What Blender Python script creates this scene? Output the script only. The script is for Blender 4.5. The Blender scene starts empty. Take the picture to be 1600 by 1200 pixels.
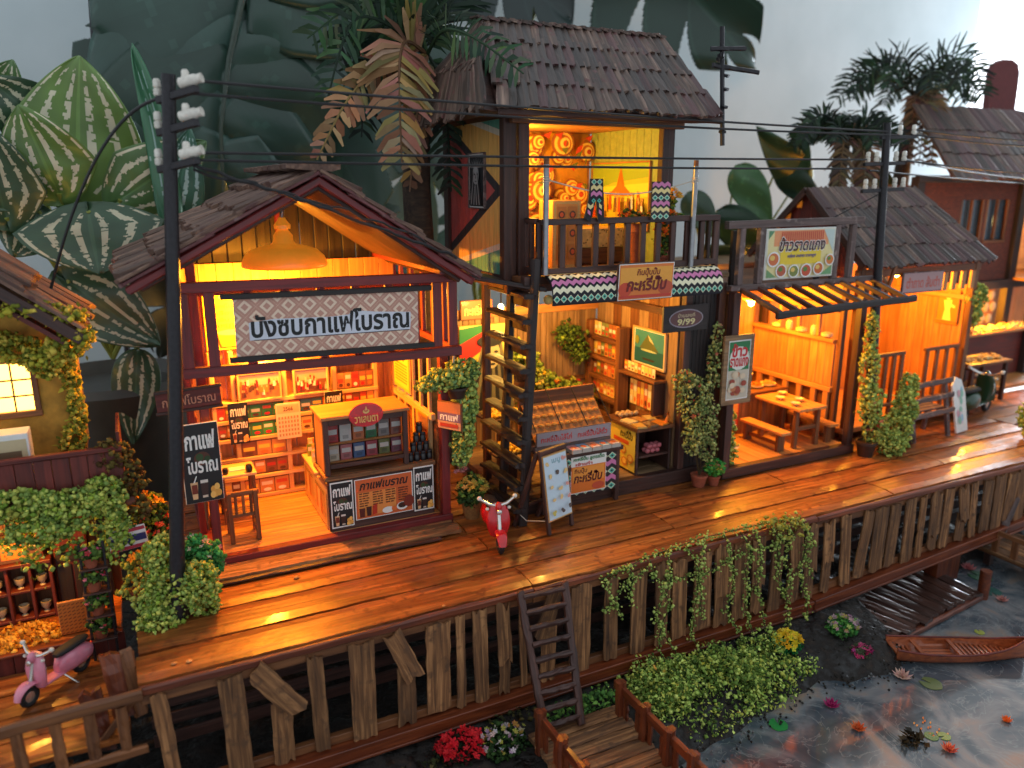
import bpy, math, random
import numpy as np
from mathutils import Vector, Matrix, Euler, noise

SC = bpy.context.scene
COL = SC.collection
R = math.radians

# ------------------------------------------------------------------ camera
cam = bpy.data.cameras.new('camera')
cam.sensor_width = 36.0
cam.lens = 36.0 * 1210 / 1600
cam.clip_start = 0.05
cam.clip_end = 200
cam.dof.use_dof = True
cam.dof.focus_distance = 8.6
cam.dof.aperture_fstop = 0.44
cam_o = bpy.data.objects.new('camera', cam)
cam_o.location = (0, 0, 4.0)
cam_o.rotation_euler = (R(90 - 14.4), 0, R(-26.4))
COL.objects.link(cam_o)
SC.camera = cam_o

# ------------------------------------------------------------------ world + big lights
W = bpy.data.worlds.new('World')
SC.world = W
W.use_nodes = True
W.node_tree.nodes['Background'].inputs[0].default_value = (0.68, 0.75, 0.82, 1)
W.node_tree.nodes['Background'].inputs[1].default_value = 0.50

def area_light(name, loc, target, sx, sy, power, col):
    l = bpy.data.lights.new(name, 'AREA')
    l.shape = 'RECTANGLE'; l.size = sx; l.size_y = sy
    l.energy = power; l.color = col
    o = bpy.data.objects.new(name, l)
    o.location = loc
    o.rotation_euler = (Vector(target) - Vector(loc)).to_track_quat('-Z', 'Y').to_euler()
    COL.objects.link(o)
    return o
# daylight through the window at the far right of the room
area_light('window_daylight', (29.6, 16.8, 4.0), (12, 9, 1.5), 9.5, 12, 4200, (0.80, 0.90, 1.0))

def lamp_light(name, loc, power, col, rad=0.07):
    l = bpy.data.lights.new(name, 'POINT')
    l.energy = power; l.color = col; l.shadow_soft_size = rad
    o = bpy.data.objects.new(name, l); o.location = loc
    COL.objects.link(o)
    return o

SC.view_settings.view_transform = 'Standard'
SC.view_settings.look = 'None'
SC.view_settings.exposure = 1.0
SC.view_settings.gamma = 1.0
SC.view_settings.use_curve_mapping = False
SC.cycles.use_denoising = True
SC.cycles.use_adaptive_sampling = True
SC.cycles.adaptive_threshold = 0.02
SC.cycles.max_bounces = 7
SC.cycles.diffuse_bounces = 4
SC.cycles.glossy_bounces = 3
SC.cycles.transmission_bounces = 6
SC.cycles.transparent_max_bounces = 8
SC.cycles.sample_clamp_indirect = 4.0
SC.cycles.caustics_reflective = False
SC.cycles.caustics_refractive = False

# ------------------------------------------------------------------ colour helpers
def lin(c):
    c = c / 255.0
    return c / 12.92 if c <= 0.04045 else ((c + 0.055) / 1.055) ** 2.4
def rgb(r, g, b):
    return (lin(r), lin(g), lin(b))
def mixc(a, b, t):
    return tuple(x * (1 - t) + y * t for x, y in zip(a, b))

# ------------------------------------------------------------------ materials
M = {}
def newmat(name):
    m = bpy.data.materials.new(name); m.use_nodes = True
    nt = m.node_tree
    b = nt.nodes['Principled BSDF']
    M[name] = m
    return m, nt, b
def nd(nt, typ, **kw):
    n = nt.nodes.new(typ)
    for k, v in kw.items():
        setattr(n, k, v)
    return n
def ramp(nt, fac, stops):
    r = nd(nt, 'ShaderNodeValToRGB')
    e = r.color_ramp.elements
    while len(e) < len(stops):
        e.new(0.5)
    for el, (p, c) in zip(e, stops):
        el.position = p
        el.color = tuple(c) + (1,) if len(c) == 3 else c
    nt.links.new(fac, r.inputs[0])
    return r
def mth(nt, op, a, b=None, c=None):
    n = nd(nt, 'ShaderNodeMath', operation=op)
    for i, v in enumerate((a, b, c)):
        if v is None: continue
        if isinstance(v, (int, float)): n.inputs[i].default_value = v
        else: nt.links.new(v, n.inputs[i])
    return n.outputs[0]
def mixn(nt, fac, a, b, typ='MIX'):
    n = nd(nt, 'ShaderNodeMix', data_type='RGBA', blend_type=typ)
    for i, v in ((0, fac), (6, a), (7, b)):
        if isinstance(v, (int, float)): n.inputs[i].default_value = v
        elif isinstance(v, tuple): n.inputs[i].default_value = v + (1,) if len(v) == 3 else v
        else: nt.links.new(v, n.inputs[i])
    return n.outputs[2]
def setin(b, name, v):
    if name in b.inputs: b.inputs[name].default_value = v

def wood(name, c1, c2, c3=None, rough=0.6, coat=0.0, var=0.25, grain=1.0, bump=0.35, speck=None, hue=0.0):
    """grain runs along each piece's own local X; every piece differs by its random number"""
    m, nt, b = newmat(name)
    tc = nd(nt, 'ShaderNodeTexCoord')
    oi = nd(nt, 'ShaderNodeObjectInfo')
    off = nd(nt, 'ShaderNodeVectorMath', operation='SCALE'); off.inputs[0].default_value = (37.0, 91.0, 53.0)
    nt.links.new(oi.outputs['Random'], off.inputs['Scale'])
    add = nd(nt, 'ShaderNodeVectorMath', operation='ADD')
    nt.links.new(tc.outputs['Object'], add.inputs[0]); nt.links.new(off.outputs[0], add.inputs[1])
    mp = nd(nt, 'ShaderNodeMapping'); mp.inputs['Scale'].default_value = (1.3 * grain, 22 * grain, 22 * grain)
    nt.links.new(add.outputs[0], mp.inputs[0])
    n1 = nd(nt, 'ShaderNodeTexNoise'); n1.inputs['Scale'].default_value = 1.0; n1.inputs['Detail'].default_value = 6; n1.inputs['Distortion'].default_value = 0.6
    nt.links.new(mp.outputs[0], n1.inputs[0])
    n2 = nd(nt, 'ShaderNodeTexNoise'); n2.inputs['Scale'].default_value = 2.2; n2.inputs['Detail'].default_value = 3
    nt.links.new(add.outputs[0], n2.inputs[0])
    st = [(0.28, c1), (0.72, c2)] if c3 is None else [(0.25, c1), (0.5, c3), (0.75, c2)]
    rp = ramp(nt, n1.outputs[0], st)
    # broad blotches and piece to piece value
    bl = mth(nt, 'MULTIPLY_ADD', n2.outputs[0], 0.7, 0.65)
    rv = mth(nt, 'MULTIPLY_ADD', oi.outputs['Random'], 2 * var, 1 - var)
    val = mth(nt, 'MULTIPLY', bl, rv)
    sc = nd(nt, 'ShaderNodeVectorMath', operation='SCALE')
    nt.links.new(rp.outputs[0], sc.inputs[0]); nt.links.new(val, sc.inputs['Scale'])
    col = sc.outputs[0]
    if speck:
        vn = nd(nt, 'ShaderNodeTexNoise'); vn.inputs['Scale'].default_value = 9; vn.inputs['Detail'].default_value = 5
        nt.links.new(add.outputs[0], vn.inputs[0])
        f = ramp(nt, vn.outputs[0], [(0.56, (0, 0, 0)), (0.70, (1, 1, 1))])
        col = mixn(nt, f.outputs[0], col, speck)
    nt.links.new(col, b.inputs['Base Color'])
    b.inputs['Roughness'].default_value = rough
    rr = mth(nt, 'MULTIPLY_ADD', n1.outputs[0], 0.3, rough - 0.15)
    nt.links.new(rr, b.inputs['Roughness'])
    setin(b, 'Coat Weight', coat); setin(b, 'Coat Roughness', 0.12)
    bp = nd(nt, 'ShaderNodeBump'); bp.inputs['Strength'].default_value = bump; bp.inputs['Distance'].default_value = 0.01
    nt.links.new(n1.outputs[0], bp.inputs['Height']); nt.links.new(bp.outputs[0], b.inputs['Normal'])
    return m

def plain(name, col, rough=0.5, metal=0.0, var=0.15, scale=14.0, bump=0.0, coat=0.0, trans=0.0, emit=None, es=0.0, sss=0.0):
    m, nt, b = newmat(name)
    tc = nd(nt, 'ShaderNodeTexCoord')
    n = nd(nt, 'ShaderNodeTexNoise'); n.inputs['Scale'].default_value = scale; n.inputs['Detail'].default_value = 5
    nt.links.new(tc.outputs['Object'], n.inputs[0])
    lo = tuple(x * (1 - var) for x in col); hi = tuple(min(1, x * (1 + var)) for x in col)
    rp = ramp(nt, n.outputs[0], [(0.3, lo), (0.7, hi)])
    nt.links.new(rp.outputs[0], b.inputs['Base Color'])
    b.inputs['Roughness'].default_value = rough; b.inputs['Metallic'].default_value = metal
    setin(b, 'Coat Weight', coat); setin(b, 'Transmission Weight', trans)
    if emit:
        b.inputs['Emission Color'].default_value = tuple(emit) + (1,); b.inputs['Emission Strength'].default_value = es
    if bump:
        bp = nd(nt, 'ShaderNodeBump'); bp.inputs['Strength'].default_value = bump; bp.inputs['Distance'].default_value = 0.01
        nt.links.new(n.outputs[0], bp.inputs['Height']); nt.links.new(bp.outputs[0], b.inputs['Normal'])
    return m

def attr_mat(name, rough=0.6, coat=0.0, trl=0.0, noise_amt=0.12, scale=20, spec=0.5, bump=0.0):
    """colours come from the mesh's own colour attribute (print, foam foliage)"""
    m, nt, b = newmat(name)
    a = nd(nt, 'ShaderNodeAttribute'); a.attribute_name = 'Col'
    tc = nd(nt, 'ShaderNodeTexCoord')
    n = nd(nt, 'ShaderNodeTexNoise'); n.inputs['Scale'].default_value = scale; n.inputs['Detail'].default_value = 4
    nt.links.new(tc.outputs['Object'], n.inputs[0])
    v = mth(nt, 'MULTIPLY_ADD', n.outputs[0], 2 * noise_amt, 1 - noise_amt)
    sc = nd(nt, 'ShaderNodeVectorMath', operation='SCALE')
    nt.links.new(a.outputs['Color'], sc.inputs[0]); nt.links.new(v, sc.inputs['Scale'])
    nt.links.new(sc.outputs[0], b.inputs['Base Color'])
    b.inputs['Roughness'].default_value = rough
    setin(b, 'Coat Weight', coat); setin(b, 'Specular IOR Level', spec)
    if bump:
        bp = nd(nt, 'ShaderNodeBump'); bp.inputs['Strength'].default_value = bump; bp.inputs['Distance'].default_value = 0.01
        nt.links.new(n.outputs[0], bp.inputs['Height']); nt.links.new(bp.outputs[0], b.inputs['Normal'])
    if trl > 0:
        t = nd(nt, 'ShaderNodeBsdfTranslucent'); nt.links.new(sc.outputs[0], t.inputs[0])
        mx = nd(nt, 'ShaderNodeMixShader'); mx.inputs[0].default_value = trl
        nt.links.new(b.outputs[0], mx.inputs[1]); nt.links.new(t.outputs[0], mx.inputs[2])
        nt.links.new(mx.outputs[0], nt.nodes['Material Output'].inputs[0])
    return m

wood('deck_wood', rgb(92, 50, 22), rgb(194, 118, 56), rgb(146, 82, 36), rough=0.38, coat=0.18, var=0.26, grain=0.9, bump=0.55, speck=rgb(98, 44, 20))
wood('fascia_wood', rgb(70, 28, 14), rgb(140, 70, 34), rgb(104, 46, 22), rough=0.42, coat=0.15, var=0.2)
wood('weathered_wood', rgb(54, 32, 19), rgb(178, 126, 80), rgb(118, 78, 46), rough=0.78, var=0.3, bump=1.0, grain=1.2, speck=rgb(92, 62, 40))
wood('red_wood', rgb(84, 22, 24), rgb(134, 40, 40), rough=0.5, coat=0.1, var=0.14, bump=0.3)
wood('maroon_weathered', rgb(72, 34, 36), rgb(132, 86, 84), rgb(98, 50, 52), rough=0.6, var=0.15, bump=0.8, speck=rgb(120, 96, 92))
wood('dark_wood', rgb(44, 26, 22), rgb(92, 58, 48), rgb(66, 40, 33), rough=0.55, coat=0.05, var=0.18, bump=0.5)
wood('black_wood', rgb(24, 19, 19), rgb(56, 46, 44), rough=0.6, var=0.2, bump=0.4)
wood('grey_wood', rgb(74, 60, 58), rgb(122, 102, 98), rough=0.7, var=0.15, bump=0.6, speck=rgb(150, 132, 126))
wood('brown_wood', rgb(82, 46, 24), rgb(140, 88, 50), rough=0.55, var=0.2)
wood('cream_wood', rgb(196, 150, 96), rgb(230, 190, 136), rough=0.55, var=0.08, bump=0.2)
wood('bamboo', rgb(164, 104, 52), rgb(214, 152, 88), rgb(190, 128, 70), rough=0.5, var=0.16, bump=0.3)
wood('old_panel', rgb(108, 82, 58), rgb(168, 134, 96), rough=0.7, var=0.22)
wood('shingle', rgb(50, 38, 33), rgb(132, 108, 94), rgb(84, 66, 57), rough=0.55, var=0.45, bump=1.0, grain=0.9, speck=rgb(98, 60, 58))
wood('shingle_dark', rgb(36, 28, 25), rgb(92, 75, 66), rgb(60, 47, 41), rough=0.45, var=0.3, bump=1.0, grain=0.9)
wood('shingle_red', rgb(56, 34, 34), rgb(106, 76, 72), rgb(78, 50, 50), rough=0.5, var=0.3, bump=1.0, grain=0.9)
wood('bark_shingle', rgb(66, 46, 38), rgb(146, 114, 94), rgb(102, 76, 64), rough=0.72, var=0.28, bump=1.0, grain=0.8, speck=rgb(84, 52, 50))
wood('maroon_board', rgb(70, 22, 18), rgb(116, 46, 36), rough=0.55, var=0.2)
wood('palm_bark', rgb(40, 30, 24), rgb(84, 66, 52), rough=0.85, var=0.1, bump=1.0)
plain('black_iron', rgb(38, 36, 40), 0.42, 0.3, 0.3, 30, 0.1)
plain('ceramic', rgb(214, 208, 196), 0.3, 0, 0.15, 30, coat=0.3)
plain('wire_black', rgb(22, 21, 23), 0.45)
plain('lamp_enamel', rgb(226, 140, 56), 0.35, 0, 0.05, coat=0.3, emit=(1.0, 0.34, 0.02), es=0.16)
plain('steel', rgb(150, 150, 152), 0.35, 0.7, 0.15)
plain('chrome', rgb(225, 222, 216), 0.22, 0.85, 0.06)
plain('rubber', rgb(26, 26, 27), 0.7)
plain('red_paint', rgb(196, 18, 28), 0.25, 0, 0.06, coat=0.6)
plain('pink_paint', rgb(222, 136, 158), 0.3, 0, 0.06, coat=0.4)
plain('green_paint', rgb(30, 62, 40), 0.3, 0, 0.06, coat=0.4)
plain('white_paper', rgb(226, 226, 222), 0.6, 0, 0.05)
plain('stucco', rgb(176, 132, 52), 0.85, 0, 0.35, 7, 0.6)
plain('terracotta', rgb(150, 78, 54), 0.75, 0, 0.2, 20, 0.2)
plain('dark_pot', rgb(52, 34, 26), 0.5, 0, 0.3, 20)
plain('jar_black', rgb(26, 24, 26), 0.35, 0, 0.2, 30, coat=0.2)
plain('bulb_glow', rgb(255, 214, 140), 0.4, emit=(1.0, 0.62, 0.2), es=14)
plain('bulb_yellow', rgb(255, 224, 150), 0.4, emit=(1.0, 0.76, 0.28), es=10)
plain('lit_window', rgb(255, 200, 90), 0.4, emit=(1.0, 0.52, 0.08), es=4.0)
plain('rope', rgb(196, 186, 170), 0.8)
plain('basket', rgb(150, 104, 56), 0.8, 0, 0.3, 40, 0.5)
plain('cloth_cream', rgb(226, 196, 120), 0.85, 0, 0.15, 30, 0.3)
plain('chair_red', rgb(92, 34, 36), 0.6)
plain('curtain_white', rgb(240, 242, 244), 0.7, emit=(0.94, 0.97, 1.0), es=1.1)
attr_mat('print', 0.5, 0.05, noise_amt=0.06, scale=30)
attr_mat('print_gloss', 0.25, 0.4, noise_amt=0.05, scale=30)
attr_mat('painted_board', 0.55, 0.05, noise_amt=0.16, scale=9, bump=0.2)
attr_mat('foam', 0.85, 0, 0.12, 0.15, 30, 0.2)
attr_mat('petal', 0.7, 0, 0.2, 0.1, 30, 0.3)
attr_mat('frond_leaf', 0.6, 0, 0.15, 0.18, 12, 0.3)
attr_mat('bg_leaf', 0.34, 0.1, 0.06, 0.16, 3.0, 0.5)

m, nt, b = newmat('glass')
b.inputs['Base Color'].default_value = (0.95, 0.97, 0.97, 1); b.inputs['Roughness'].default_value = 0.04
setin(b, 'Transmission Weight', 1.0); setin(b, 'IOR', 1.05)
b.inputs['Alpha'].default_value = 0.35

# ------------------------------------------------------------------ object helpers
WM = {}          # world matrix of every object by name
CH = {}          # children by parent name
def link(o, parent, mw):
    COL.objects.link(o)
    o.matrix_basis = mw
    WM[o.name] = mw.copy()
    if parent is not None:
        o.parent = parent
        o.matrix_parent_inverse = WM[parent.name].inverted()
        CH.setdefault(parent.name, []).append(o)
    return o
def tag(o, label=None, cat=None, group=None, kind=None):
    if label: o['label'] = label
    if cat: o['category'] = cat
    if group: o['group'] = group
    if kind: o['kind'] = kind
    return o
def thing(name, label, cat, loc=(0, 0, 0), group=None, rz=0.0):
    o = bpy.data.objects.new(name, None)
    o.empty_display_size = 0.1
    link(o, None, Matrix.Translation(loc) @ Matrix.Rotation(rz, 4, 'Z'))
    return tag(o, label, cat, group)
def copy_tree(o, parent=None):
    c = o.copy(); COL.objects.link(c)
    WM[c.name] = WM[o.name].copy()
    if parent is not None:
        c.parent = parent
        CH.setdefault(parent.name, []).append(c)
    for ch in CH.get(o.name, []):
        copy_tree(ch, c)
    return c
def clone(o, loc, rz=0.0, scale=1.0, label=None, group=None):
    c = copy_tree(o)
    c.matrix_basis = Matrix.Translation(loc) @ Matrix.Rotation(rz, 4, 'Z') @ Matrix.Scale(scale, 4)
    if label: c['label'] = label
    if group: c['group'] = group
    return c

class MB:
    """collects geometry with an optional colour per face; build() makes ONE mesh object"""
    def __init__(s):
        s.v = []; s.f = []; s.c = []; s.col = (0.8, 0.8, 0.8)
    def add(s, vs, fs, col=None):
        k = len(s.v)
        s.v.extend([tuple(x) for x in vs])
        s.f.extend([tuple(i + k for i in q) for q in fs])
        s.c.extend([col or s.col] * len(fs))
        return s
    def box(s, c, d, m=None, col=None):
        x, y, z = (q / 2 for q in d)
        vs = [(-x, -y, -z), (x, -y, -z), (x, y, -z), (-x, y, -z), (-x, -y, z), (x, -y, z), (x, y, z), (-x, y, z)]
        mm = Matrix.Translation(c) @ (m.to_4x4() if m is not None else Matrix())
        s.add([mm @ Vector(q) for q in vs], [(0, 3, 2, 1), (4, 5, 6, 7), (0, 1, 5, 4), (1, 2, 6, 5), (2, 3, 7, 6), (3, 0, 4, 7)], col)
        return s
    def tube(s, pts, r, n=8, col=None, cap=True):
        pts = [Vector(p) for p in pts]
        rs = r if isinstance(r, (list, tuple)) else [r] * len(pts)
        rings = []
        up = Vector((0.13, 0.21, 0.97)).normalized()
        for i, p in enumerate(pts):
            t = (pts[min(i + 1, len(pts) - 1)] - pts[max(i - 1, 0)])
            if t.length < 1e-9: t = Vector((0, 0, 1))
            t.normalize()
            a = t.cross(up)
            if a.length < 1e-3: a = t.cross(Vector((1, 0, 0)))
            a.normalize(); bb = t.cross(a)
            rings.append([p + (a * math.cos(2 * math.pi * k / n) + bb * math.sin(2 * math.pi * k / n)) * rs[i] for k in range(n)])
        vs = [v for g in rings for v in g]
        fs = []
        for i in range(len(pts) - 1):
            for k in range(n):
                fs.append((i * n + k, i * n + (k + 1) % n, (i + 1) * n + (k + 1) % n, (i + 1) * n + k))
        if cap:
            fs.append(tuple(range(n - 1, -1, -1))); fs.append(tuple((len(pts) - 1) * n + k for k in range(n)))
        return s.add(vs, fs, col)
    def lathe(s, prof, c=(0, 0, 0), n=16, col=None, m=None):
        mm = Matrix.Translation(c) @ (m.to_4x4() if m is not None else Matrix())
        vs = []
        for (r, z) in prof:
            for k in range(n):
                a = 2 * math.pi * k / n
                vs.append(mm @ Vector((r * math.cos(a), r * math.sin(a), z)))
        fs = []
        for i in range(len(prof) - 1):
            for k in range(n):
                fs.append((i * n + k, i * n + (k + 1) % n, (i + 1) * n + (k + 1) % n, (i + 1) * n + k))
        fs.append(tuple(range(n - 1, -1, -1))); fs.append(tuple((len(prof) - 1) * n + k for k in range(n)))
        return s.add(vs, fs, col)
    def ball(s, c, d, n=10, col=None, m=None):
        k = max(4, n // 2)
        prof = [(max(1e-4, math.sin(math.pi * i / k)), -math.cos(math.pi * i / k)) for i in range(k + 1)]
        mm = (m.to_4x4() if m is not None else Matrix()) @ Matrix.Diagonal((d[0] / 2, d[1] / 2, d[2] / 2, 1))
        return s.lathe(prof, c, n, col, mm)
    def prism(s, poly, z0, z1, m=None, col=None):
        n = len(poly)
        mm = m if m is not None else Matrix()
        vs = [mm @ Vector((x, y, z0)) for x, y in poly] + [mm @ Vector((x, y, z1)) for x, y in poly]
        fs = [tuple(range(n - 1, -1, -1)), tuple(range(n, 2 * n))] + [(i, (i + 1) % n, n + (i + 1) % n, n + i) for i in range(n)]
        return s.add(vs, fs, col)
    def mesh(s, name, smooth=False, colours=False):
        me = bpy.data.meshes.new(name)
        me.from_pydata(s.v, [], s.f)
        if colours:
            ca = me.color_attributes.new('Col', 'FLOAT_COLOR', 'CORNER')
            ln = np.array([len(f) for f in s.f])
            cc = np.repeat(np.array([tuple(c)[:3] + (1.0,) for c in s.c], dtype=np.float32), ln, axis=0)
            ca.data.foreach_set('color', cc.ravel())
        if smooth:
            me.polygons.foreach_set('use_smooth', [True] * len(me.polygons))
            try: me.set_sharp_from_angle(angle=R(40))
            except Exception: pass
        me.update()
        return me
    def build(s, name, mat, parent=None, smooth=False, colours=False, mw=None, origin=None):
        if origin is not None and mw is None:
            o3 = Vector(origin); s.v = [tuple(Vector(v) - o3) for v in s.v]; mw = Matrix.Translation(o3)
        me = s.mesh(name, smooth, colours)
        me.materials.append(M[mat] if isinstance(mat, str) else mat)
        o = bpy.data.objects.new(name, me)
        return link(o, parent, mw if mw is not None else Matrix())

_CB = {}
def cham_mesh(L, w, h, mat, ch):
    key = (round(L, 3), round(w, 4), round(h, 4), mat, round(ch, 4))
    if key in _CB: return _CB[key]
    hx, hy, hz = L / 2, w / 2, h / 2
    c = min(ch, hx * .45, hy * .45, hz * .45)
    vs = []; idx = {}
    for sx in (-1, 1):
        for sy in (-1, 1):
            for sz in (-1, 1):
                for ax in range(3):
                    q = [sx * (hx - c), sy * (hy - c), sz * (hz - c)]
                    q[ax] = (sx, sy, sz)[ax] * (hx, hy, hz)[ax]
                    idx[(sx, sy, sz, ax)] = len(vs); vs.append(tuple(q))
    fs = []
    def face(l):
        a, b_, d = (Vector(vs[i]) for i in l[:3])
        n = (b_ - a).cross(d - a); ctr = sum((Vector(vs[i]) for i in l), Vector()) / len(l)
        fs.append(tuple(l) if n.dot(ctr) > 0 else tuple(reversed(l)))
    for ax in range(3):
        o1, o2 = [a for a in range(3) if a != ax]
        for sg in (-1, 1):
            l = []
            for a, b_ in ((-1, -1), (1, -1), (1, 1), (-1, 1)):
                k = [0, 0, 0]; k[ax] = sg; k[o1] = a; k[o2] = b_
                l.append(idx[(k[0], k[1], k[2], ax)])
            face(l)
        for a in (-1, 1):
            for b_ in (-1, 1):
                k0 = [0, 0, 0]; k0[o1] = a; k0[o2] = b_
                k1 = list(k0); k0[ax] = -1; k1[ax] = 1
                face([idx[tuple(k0) + (o1,)], idx[tuple(k1) + (o1,)], idx[tuple(k1) + (o2,)], idx[tuple(k0) + (o2,)]])
    for sx in (-1, 1):
        for sy in (-1, 1):
            for sz in (-1, 1):
                face([idx[(sx, sy, sz, a)] for a in range(3)])
    me = bpy.data.meshes.new('piece'); me.from_pydata(vs, [], fs); me.update()
    me.materials.append(M[mat])
    _CB[key] = me
    return me
def frame_of(p0, p1, up=(0, 0, 1), roll=0.0):
    p0, p1 = Vector(p0), Vector(p1)
    x = (p1 - p0).normalized()
    z = Vector(up) - x * x.dot(Vector(up))
    if z.length < 1e-3:
        z = Vector((0, -1, 0)) - x * x.dot(Vector((0, -1, 0)))
    z.normalize(); y = z.cross(x)
    m = Matrix((x, y, z)).transposed().to_4x4()
    if roll: m = m @ Matrix.Rotation(roll, 4, 'X')
    m.translation = (p0 + p1) / 2
    return m
def beam(parent, name, p0, p1, w, h, mat, up=(0, 0, 1), roll=0.0, ch=0.006):
    """bar from p0 to p1, w across, h along 'up'"""
    L = (Vector(p1) - Vector(p0)).length
    o = bpy.data.objects.new(name, cham_mesh(L, w, h, mat, ch))
    return link(o, parent, frame_of(p0, p1, up, roll))
def bx(parent, name, x0, x1, y0, y1, z0, z1, mat, ch=0.006):
    dx, dy, dz = x1 - x0, y1 - y0, z1 - z0
    cx, cy, cz = (x0 + x1) / 2, (y0 + y1) / 2, (z0 + z1) / 2
    if dx >= dy and dx >= dz: return beam(parent, name, (x0, cy, cz), (x1, cy, cz), dy, dz, mat, ch=ch)
    if dy >= dz: return beam(parent, name, (cx, y0, cz), (cx, y1, cz), dx, dz, mat, ch=ch)
    return beam(parent, name, (cx, cy, z0), (cx, cy, z1), dx, dy, mat, up=(0, -1, 0), ch=ch)
def rough_plank(parent, name, p0, p1, w, h, mat, up=(0, 0, 1), seed=0, jag=0.03, nx=7, wob=0.006, roll=0.0, zj=0.10):
    """hand-cut board: wavering edges, split jagged ends"""
    rd = random.Random(seed)
    L = (Vector(p1) - Vector(p0)).length
    ny = 4
    mb = MB(); top = []; bot = []
    endA = [rd.uniform(-jag, jag) for _ in range(ny + 1)]; endB = [rd.uniform(-jag, jag) for _ in range(ny + 1)]
    eL = [rd.uniform(-wob, wob) for _ in range(nx + 1)]; eR = [rd.uniform(-wob, wob) for _ in range(nx + 1)]
    for lay, lst in ((h / 2, top), (-h / 2, bot)):
        for i in range(nx + 1):
            row = []
            for j in range(ny + 1):
                t = i / nx
                x = -L / 2 + L * t + endA[j] * max(0, 1 - t * nx) + endB[j] * max(0, 1 - (1 - t) * nx)
                y = -w / 2 + w * j / ny
                if j == 0: y += eL[i]
                if j == ny: y += eR[i]
                z = lay + (rd.uniform(-1, 1) * h * zj if 0 < j < ny else -math.copysign(h * 0.18, lay))
                mb.v.append((x, y, z)); row.append(len(mb.v) - 1)
            lst.append(row)
    F = mb.f
    for i in range(nx):
        for j in range(ny):
            F.append((top[i][j], top[i + 1][j], top[i + 1][j + 1], top[i][j + 1]))
            F.append((bot[i][j], bot[i][j + 1], bot[i + 1][j + 1], bot[i + 1][j]))
        F.append((top[i][0], bot[i][0], bot[i + 1][0], top[i + 1][0]))
        F.append((top[i][ny], top[i + 1][ny], bot[i + 1][ny], bot[i][ny]))
    for j in range(ny):
        F.append((top[0][j], top[0][j + 1], bot[0][j + 1], bot[0][j]))
        F.append((top[nx][j], bot[nx][j], bot[nx][j + 1], top[nx][j + 1]))
    mb.c = [mb.col] * len(F)
    return mb.build(name, mat, parent, mw=frame_of(p0, p1, up, roll))

def wpt(o, m): return m @ Vector(o)

# ------------------------------------------------------------------ flat print (posters, signs): coloured shapes and lettering in one sheet
_TX = {}
def text_geo(s, bold=0.0, shear=0.0):
    k = (s, bold, shear)
    if k in _TX: return _TX[k]
    c = bpy.data.curves.new('lettering', 'FONT'); c.body = s; c.size = 1; c.offset = bold; c.shear = shear; c.resolution_u = 2
    o = bpy.data.objects.new('lettering', c); COL.objects.link(o)
    dg = bpy.context.evaluated_depsgraph_get()
    me = bpy.data.meshes.new_from_object(o.evaluated_get(dg))
    v = [tuple(q.co) for q in me.vertices]; f = [tuple(p.vertices) for p in me.polygons]
    bpy.data.objects.remove(o); bpy.data.curves.remove(c); bpy.data.meshes.remove(me)
    if v:
        a = np.array(v); lo = a.min(0); hi = a.max(0)
    else:
        lo = hi = np.zeros(3)
    _TX[k] = (v, f, lo, hi)
    return _TX[k]
class Print:
    def __init__(s, w, h, col=None, dz=0.0012):
        s.w, s.h, s.mb, s.z, s.dz = w, h, MB(), 0.0, dz
        if col: s.rect(0, 0, 1, 1, col)
    def P(s, u, v): return ((u - .5) * s.w, (v - .5) * s.h, s.z)
    def poly(s, pts, col):
        s.z += s.dz
        s.mb.add([s.P(u, v) for u, v in pts], [tuple(range(len(pts)))], col); return s
    def rect(s, u0, v0, u1, v1, col): return s.poly([(u0, v0), (u1, v0), (u1, v1), (u0, v1)], col)
    def ell(s, u, v, ru, rv, col, n=14):
        return s.poly([(u + ru * math.cos(2 * math.pi * k / n), v + rv * math.sin(2 * math.pi * k / n)) for k in range(n)], col)
    def many(s, polys):
        s.z += s.dz
        for pts, col in polys: s.mb.add([s.P(u, v) for u, v in pts], [tuple(range(len(pts)))], col)
        return s
    def text(s, t, u0, v0, u1, v1, col, bold=0.02, shear=0.0, keep=False):
        v, f, lo, hi = text_geo(t, bold, shear)
        if not v: return s
        s.z += s.dz
        sx = (u1 - u0) * s.w / (hi[0] - lo[0]); sy = (v1 - v0) * s.h / (hi[1] - lo[1])
        if keep: sx = sy = min(sx, sy)
        x0 = (u0 - .5) * s.w; y0 = (v0 - .5) * s.h
        s.mb.add([(x0 + (q[0] - lo[0]) * sx, y0 + (q[1] - lo[1]) * sy, s.z) for q in v], f, col); return s
    def lines(s, u0, v0, u1, v1, n, col, rd, fill=0.6):
        """rows of print too small to read"""
        ps = []
        for i in range(n):
            va = v1 - (v1 - v0) * (i + .2) / n; vb = va - (v1 - v0) * fill / n * .8
            u = u0
            while u < u1 - 0.02:
                e = min(u1, u + rd.uniform(.03, .12)); ps.append(([(u, vb), (e, vb), (e, va), (u, va)], col)); u = e + .015
        return s.many(ps)
    def build(s, name, parent, mw, mat='print'):
        return s.mb.build(name, mat, parent, colours=True, mw=mw)
def facing(c, right, up):
    """matrix whose local x,y lie along right, up"""
    r = Vector(right).normalized(); u = Vector(up); u = (u - r * r.dot(u)).normalized(); n = r.cross(u)
    m = Matrix((r, u, n)).transposed().to_4x4(); m.translation = Vector(c)
    return m
FRONT = ((1, 0, 0), (0, 0, 1))       # looks towards -Y
LEFTW = ((0, -1, 0), (0, 0, 1))      # looks towards -X
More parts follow.
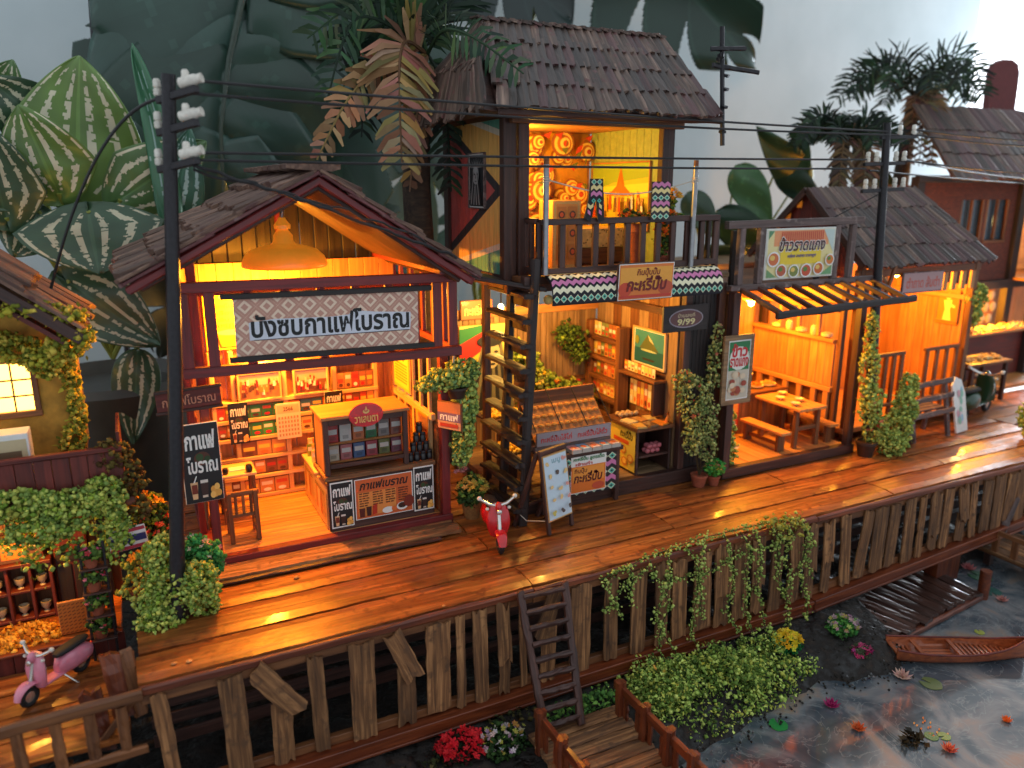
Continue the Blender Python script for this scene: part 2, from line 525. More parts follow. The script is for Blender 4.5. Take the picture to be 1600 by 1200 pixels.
def board(parent, name, c, w, h, axes, mat, th=0.03):
    """thin backing board behind a print centred at c"""
    m = facing(c, *axes)
    o = bpy.data.objects.new(name, cham_mesh(w, h, th, mat, 0.004))
    return link(o, parent, m @ Matrix.Translation((0, 0, -th / 2 - 0.003)))

# ------------------------------------------------------------------ foam foliage, flowers
GREENS = [rgb(58, 84, 38), rgb(82, 112, 48), rgb(108, 136, 60), rgb(70, 98, 52), rgb(46, 66, 34), rgb(128, 150, 70)]
DARKG = [rgb(32, 52, 30), rgb(48, 72, 38), rgb(64, 92, 46), rgb(40, 60, 34), rgb(88, 116, 56)]
PALEG = [rgb(112, 138, 82), rgb(140, 162, 96), rgb(90, 118, 70), rgb(158, 172, 100), rgb(120, 132, 70)]
_OCT_V = np.array([(1, 0, 0), (-1, 0, 0), (0, 1, 0), (0, -1, 0), (0, 0, 1), (0, 0, -1)], dtype=np.float32)
_OCT_F = np.array([(0, 2, 4), (2, 1, 4), (1, 3, 4), (3, 0, 4), (2, 0, 5), (1, 2, 5), (3, 1, 5), (0, 3, 5)], dtype=np.int32)
_LEAF_V = np.array([(0, 0, 0), (.5, .32, .10), (1, 0, -.06), (.5, -.32, .10)], dtype=np.float32)
_LEAF_F = np.array([(0, 1, 2), (0, 2, 3)], dtype=np.int32)
def clumps_mesh(name, pts, sizes, cols, rng, mat, leaf=0.5, stretch=0.35):
    """many small crumbs and leaflets at pts; one mesh"""
    pts = np.asarray(pts, np.float32); n = len(pts)
    sizes = np.broadcast_to(np.asarray(sizes, np.float32), (n,))
    isleaf = rng.random(n) < leaf
    V = []; F = []; C = []; k = 0
    A = rng.normal(size=(n, 3, 3)).astype(np.float32)
    q, _ = np.linalg.qr(A)
    for flag, BV, BF in ((True, _LEAF_V, _LEAF_F), (False, _OCT_V, _OCT_F)):
        ii = np.where(isleaf == flag)[0]
        if len(ii) == 0: continue
        base = np.repeat(BV[None], len(ii), 0) * (1.7 if flag else 1.0)
        base = base * (1 + rng.uniform(-stretch, stretch, base.shape).astype(np.float32))
        vv = np.einsum('nij,nkj->nki', q[ii], base) * sizes[ii, None, None] + pts[ii, None, :]
        ff = BF[None] + (np.arange(len(ii)) * len(BV))[:, None, None] + k
        V.append(vv.reshape(-1, 3)); F.append(ff.reshape(-1, 3)); C.append(np.repeat(cols[ii], len(BF), 0)); k += len(ii) * len(BV)
    V = np.concatenate(V); F = np.concatenate(F); C = np.concatenate(C)
    me = bpy.data.meshes.new(name)
    me.vertices.add(len(V)); me.vertices.foreach_set('co', V.ravel().astype(np.float32))
    me.loops.add(len(F) * 3); me.loops.foreach_set('vertex_index', F.ravel().astype(np.int32))
    me.polygons.add(len(F))
    me.polygons.foreach_set('loop_start', np.arange(0, len(F) * 3, 3, dtype=np.int32))
    me.update(calc_edges=True)
    ca = me.color_attributes.new('Col', 'FLOAT_COLOR', 'CORNER')
    c4 = np.concatenate([np.repeat(C, 3, 0), np.ones((len(C) * 3, 1))], 1).astype(np.float32)
    ca.data.foreach_set('color', c4.ravel())
    me.materials.append(M[mat])
    return me
def pick(rng, pal, n, jit=0.18):
    c = np.array(pal)[rng.integers(0, len(pal), n)]
    if np.array(pal)[:, 1].mean() > np.array(pal)[:, 0].mean():      # greens: the foam is pale and slightly yellow
        c = c * np.array([2.0, 1.72, 1.20])
    return (c * (1 + rng.uniform(-jit, jit, (n, 1)))).clip(0, 1)
def foam(parent, name, blobs, n, size, pal, seed, mat='foam', leaf=0.4, fill=0.55):
    """blobs: (x,y,z,rx,ry,rz); crumbs sit mostly in the outer shell of lumpy ellipsoids"""
    rng = np.random.default_rng(seed)
    w = np.array([b_[3] * b_[4] + b_[4] * b_[5] + b_[3] * b_[5] for b_ in blobs]); w = w / w.sum()
    k = rng.choice(len(blobs), n, p=w); B = np.array(blobs)[k]
    d = rng.normal(size=(n, 3)); d /= np.linalg.norm(d, axis=1, keepdims=True)
    rad = fill + (1.08 - fill) * rng.random(n) ** 0.5
    lump = np.array([noise.noise(Vector((float(a[0]) * 2.6 + float(b_[0]) * 3, float(a[1]) * 2.6 + seed, float(a[2]) * 2.6 + float(b_[2]) * 3))) for a, b_ in zip(d, B)])
    p = B[:, :3] + d * B[:, 3:] * (rad * (1 + 0.35 * lump))[:, None]
    sz = size * rng.uniform(.55, 1.35, n)
    me = clumps_mesh(name, p, sz, pick(rng, pal, n), rng, mat, leaf)
    o = bpy.data.objects.new(name, me)
    o['kind'] = 'stuff'
    return link(o, parent, Matrix())
def trail(parent, name, paths, dens, size, pal, seed, spread=0.05, mat='foam', leaf=0.5):
    """vine: crumbs strung along polylines"""
    rng = np.random.default_rng(seed); P = []
    for path in paths:
        path = [np.array(q, float) for q in path]
        for a, b_ in zip(path[:-1], path[1:]):
            L = np.linalg.norm(b_ - a); m_ = max(2, int(L * dens))
            t = rng.random(m_)[:, None]
            P.append(a + (b_ - a) * t + rng.normal(size=(m_, 3)) * spread)
    P = np.concatenate(P)
    me = clumps_mesh(name, P, size * rng.uniform(.55, 1.4, len(P)), pick(rng, pal, len(P)), rng, mat, leaf)
    o = bpy.data.objects.new(name, me)
    o['kind'] = 'stuff'
    return link(o, parent, Matrix())
def stems(parent, name, paths, r, col, mat='frond_leaf', n=5):
    mb = MB()
    for p in paths: mb.tube(p, r, n, col)
    return tag(mb.build(name, mat, parent, colours=True), kind='stuff')
def blossoms(parent, name, pts, size, pal, seed, petals=5):
    """little five-petalled heads"""
    rd = random.Random(seed); mb = MB()
    for p in pts:
        c = rd.choice(pal); c = tuple(min(1, x * rd.uniform(.8, 1.2)) for x in c)
        q = Euler((rd.uniform(-.9, .9), rd.uniform(-.9, .9), rd.uniform(0, 6)), 'XYZ').to_matrix().to_4x4(); q.translation = Vector(p)
        s_ = size * rd.uniform(.7, 1.3)
        for k in range(petals):
            a = 2 * math.pi * k / petals
            mb.add([q @ Vector((0, 0, 0)), q @ Vector((s_ * math.cos(a - .5) * .7, s_ * math.sin(a - .5) * .7, s_ * .25)), q @ Vector((s_ * math.cos(a), s_ * math.sin(a), s_ * .3)), q @ Vector((s_ * math.cos(a + .5) * .7, s_ * math.sin(a + .5) * .7, s_ * .25))], [(0, 1, 2, 3)], c)
        mb.ball(q @ Vector((0, 0, s_ * .12)), (s_ * .5, s_ * .5, s_ * .4), 5, tuple(min(1, x * 1.15) for x in c))
    return tag(mb.build(name, 'petal', parent, colours=True), kind='stuff')
def blob_pts(rd, blobs, n, lo=0.8):
    out = []
    for _ in range(n):
        b_ = rd.choice(blobs); d = Vector((rd.gauss(0, 1), rd.gauss(0, 1), abs(rd.gauss(0, 1)) * .9)).normalized()
        k = rd.uniform(lo, 1.1)
        out.append((b_[0] + d.x * b_[3] * k, b_[1] + d.y * b_[4] * k, b_[2] + d.z * b_[5] * k))
    return out
# ================================================================== the room, water, bank
m, nt, b = newmat('room_wall')
tc = nd(nt, 'ShaderNodeTexCoord')
n = nd(nt, 'ShaderNodeTexNoise'); n.inputs['Scale'].default_value = 0.5; n.inputs['Detail'].default_value = 5
nt.links.new(tc.outputs['Object'], n.inputs[0])
rp = ramp(nt, n.outputs[0], [(0.3, rgb(186, 198, 200)), (0.7, rgb(204, 214, 216))])
nt.links.new(rp.outputs[0], b.inputs['Base Color']); b.inputs['Roughness'].default_value = 0.85
n2 = nd(nt, 'ShaderNodeTexNoise'); n2.inputs['Scale'].default_value = 9; nt.links.new(tc.outputs['Object'], n2.inputs[0])
bp = nd(nt, 'ShaderNodeBump'); bp.inputs['Strength'].default_value = 0.15; nt.links.new(n2.outputs[0], bp.inputs['Height']); nt.links.new(bp.outputs[0], b.inputs['Normal'])
mb = MB(); mb.box((5.9, 17.25, 4.3), (37.6, 0.5, 12.8))
tag(mb.build('room_wall', 'room_wall'), kind='structure')
w_ = tag(MB().box((29.7, 17.2, 4.3), (9.9, 0.1, 12.8)).build('window', 'curtain_white'), kind='structure')
tag(MB().box((11.0, 7.2, -2.15), (46, 20.6, 0.3)).build('table_surface', wood('table_wood', rgb(84, 62, 46), rgb(120, 92, 70), rough=0.5)), kind='structure')

m, nt, b = newmat('pond')
tc = nd(nt, 'ShaderNodeTexCoord')
n = nd(nt, 'ShaderNodeTexNoise'); n.inputs['Scale'].default_value = 0.9; n.inputs['Detail'].default_value = 7; n.inputs['Distortion'].default_value = 2.2
nt.links.new(tc.outputs['Object'], n.inputs[0])
rp = ramp(nt, n.outputs[0], [(0.25, rgb(36, 50, 60)), (0.45, rgb(74, 84, 92)), (0.58, rgb(118, 120, 122)), (0.70, rgb(146, 124, 108)), (0.85, rgb(122, 142, 146))])
# pale veins stirred into the resin
n3 = nd(nt, 'ShaderNodeTexNoise'); n3.inputs['Scale'].default_value = 1.5; n3.inputs['Detail'].default_value = 4; n3.inputs['Distortion'].default_value = 3.0
nt.links.new(tc.outputs['Object'], n3.inputs[0])
vd = mth(nt, 'ABSOLUTE', mth(nt, 'SUBTRACT', n3.outputs[0], 0.5))
vr = ramp(nt, vd, [(0.0, (0.5, 0.5, 0.5)), (0.018, (0, 0, 0))])
col = mixn(nt, vr.outputs[0], rp.outputs[0], rgb(136, 144, 144))
nt.links.new(col, b.inputs['Base Color'])
b.inputs['Roughness'].default_value = 0.09; setin(b, 'Coat Weight', 0.6); setin(b, 'Coat Roughness', 0.03)
n4 = nd(nt, 'ShaderNodeTexNoise'); n4.inputs['Scale'].default_value = 3.2; n4.inputs['Detail'].default_value = 3
nt.links.new(tc.outputs['Object'], n4.inputs[0])
bp = nd(nt, 'ShaderNodeBump'); bp.inputs['Strength'].default_value = 0.05; bp.inputs['Distance'].default_value = 0.05
nt.links.new(n4.outputs[0], bp.inputs['Height']); nt.links.new(bp.outputs[0], b.inputs['Normal'])
tag(MB().box((8, 3.6, -1.82), (26, 10, 0.4)).build('pond_water', 'pond'), kind='structure')

# muddy bank with a wet, lumpy top
m, nt, b = newmat('mud')
tc = nd(nt, 'ShaderNodeTexCoord')
n = nd(nt, 'ShaderNodeTexNoise'); n.inputs['Scale'].default_value = 7; n.inputs['Detail'].default_value = 9
nt.links.new(tc.outputs['Object'], n.inputs[0])
rp = ramp(nt, n.outputs[0], [(0.3, rgb(12, 10, 9)), (0.55, rgb(30, 24, 20)), (0.75, rgb(58, 46, 36))])
nt.links.new(rp.outputs[0], b.inputs['Base Color'])
rr = ramp(nt, n.outputs[0], [(0.35, (0.3,) * 3), (0.55, (0.9,) * 3)]); nt.links.new(rr.outputs[0], b.inputs['Roughness'])
bp = nd(nt, 'ShaderNodeBump'); bp.inputs['Strength'].default_value = 1.0; bp.inputs['Distance'].default_value = 0.06
nt.links.new(n.outputs[0], bp.inputs['Height']); nt.links.new(bp.outputs[0], b.inputs['Normal'])
def bank_edge(x):
    pts = [(-4, 4.7), (1, 4.9), (3, 5.0), (4.9, 5.15), (6.5, 5.4), (7.8, 5.15), (8.25, 5.5), (8.5, 6.3), (14, 6.8)]
    for (a, ya), (c, yc) in zip(pts[:-1], pts[1:]):
        if a <= x <= c: return ya + (yc - ya) * (x - a) / (c - a)
    return pts[-1][1]
mb = MB(); nx, ny = 150, 36
for i in range(nx + 1):
    x = -4 + 18 * i / nx
    e = bank_edge(x) + 0.12 * noise.noise(Vector((x * 3, 1, 0)))
    for j in range(ny + 1):
        t = j / ny; y = e - 0.06 + (10.6 - e) * t ** 1.6
        z = -1.72 + 0.36 * (1 - math.exp(-(y - e + 0.06) * 3.2)) + 0.07 * noise.noise(Vector((x * 2.5, y * 2.5, 3))) + 0.035 * noise.noise(Vector((x * 8, y * 8, 5)))
        mb.v.append((x, y, z))
for i in range(nx):
    for j in range(ny):
        a = i * (ny + 1) + j; mb.f.append((a, a + ny + 1, a + ny + 2, a + 1))
mb.c = [mb.col] * len(mb.f)
bank_o = tag(mb.build('muddy_bank', 'mud', smooth=False), kind='structure')
bank_o.data.polygons.foreach_set('use_smooth', [True] * len(bank_o.data.polygons))

# pebbles and glinting crumbs along the water's edge
rng = np.random.default_rng(5)
P_ = []
for k in range(420):
    x = rng.uniform(2.2, 8.3); y = bank_edge(x) + rng.normal(0, .09) + (rng.random() < .5) * rng.uniform(0, .7)
    P_.append((x, y, -1.60 + min(.22, max(0, (y - bank_edge(x)) * .55)) + rng.uniform(-.02, .02)))
me = clumps_mesh('gravel', np.array(P_), .018, pick(rng, [rgb(40, 36, 34), rgb(60, 56, 52), rgb(110, 110, 110), rgb(50, 46, 40)], 420), rng, 'foam', leaf=0.0)
tag(link(bpy.data.objects.new('gravel', me), None, Matrix()), 'grey and dark grit scattered along the wet bank', 'gravel', kind='stuff')

# ================================================================== boardwalk
bw = thing('boardwalk', 'long varnished boardwalk with broken slat skirting under the shops', 'boardwalk', (6, 6.4, -1.3))
rd = random.Random(11)
rows = [(6.40, 6.845), (6.865, 7.345), (7.365, 7.83), (7.85, 8.36), (8.38, 8.86), (8.88, 9.4), (9.42, 9.95), (9.97, 10.5)]
joints = {0: [3.42, 8.9], 1: [5.6, 10.6], 2: [3.35, 7.9, 11.6], 3: [3.3, 6.4, 10.2], 4: [4.0, 9.0], 5: [3.6, 8.2, 11.8], 6: [5.0, 10.0], 7: [4.2, 9.4]}
for r_, (y0, y1) in enumerate(rows):
    xs = [-0.30 + 0.02 * r_] + joints[r_] + [13.42]
    for a, c in zip(xs[:-1], xs[1:]):
        z = rd.uniform(-.008, .004)
        rough_plank(bw, 'deck_plank', (a + .006, (y0 + y1) / 2, -.045 + z), (c - .006, (y0 + y1) / 2, -.045 + z), y1 - y0 - .02, .09, 'deck_wood', seed=r_ * 10 + int(a), jag=.006, nx=40, wob=.009, zj=.012)
# nosing, top rail, bottom channel
def bot_rise(x): return max(0.0, (x - 7.45) * .058)
for (a, c) in ((-.28, 3.4), (3.41, 7.44), (7.46, 13.4)):
    rough_plank(bw, 'nosing', (a, 6.375, -.075), (c, 6.375, -.07), .05, .075, 'fascia_wood', seed=int(a * 7), jag=.01, nx=16, wob=.006)
    beam(bw, 'top_rail', (a, 6.41, -.165), (c, 6.41, -.155), .07, .085, 'brown_wood')
    ra, rc = (bot_rise(a), bot_rise(c))
    beam(bw, 'bottom_rail', (a, 6.42, -1.12 + ra), (c, 6.42, -1.12 + rc), .07, .09, 'brown_wood')
    beam(bw, 'sill_ledge', (a, 6.36, -1.19 + ra), (c, 6.36, -1.19 + rc), .20, .045, 'fascia_wood')
    beam(bw, 'sill_beam', (a, 6.30, -1.25 + ra), (c, 6.30, -1.25 + rc), .06, .085, 'fascia_wood')
    beam(bw, 'sill_lip', (a, 6.27, -1.305 + ra), (c, 6.27, -1.305 + rc), .05, .03, 'fascia_wood')
for k in range(5):
    z = -.30 - k * .2
    for (a, c) in ((-.25, 4.2), (4.22, 8.8), (8.82, 13.3)):
        beam(bw, 'back_board', (a, 7.10 + rd.uniform(-.01, .01), z), (c, 7.10, z), .03, .13, 'dark_wood')
# slats: x, width, tilt, kind (0 whole, 1 snapped top leaning, 2 short upper half, 3 narrow strip)
slats = [(-.12, .09, .06, 0), (.43, .15, .02, 0), (.80, .14, .22, 1), (1.16, .10, .03, 0), (1.58, .17, .0, 0), (1.98, .14, .12, 1), (2.34, .18, -.01, 0), (2.58, .07, 0, 0), (2.80, .11, .02, 0), (3.05, .11, -.02, 2), (3.28, .05, .03, 0), (3.56, .13, -.12, 1), (3.98, .18, -.01, 0), (4.37, .12, .01, 0), (4.74, .14, .0, 0)]
x = 5.05
while x < 13.2:
    slats.append((x, rd.uniform(.13, .19), rd.gauss(0, .055), rd.choice([0, 0, 0, 0, 0, 0, 2, 3, 1])))
    x += rd.uniform(.25, .34)
for k, (x, w, t, kd) in enumerate(slats):
    w *= 1.38
    zt, zb = -.13 + rd.uniform(-.02, .02), -1.14 + rd.uniform(-.03, .03) + bot_rise(x)
    y = 6.355
    if kd == 1:
        zm = zt - .50
        s_ = rough_plank(bw, 'slat', (x - (zt - zm) * t * 1.6, y - .015, zt), (x + (zt - zm) * t * 1.6, y - .05, zm), w, .035, 'weathered_wood', up=(0, -1, 0), seed=k + 300, jag=.05, wob=.008)
        rough_plank(bw, 'slat', (x + .03, y, zm + .10), (x + .02, y, zb), w * .95, .03, 'weathered_wood', up=(0, -1, 0), seed=k + 500, jag=.04)
    elif kd == 2:
        rough_plank(bw, 'slat', (x, y, zt), (x + .02, y - .02, zt - .62), w, .03, 'weathered_wood', up=(0, -1, 0), seed=k + 300, jag=.07)
        rough_plank(bw, 'slat', (x + .03, y + .01, zt - .52), (x + .02, y, zb), w * .8, .03, 'weathered_wood', up=(0, -1, 0), seed=k + 700, jag=.05)
    else:
        ww = w * .55 if kd == 3 else w
        rough_plank(bw, 'slat', (x - t * .5, y, zt), (x + t * .5, y - .005, zb), ww, .035, 'weathered_wood', up=(0, -1, 0), seed=k + 300, jag=.025, wob=.007)
for (x, w) in ((7.05, .22), (7.36, .2), (10.25, .5), (3.0, .2), (.4, .2), (13.0, .3)):
    bx(bw, 'pile', x - w / 2, x + w / 2, 6.36, 6.56, -1.75, -1.225 + bot_rise(x), 'fascia_wood')
# small glue blobs on the boards, their orange glints put into the colour
for (x, y, s_) in ((.0, 6.55, .03), (.12, 6.53, .03), (2.43, 6.40, .02), (1.25, 7.62, .035)):
    MB().ball((x, y, .008), (s_ * 2, s_ * 1.6, s_ * .7), 8).build('glue_drop', 'bamboo', bw, smooth=True)
# end posts where the boardwalk stops
rough_plank(bw, 'end_post', (-.42, 6.62, -.42), (-.48, 6.75, .12), .17, .09, 'fascia_wood', up=(0, -1, 0), seed=81, jag=.03)
rough_plank(bw, 'end_post', (-.60, 6.52, -.62), (-.66, 6.6, -.10), .17, .08, 'fascia_wood', up=(0, -1, 0), seed=82, jag=.03)
rough_plank(bw, 'end_post', (-.30, 6.60, -.42), (-.36, 6.72, .13), .08, .10, 'brown_wood', up=(-1, -.3, 0), seed=83, jag=.03)
beam(bw, 'brace', (-.62, 6.48, -.52), (-.33, 6.44, -.16), .05, .05, 'brown_wood')
# weathered step before the coffee shop
step = thing('door_step', 'grey weathered plank step before the coffee shop doorway', 'step', (1.9, 7.98, 0))
rough_plank(step, 'step_board', (.42, 8.0, .035), (3.22, 8.0, .035), .32, .06, 'weathered_wood', seed=77, jag=.03, nx=20, wob=.01)
rough_plank(step, 'step_lip', (.40, 7.80, .018), (2.95, 7.80, .018), .06, .03, 'dark_wood', seed=78, jag=.03, nx=16)
# ================================================================== print designs
WHT = rgb(232, 230, 224); BLK = rgb(24, 22, 24); ORG = rgb(222, 116, 44); CRM = rgb(232, 210, 160); REDP = rgb(190, 36, 34)
GRN = rgb(40, 120, 66); YEL = rgb(240, 206, 70); BRN = rgb(92, 52, 28); TEAL = rgb(60, 150, 140); PNK = rgb(196, 104, 160)
def coffee_poster(w, h, border=True):
    p = Print(w, h, WHT if border else BLK)
    p.rect(.05, .03, .95, .97, BLK)
    p.ell(.52, .56, .22, .09, rgb(84, 44, 26)); p.ell(.46, .58, .1, .05, rgb(50, 74, 36)); p.ell(.66, .54, .09, .05, rgb(40, 64, 30))
    p.text('กาแฟ', .10, .68, .90, .92, WHT, bold=.035)
    p.text('โบราณ', .10, .38, .92, .60, WHT, bold=.03)
    p.poly([(.14, .27), (.34, .27), (.31, .05), (.18, .05)], rgb(226, 180, 130)); p.rect(.17, .12, .32, .24, rgb(120, 44, 26))
    p.poly([(.40, .29), (.62, .29), (.59, .06), (.43, .06)], rgb(60, 36, 30)); p.rect(.41, .25, .61, .29, rgb(220, 210, 200)); p.rect(.44, .06, .58, .09, rgb(210, 190, 170))
    for k, (u, v) in enumerate(((.74, .15), (.84, .18), (.80, .09), (.72, .08), (.88, .10))):
        p.ell(u, v, .075, .045, [rgb(226, 160, 70), rgb(240, 186, 96)][k % 2])
    p.poly([(.22, .27), (.26, .27), (.33, .35), (.31, .36)], WHT)
    return p
def shelf_goods(w, h, n, pal, seed, rows=1, round_=False):
    """printed row of packets or tins"""
    rd_ = random.Random(seed); p = Print(w, h, rgb(90, 56, 30))
    ps = []; qs = []; ts = []
    for r_ in range(rows):
        v0 = r_ / rows + .02; v1 = (r_ + .94) / rows
        for k in range(n):
            u0 = k / n + .004; u1 = (k + .95) / n
            c = rd_.choice(pal)
            ps.append(([(u0, v0), (u1, v0), (u1, v1), (u0, v1)], c))
            vm = v0 + (v1 - v0) * rd_.uniform(.35, .6)
            qs.append(([(u0 + .1 / n, vm), (u1 - .1 / n, vm), (u1 - .1 / n, vm + (v1 - v0) * .26), (u0 + .1 / n, vm + (v1 - v0) * .26)], mixc(c, rd_.choice([WHT, YEL, REDP]), .75)))
            uc = (u0 + u1) / 2
            ts.append(([(uc + .28 / n * math.cos(a * math.pi / 4), v0 + (v1 - v0) * .2 + (v1 - v0) * .13 * math.sin(a * math.pi / 4)) for a in range(8)], rd_.choice([BRN, WHT, ORG, REDP])))
    return p.many(ps).many(qs).many(ts)
def ikat_cloth(w, h, c0=rgb(222, 190, 164), c1=rgb(194, 144, 126), c2=rgb(232, 206, 182)):
    p = Print(w, h, c0); ps = []; qs = []; rs = []
    nx_, ny_ = 9, 3
    for i in range(-1, nx_ + 1):
        for j in range(-1, ny_ + 1):
            for (du, dv) in ((0, 0), (.5, .5)):
                u, v = (i + du) / nx_, (j + dv) / ny_
                def dia(s_):
                    return [(min(1, max(0, u + a * s_ * .5 / nx_)), min(1, max(0, v + b_ * s_ * .5 / ny_))) for a, b_ in ((-1, 0), (0, -1), (1, 0), (0, 1))]
                def ok(q): return abs((q[0][0] - q[2][0]) * (q[1][1] - q[3][1])) > 1e-4
                for s_, lst, c in ((.98, ps, c1), (.68, qs, c2), (.36, rs, c1)):
                    q = dia(s_)
                    if ok(q): lst.append((q, c))
    p.many(ps).many(qs).many(rs)
    return p
def tribal(p, u0, v0, u1, v1, n=8, bands='wzpzd', cols=None):
    """zigzag and diamond bands, as on the woven cloth"""
    K = rgb(34, 32, 36); cw, cp, ct = rgb(232, 224, 190), rgb(206, 120, 166), rgb(84, 186, 164)
    p.rect(u0, v0, u1, v1, K)
    nb = len(bands); hb = (v1 - v0) / nb; wv = (u1 - u0) / n; L1 = []; L2 = []; L3 = []
    for r_, b_ in enumerate(bands):
        vb = v1 - (r_ + 1) * hb
        for k in range(n):
            a = u0 + k * wv; m_ = a + wv / 2; c = a + wv
            if b_ in 'wzp':
                col = {'w': cw, 'z': rgb(228, 206, 140), 'p': cp}[b_]
                t = hb * .62
                L1.append(([(a, vb + .1 * hb), (m_, vb + .5 * hb), (m_, vb + .5 * hb + t), (a, vb + .1 * hb + t)], col))
                L1.append(([(m_, vb + .5 * hb), (c, vb + .1 * hb), (c, vb + .1 * hb + t), (m_, vb + .5 * hb + t)], col))
            else:
                vm = vb + hb / 2
                for s_, lst, col in ((.98, L1, cw), (.78, L2, ct), (.34, L3, K)):
                    lst.append(([(m_ - wv * .5 * s_, vm), (m_, vm - hb * .5 * s_), (m_ + wv * .5 * s_, vm), (m_, vm + hb * .5 * s_)], col))
    return p.many(L1).many(L2).many(L3)

# ================================================================== coffee shop
cs = thing('coffee_shop', 'maroon gabled coffee shop with layered bark roof and woven cloth sign', 'shop', (1.85, 8.2, 0))
# base and floor
bx(cs, 'base_beam', .45, 3.24, 8.14, 8.26, .0, .13, 'red_wood')
bx(cs, 'base_beam', .45, .56, 8.27, 9.95, .0, .13, 'red_wood')
bx(cs, 'base_beam', 3.13, 3.24, 8.27, 9.95, .0, .13, 'red_wood')
for k in range(15):
    y = 8.27 + k * .112
    bx(cs, 'floor_board', .57, 3.12, y, y + .102, .05, .128, 'bamboo', ch=.006)
# posts
for (x, y, z0, z1, w) in ((.56, 8.2, .13, 3.30, .09), (3.17, 8.2, .13, 3.20, .10), (.52, 9.92, .0, 3.3, .09), (3.15, 9.92, 0, 3.2, .09), (.47, 8.9, .13, 3.2, .07)):
    bx(cs, 'post', x - w / 2, x + w / 2, y - w / 2, y + w / 2, z0, z1, 'red_wood')
# hanging front frame
fy = 7.76
beam(cs, 'frame_rail', (.38, fy, 3.08), (3.19, fy, 3.045), .08, .10, 'red_wood')
beam(cs, 'frame_rail', (.38, fy, 2.27), (3.22, fy, 2.235), .08, .10, 'red_wood')
bal = [.44, .67, 1.02, 1.37, 1.72, 2.07, 2.42, 2.70, 2.95, 3.13]
for k, x in enumerate(bal):
    w = .10 if k in (0, 1, 8, 9) else .085
    beam(cs, 'baluster', (x, fy, 2.30), (x, fy, 3.03), w, .05, 'red_wood', up=(0, -1, 0))
for x in (.42, 3.17):
    for z in (3.05, 2.25):
        beam(cs, 'side_rail', (x, fy + .05, z), (x + (.1 if x < 1 else 0), 9.9, z), .06, .08, 'red_wood')
    for y in (8.1, 8.45, 8.8, 9.2, 9.6):
        xx = x + (.1 if x < 1 else 0) * (y - fy) / 2.1
        beam(cs, 'side_baluster', (xx, y, 2.29), (xx, y, 3.01), .05, .06, 'red_wood', up=(0, -1, 0))
# roof
RX, RZ = 1.69, 4.08
def roof_pt(side, d, y, lift=0.0):
    """d = distance down the slope from the ridge"""
    a = R(28.6) if side < 0 else R(33.6)
    return Vector((RX + side * d * math.cos(a) + side * lift * math.sin(a), y, RZ - d * math.sin(a) + lift * math.cos(a)))
rd = random.Random(4)
for side in (-1, 1):
    L = 1.90 if side < 0 else 1.80; stp = L * .20
    # corrugated under-sheet
    mb = MB(); ny_ = 264
    for j in range(ny_ + 1):
        y = 7.47 + 2.75 * j / ny_; wv = .030 * math.sin(j * 2 * math.pi / 10)
        for d in (0.0, L):
            mb.v.append(tuple(roof_pt(side, d, y, -.03 + wv)))
    for j in range(ny_):
        mb.f.append((2 * j, 2 * j + 1, 2 * j + 3, 2 * j + 2))
    mb.c = [mb.col] * len(mb.f)
    mb.build('corrugated_ceiling', 'dark_wood', cs, smooth=True)
    for k in range(23):                                # round ribs under the sheet
        y = 7.50 + k * .112
        beam(cs, 'roof_rib', roof_pt(side, .04, y, -.085), roof_pt(side, L - .04, y, -.085), .06, .05, 'dark_wood', ch=.016)
    # courses of bark shingles
    for r_ in range(5):
        d0 = r_ * stp - .05; y = 7.40
        while y < 10.2:
            w = rd.uniform(.16, .30)
            a = roof_pt(side, max(0, d0), y + w / 2, .05 + rd.uniform(-.008, .012))
            c = roof_pt(side, d0 + stp + .10 + rd.uniform(-.03, .04), y + w / 2, .105 + rd.uniform(-.015, .025))
            nrm = Vector((side * math.sin(R(30)), 0, math.cos(R(30))))
            rough_plank(cs, 'shingle', a, c, w * 1.04, .06, 'bark_shingle', up=nrm, seed=rd.randint(0, 99999), jag=.035, nx=4, wob=.012)
            y += w
    # barge boards on the gable
    for (yy, lift, h, mt) in ((7.42, -.035, .075, 'red_wood'),):
        rough_plank(cs, 'barge_board', roof_pt(side, .0, yy, lift), roof_pt(side, L + .04, yy, lift), .05, h, mt, up=(side * .5, 0, .86), seed=int(lift * 1000) + side, jag=.03, nx=16, wob=.008)
    for r_ in range(5):                                # layered verge strips, one per course
        for j in range(2):
            a = max(0, r_ * stp - .04 + j * .05); rough_plank(cs, 'verge_strip', roof_pt(side, a, 7.39 - .012 * j, .02 + .03 * j + .012 * rd.random()), roof_pt(side, (r_ + 1) * stp + .05 + .04 * rd.random(), 7.385 - .012 * j, .035 + .035 * j + .015 * rd.random()), .05, .035, 'maroon_weathered' if j == 0 else 'bark_shingle', up=(side * .5, 0, .86), seed=rd.randint(0, 9999), jag=.03, nx=6, wob=.012)
    beam(cs, 'purlin', roof_pt(side, 1.55, 7.5, -.10), roof_pt(side, 1.55, 10.1, -.10), .06, .07, 'red_wood')
for k in range(9):
    y = 7.38 + k * .32
    rough_plank(cs, 'ridge_cap', (RX, y, RZ + .085), (RX, y + .36, RZ + .10), .46, .07, 'bark_shingle', seed=900 + k, jag=.03, nx=4, wob=.03)
beam(cs, 'cross_beam', (.55, 8.2, 2.99), (3.15, 8.2, 2.97), .07, .10, 'red_wood')
beam(cs, 'cross_beam', (.5, 9.9, 2.99), (3.15, 9.9, 2.97), .07, .10, 'red_wood')
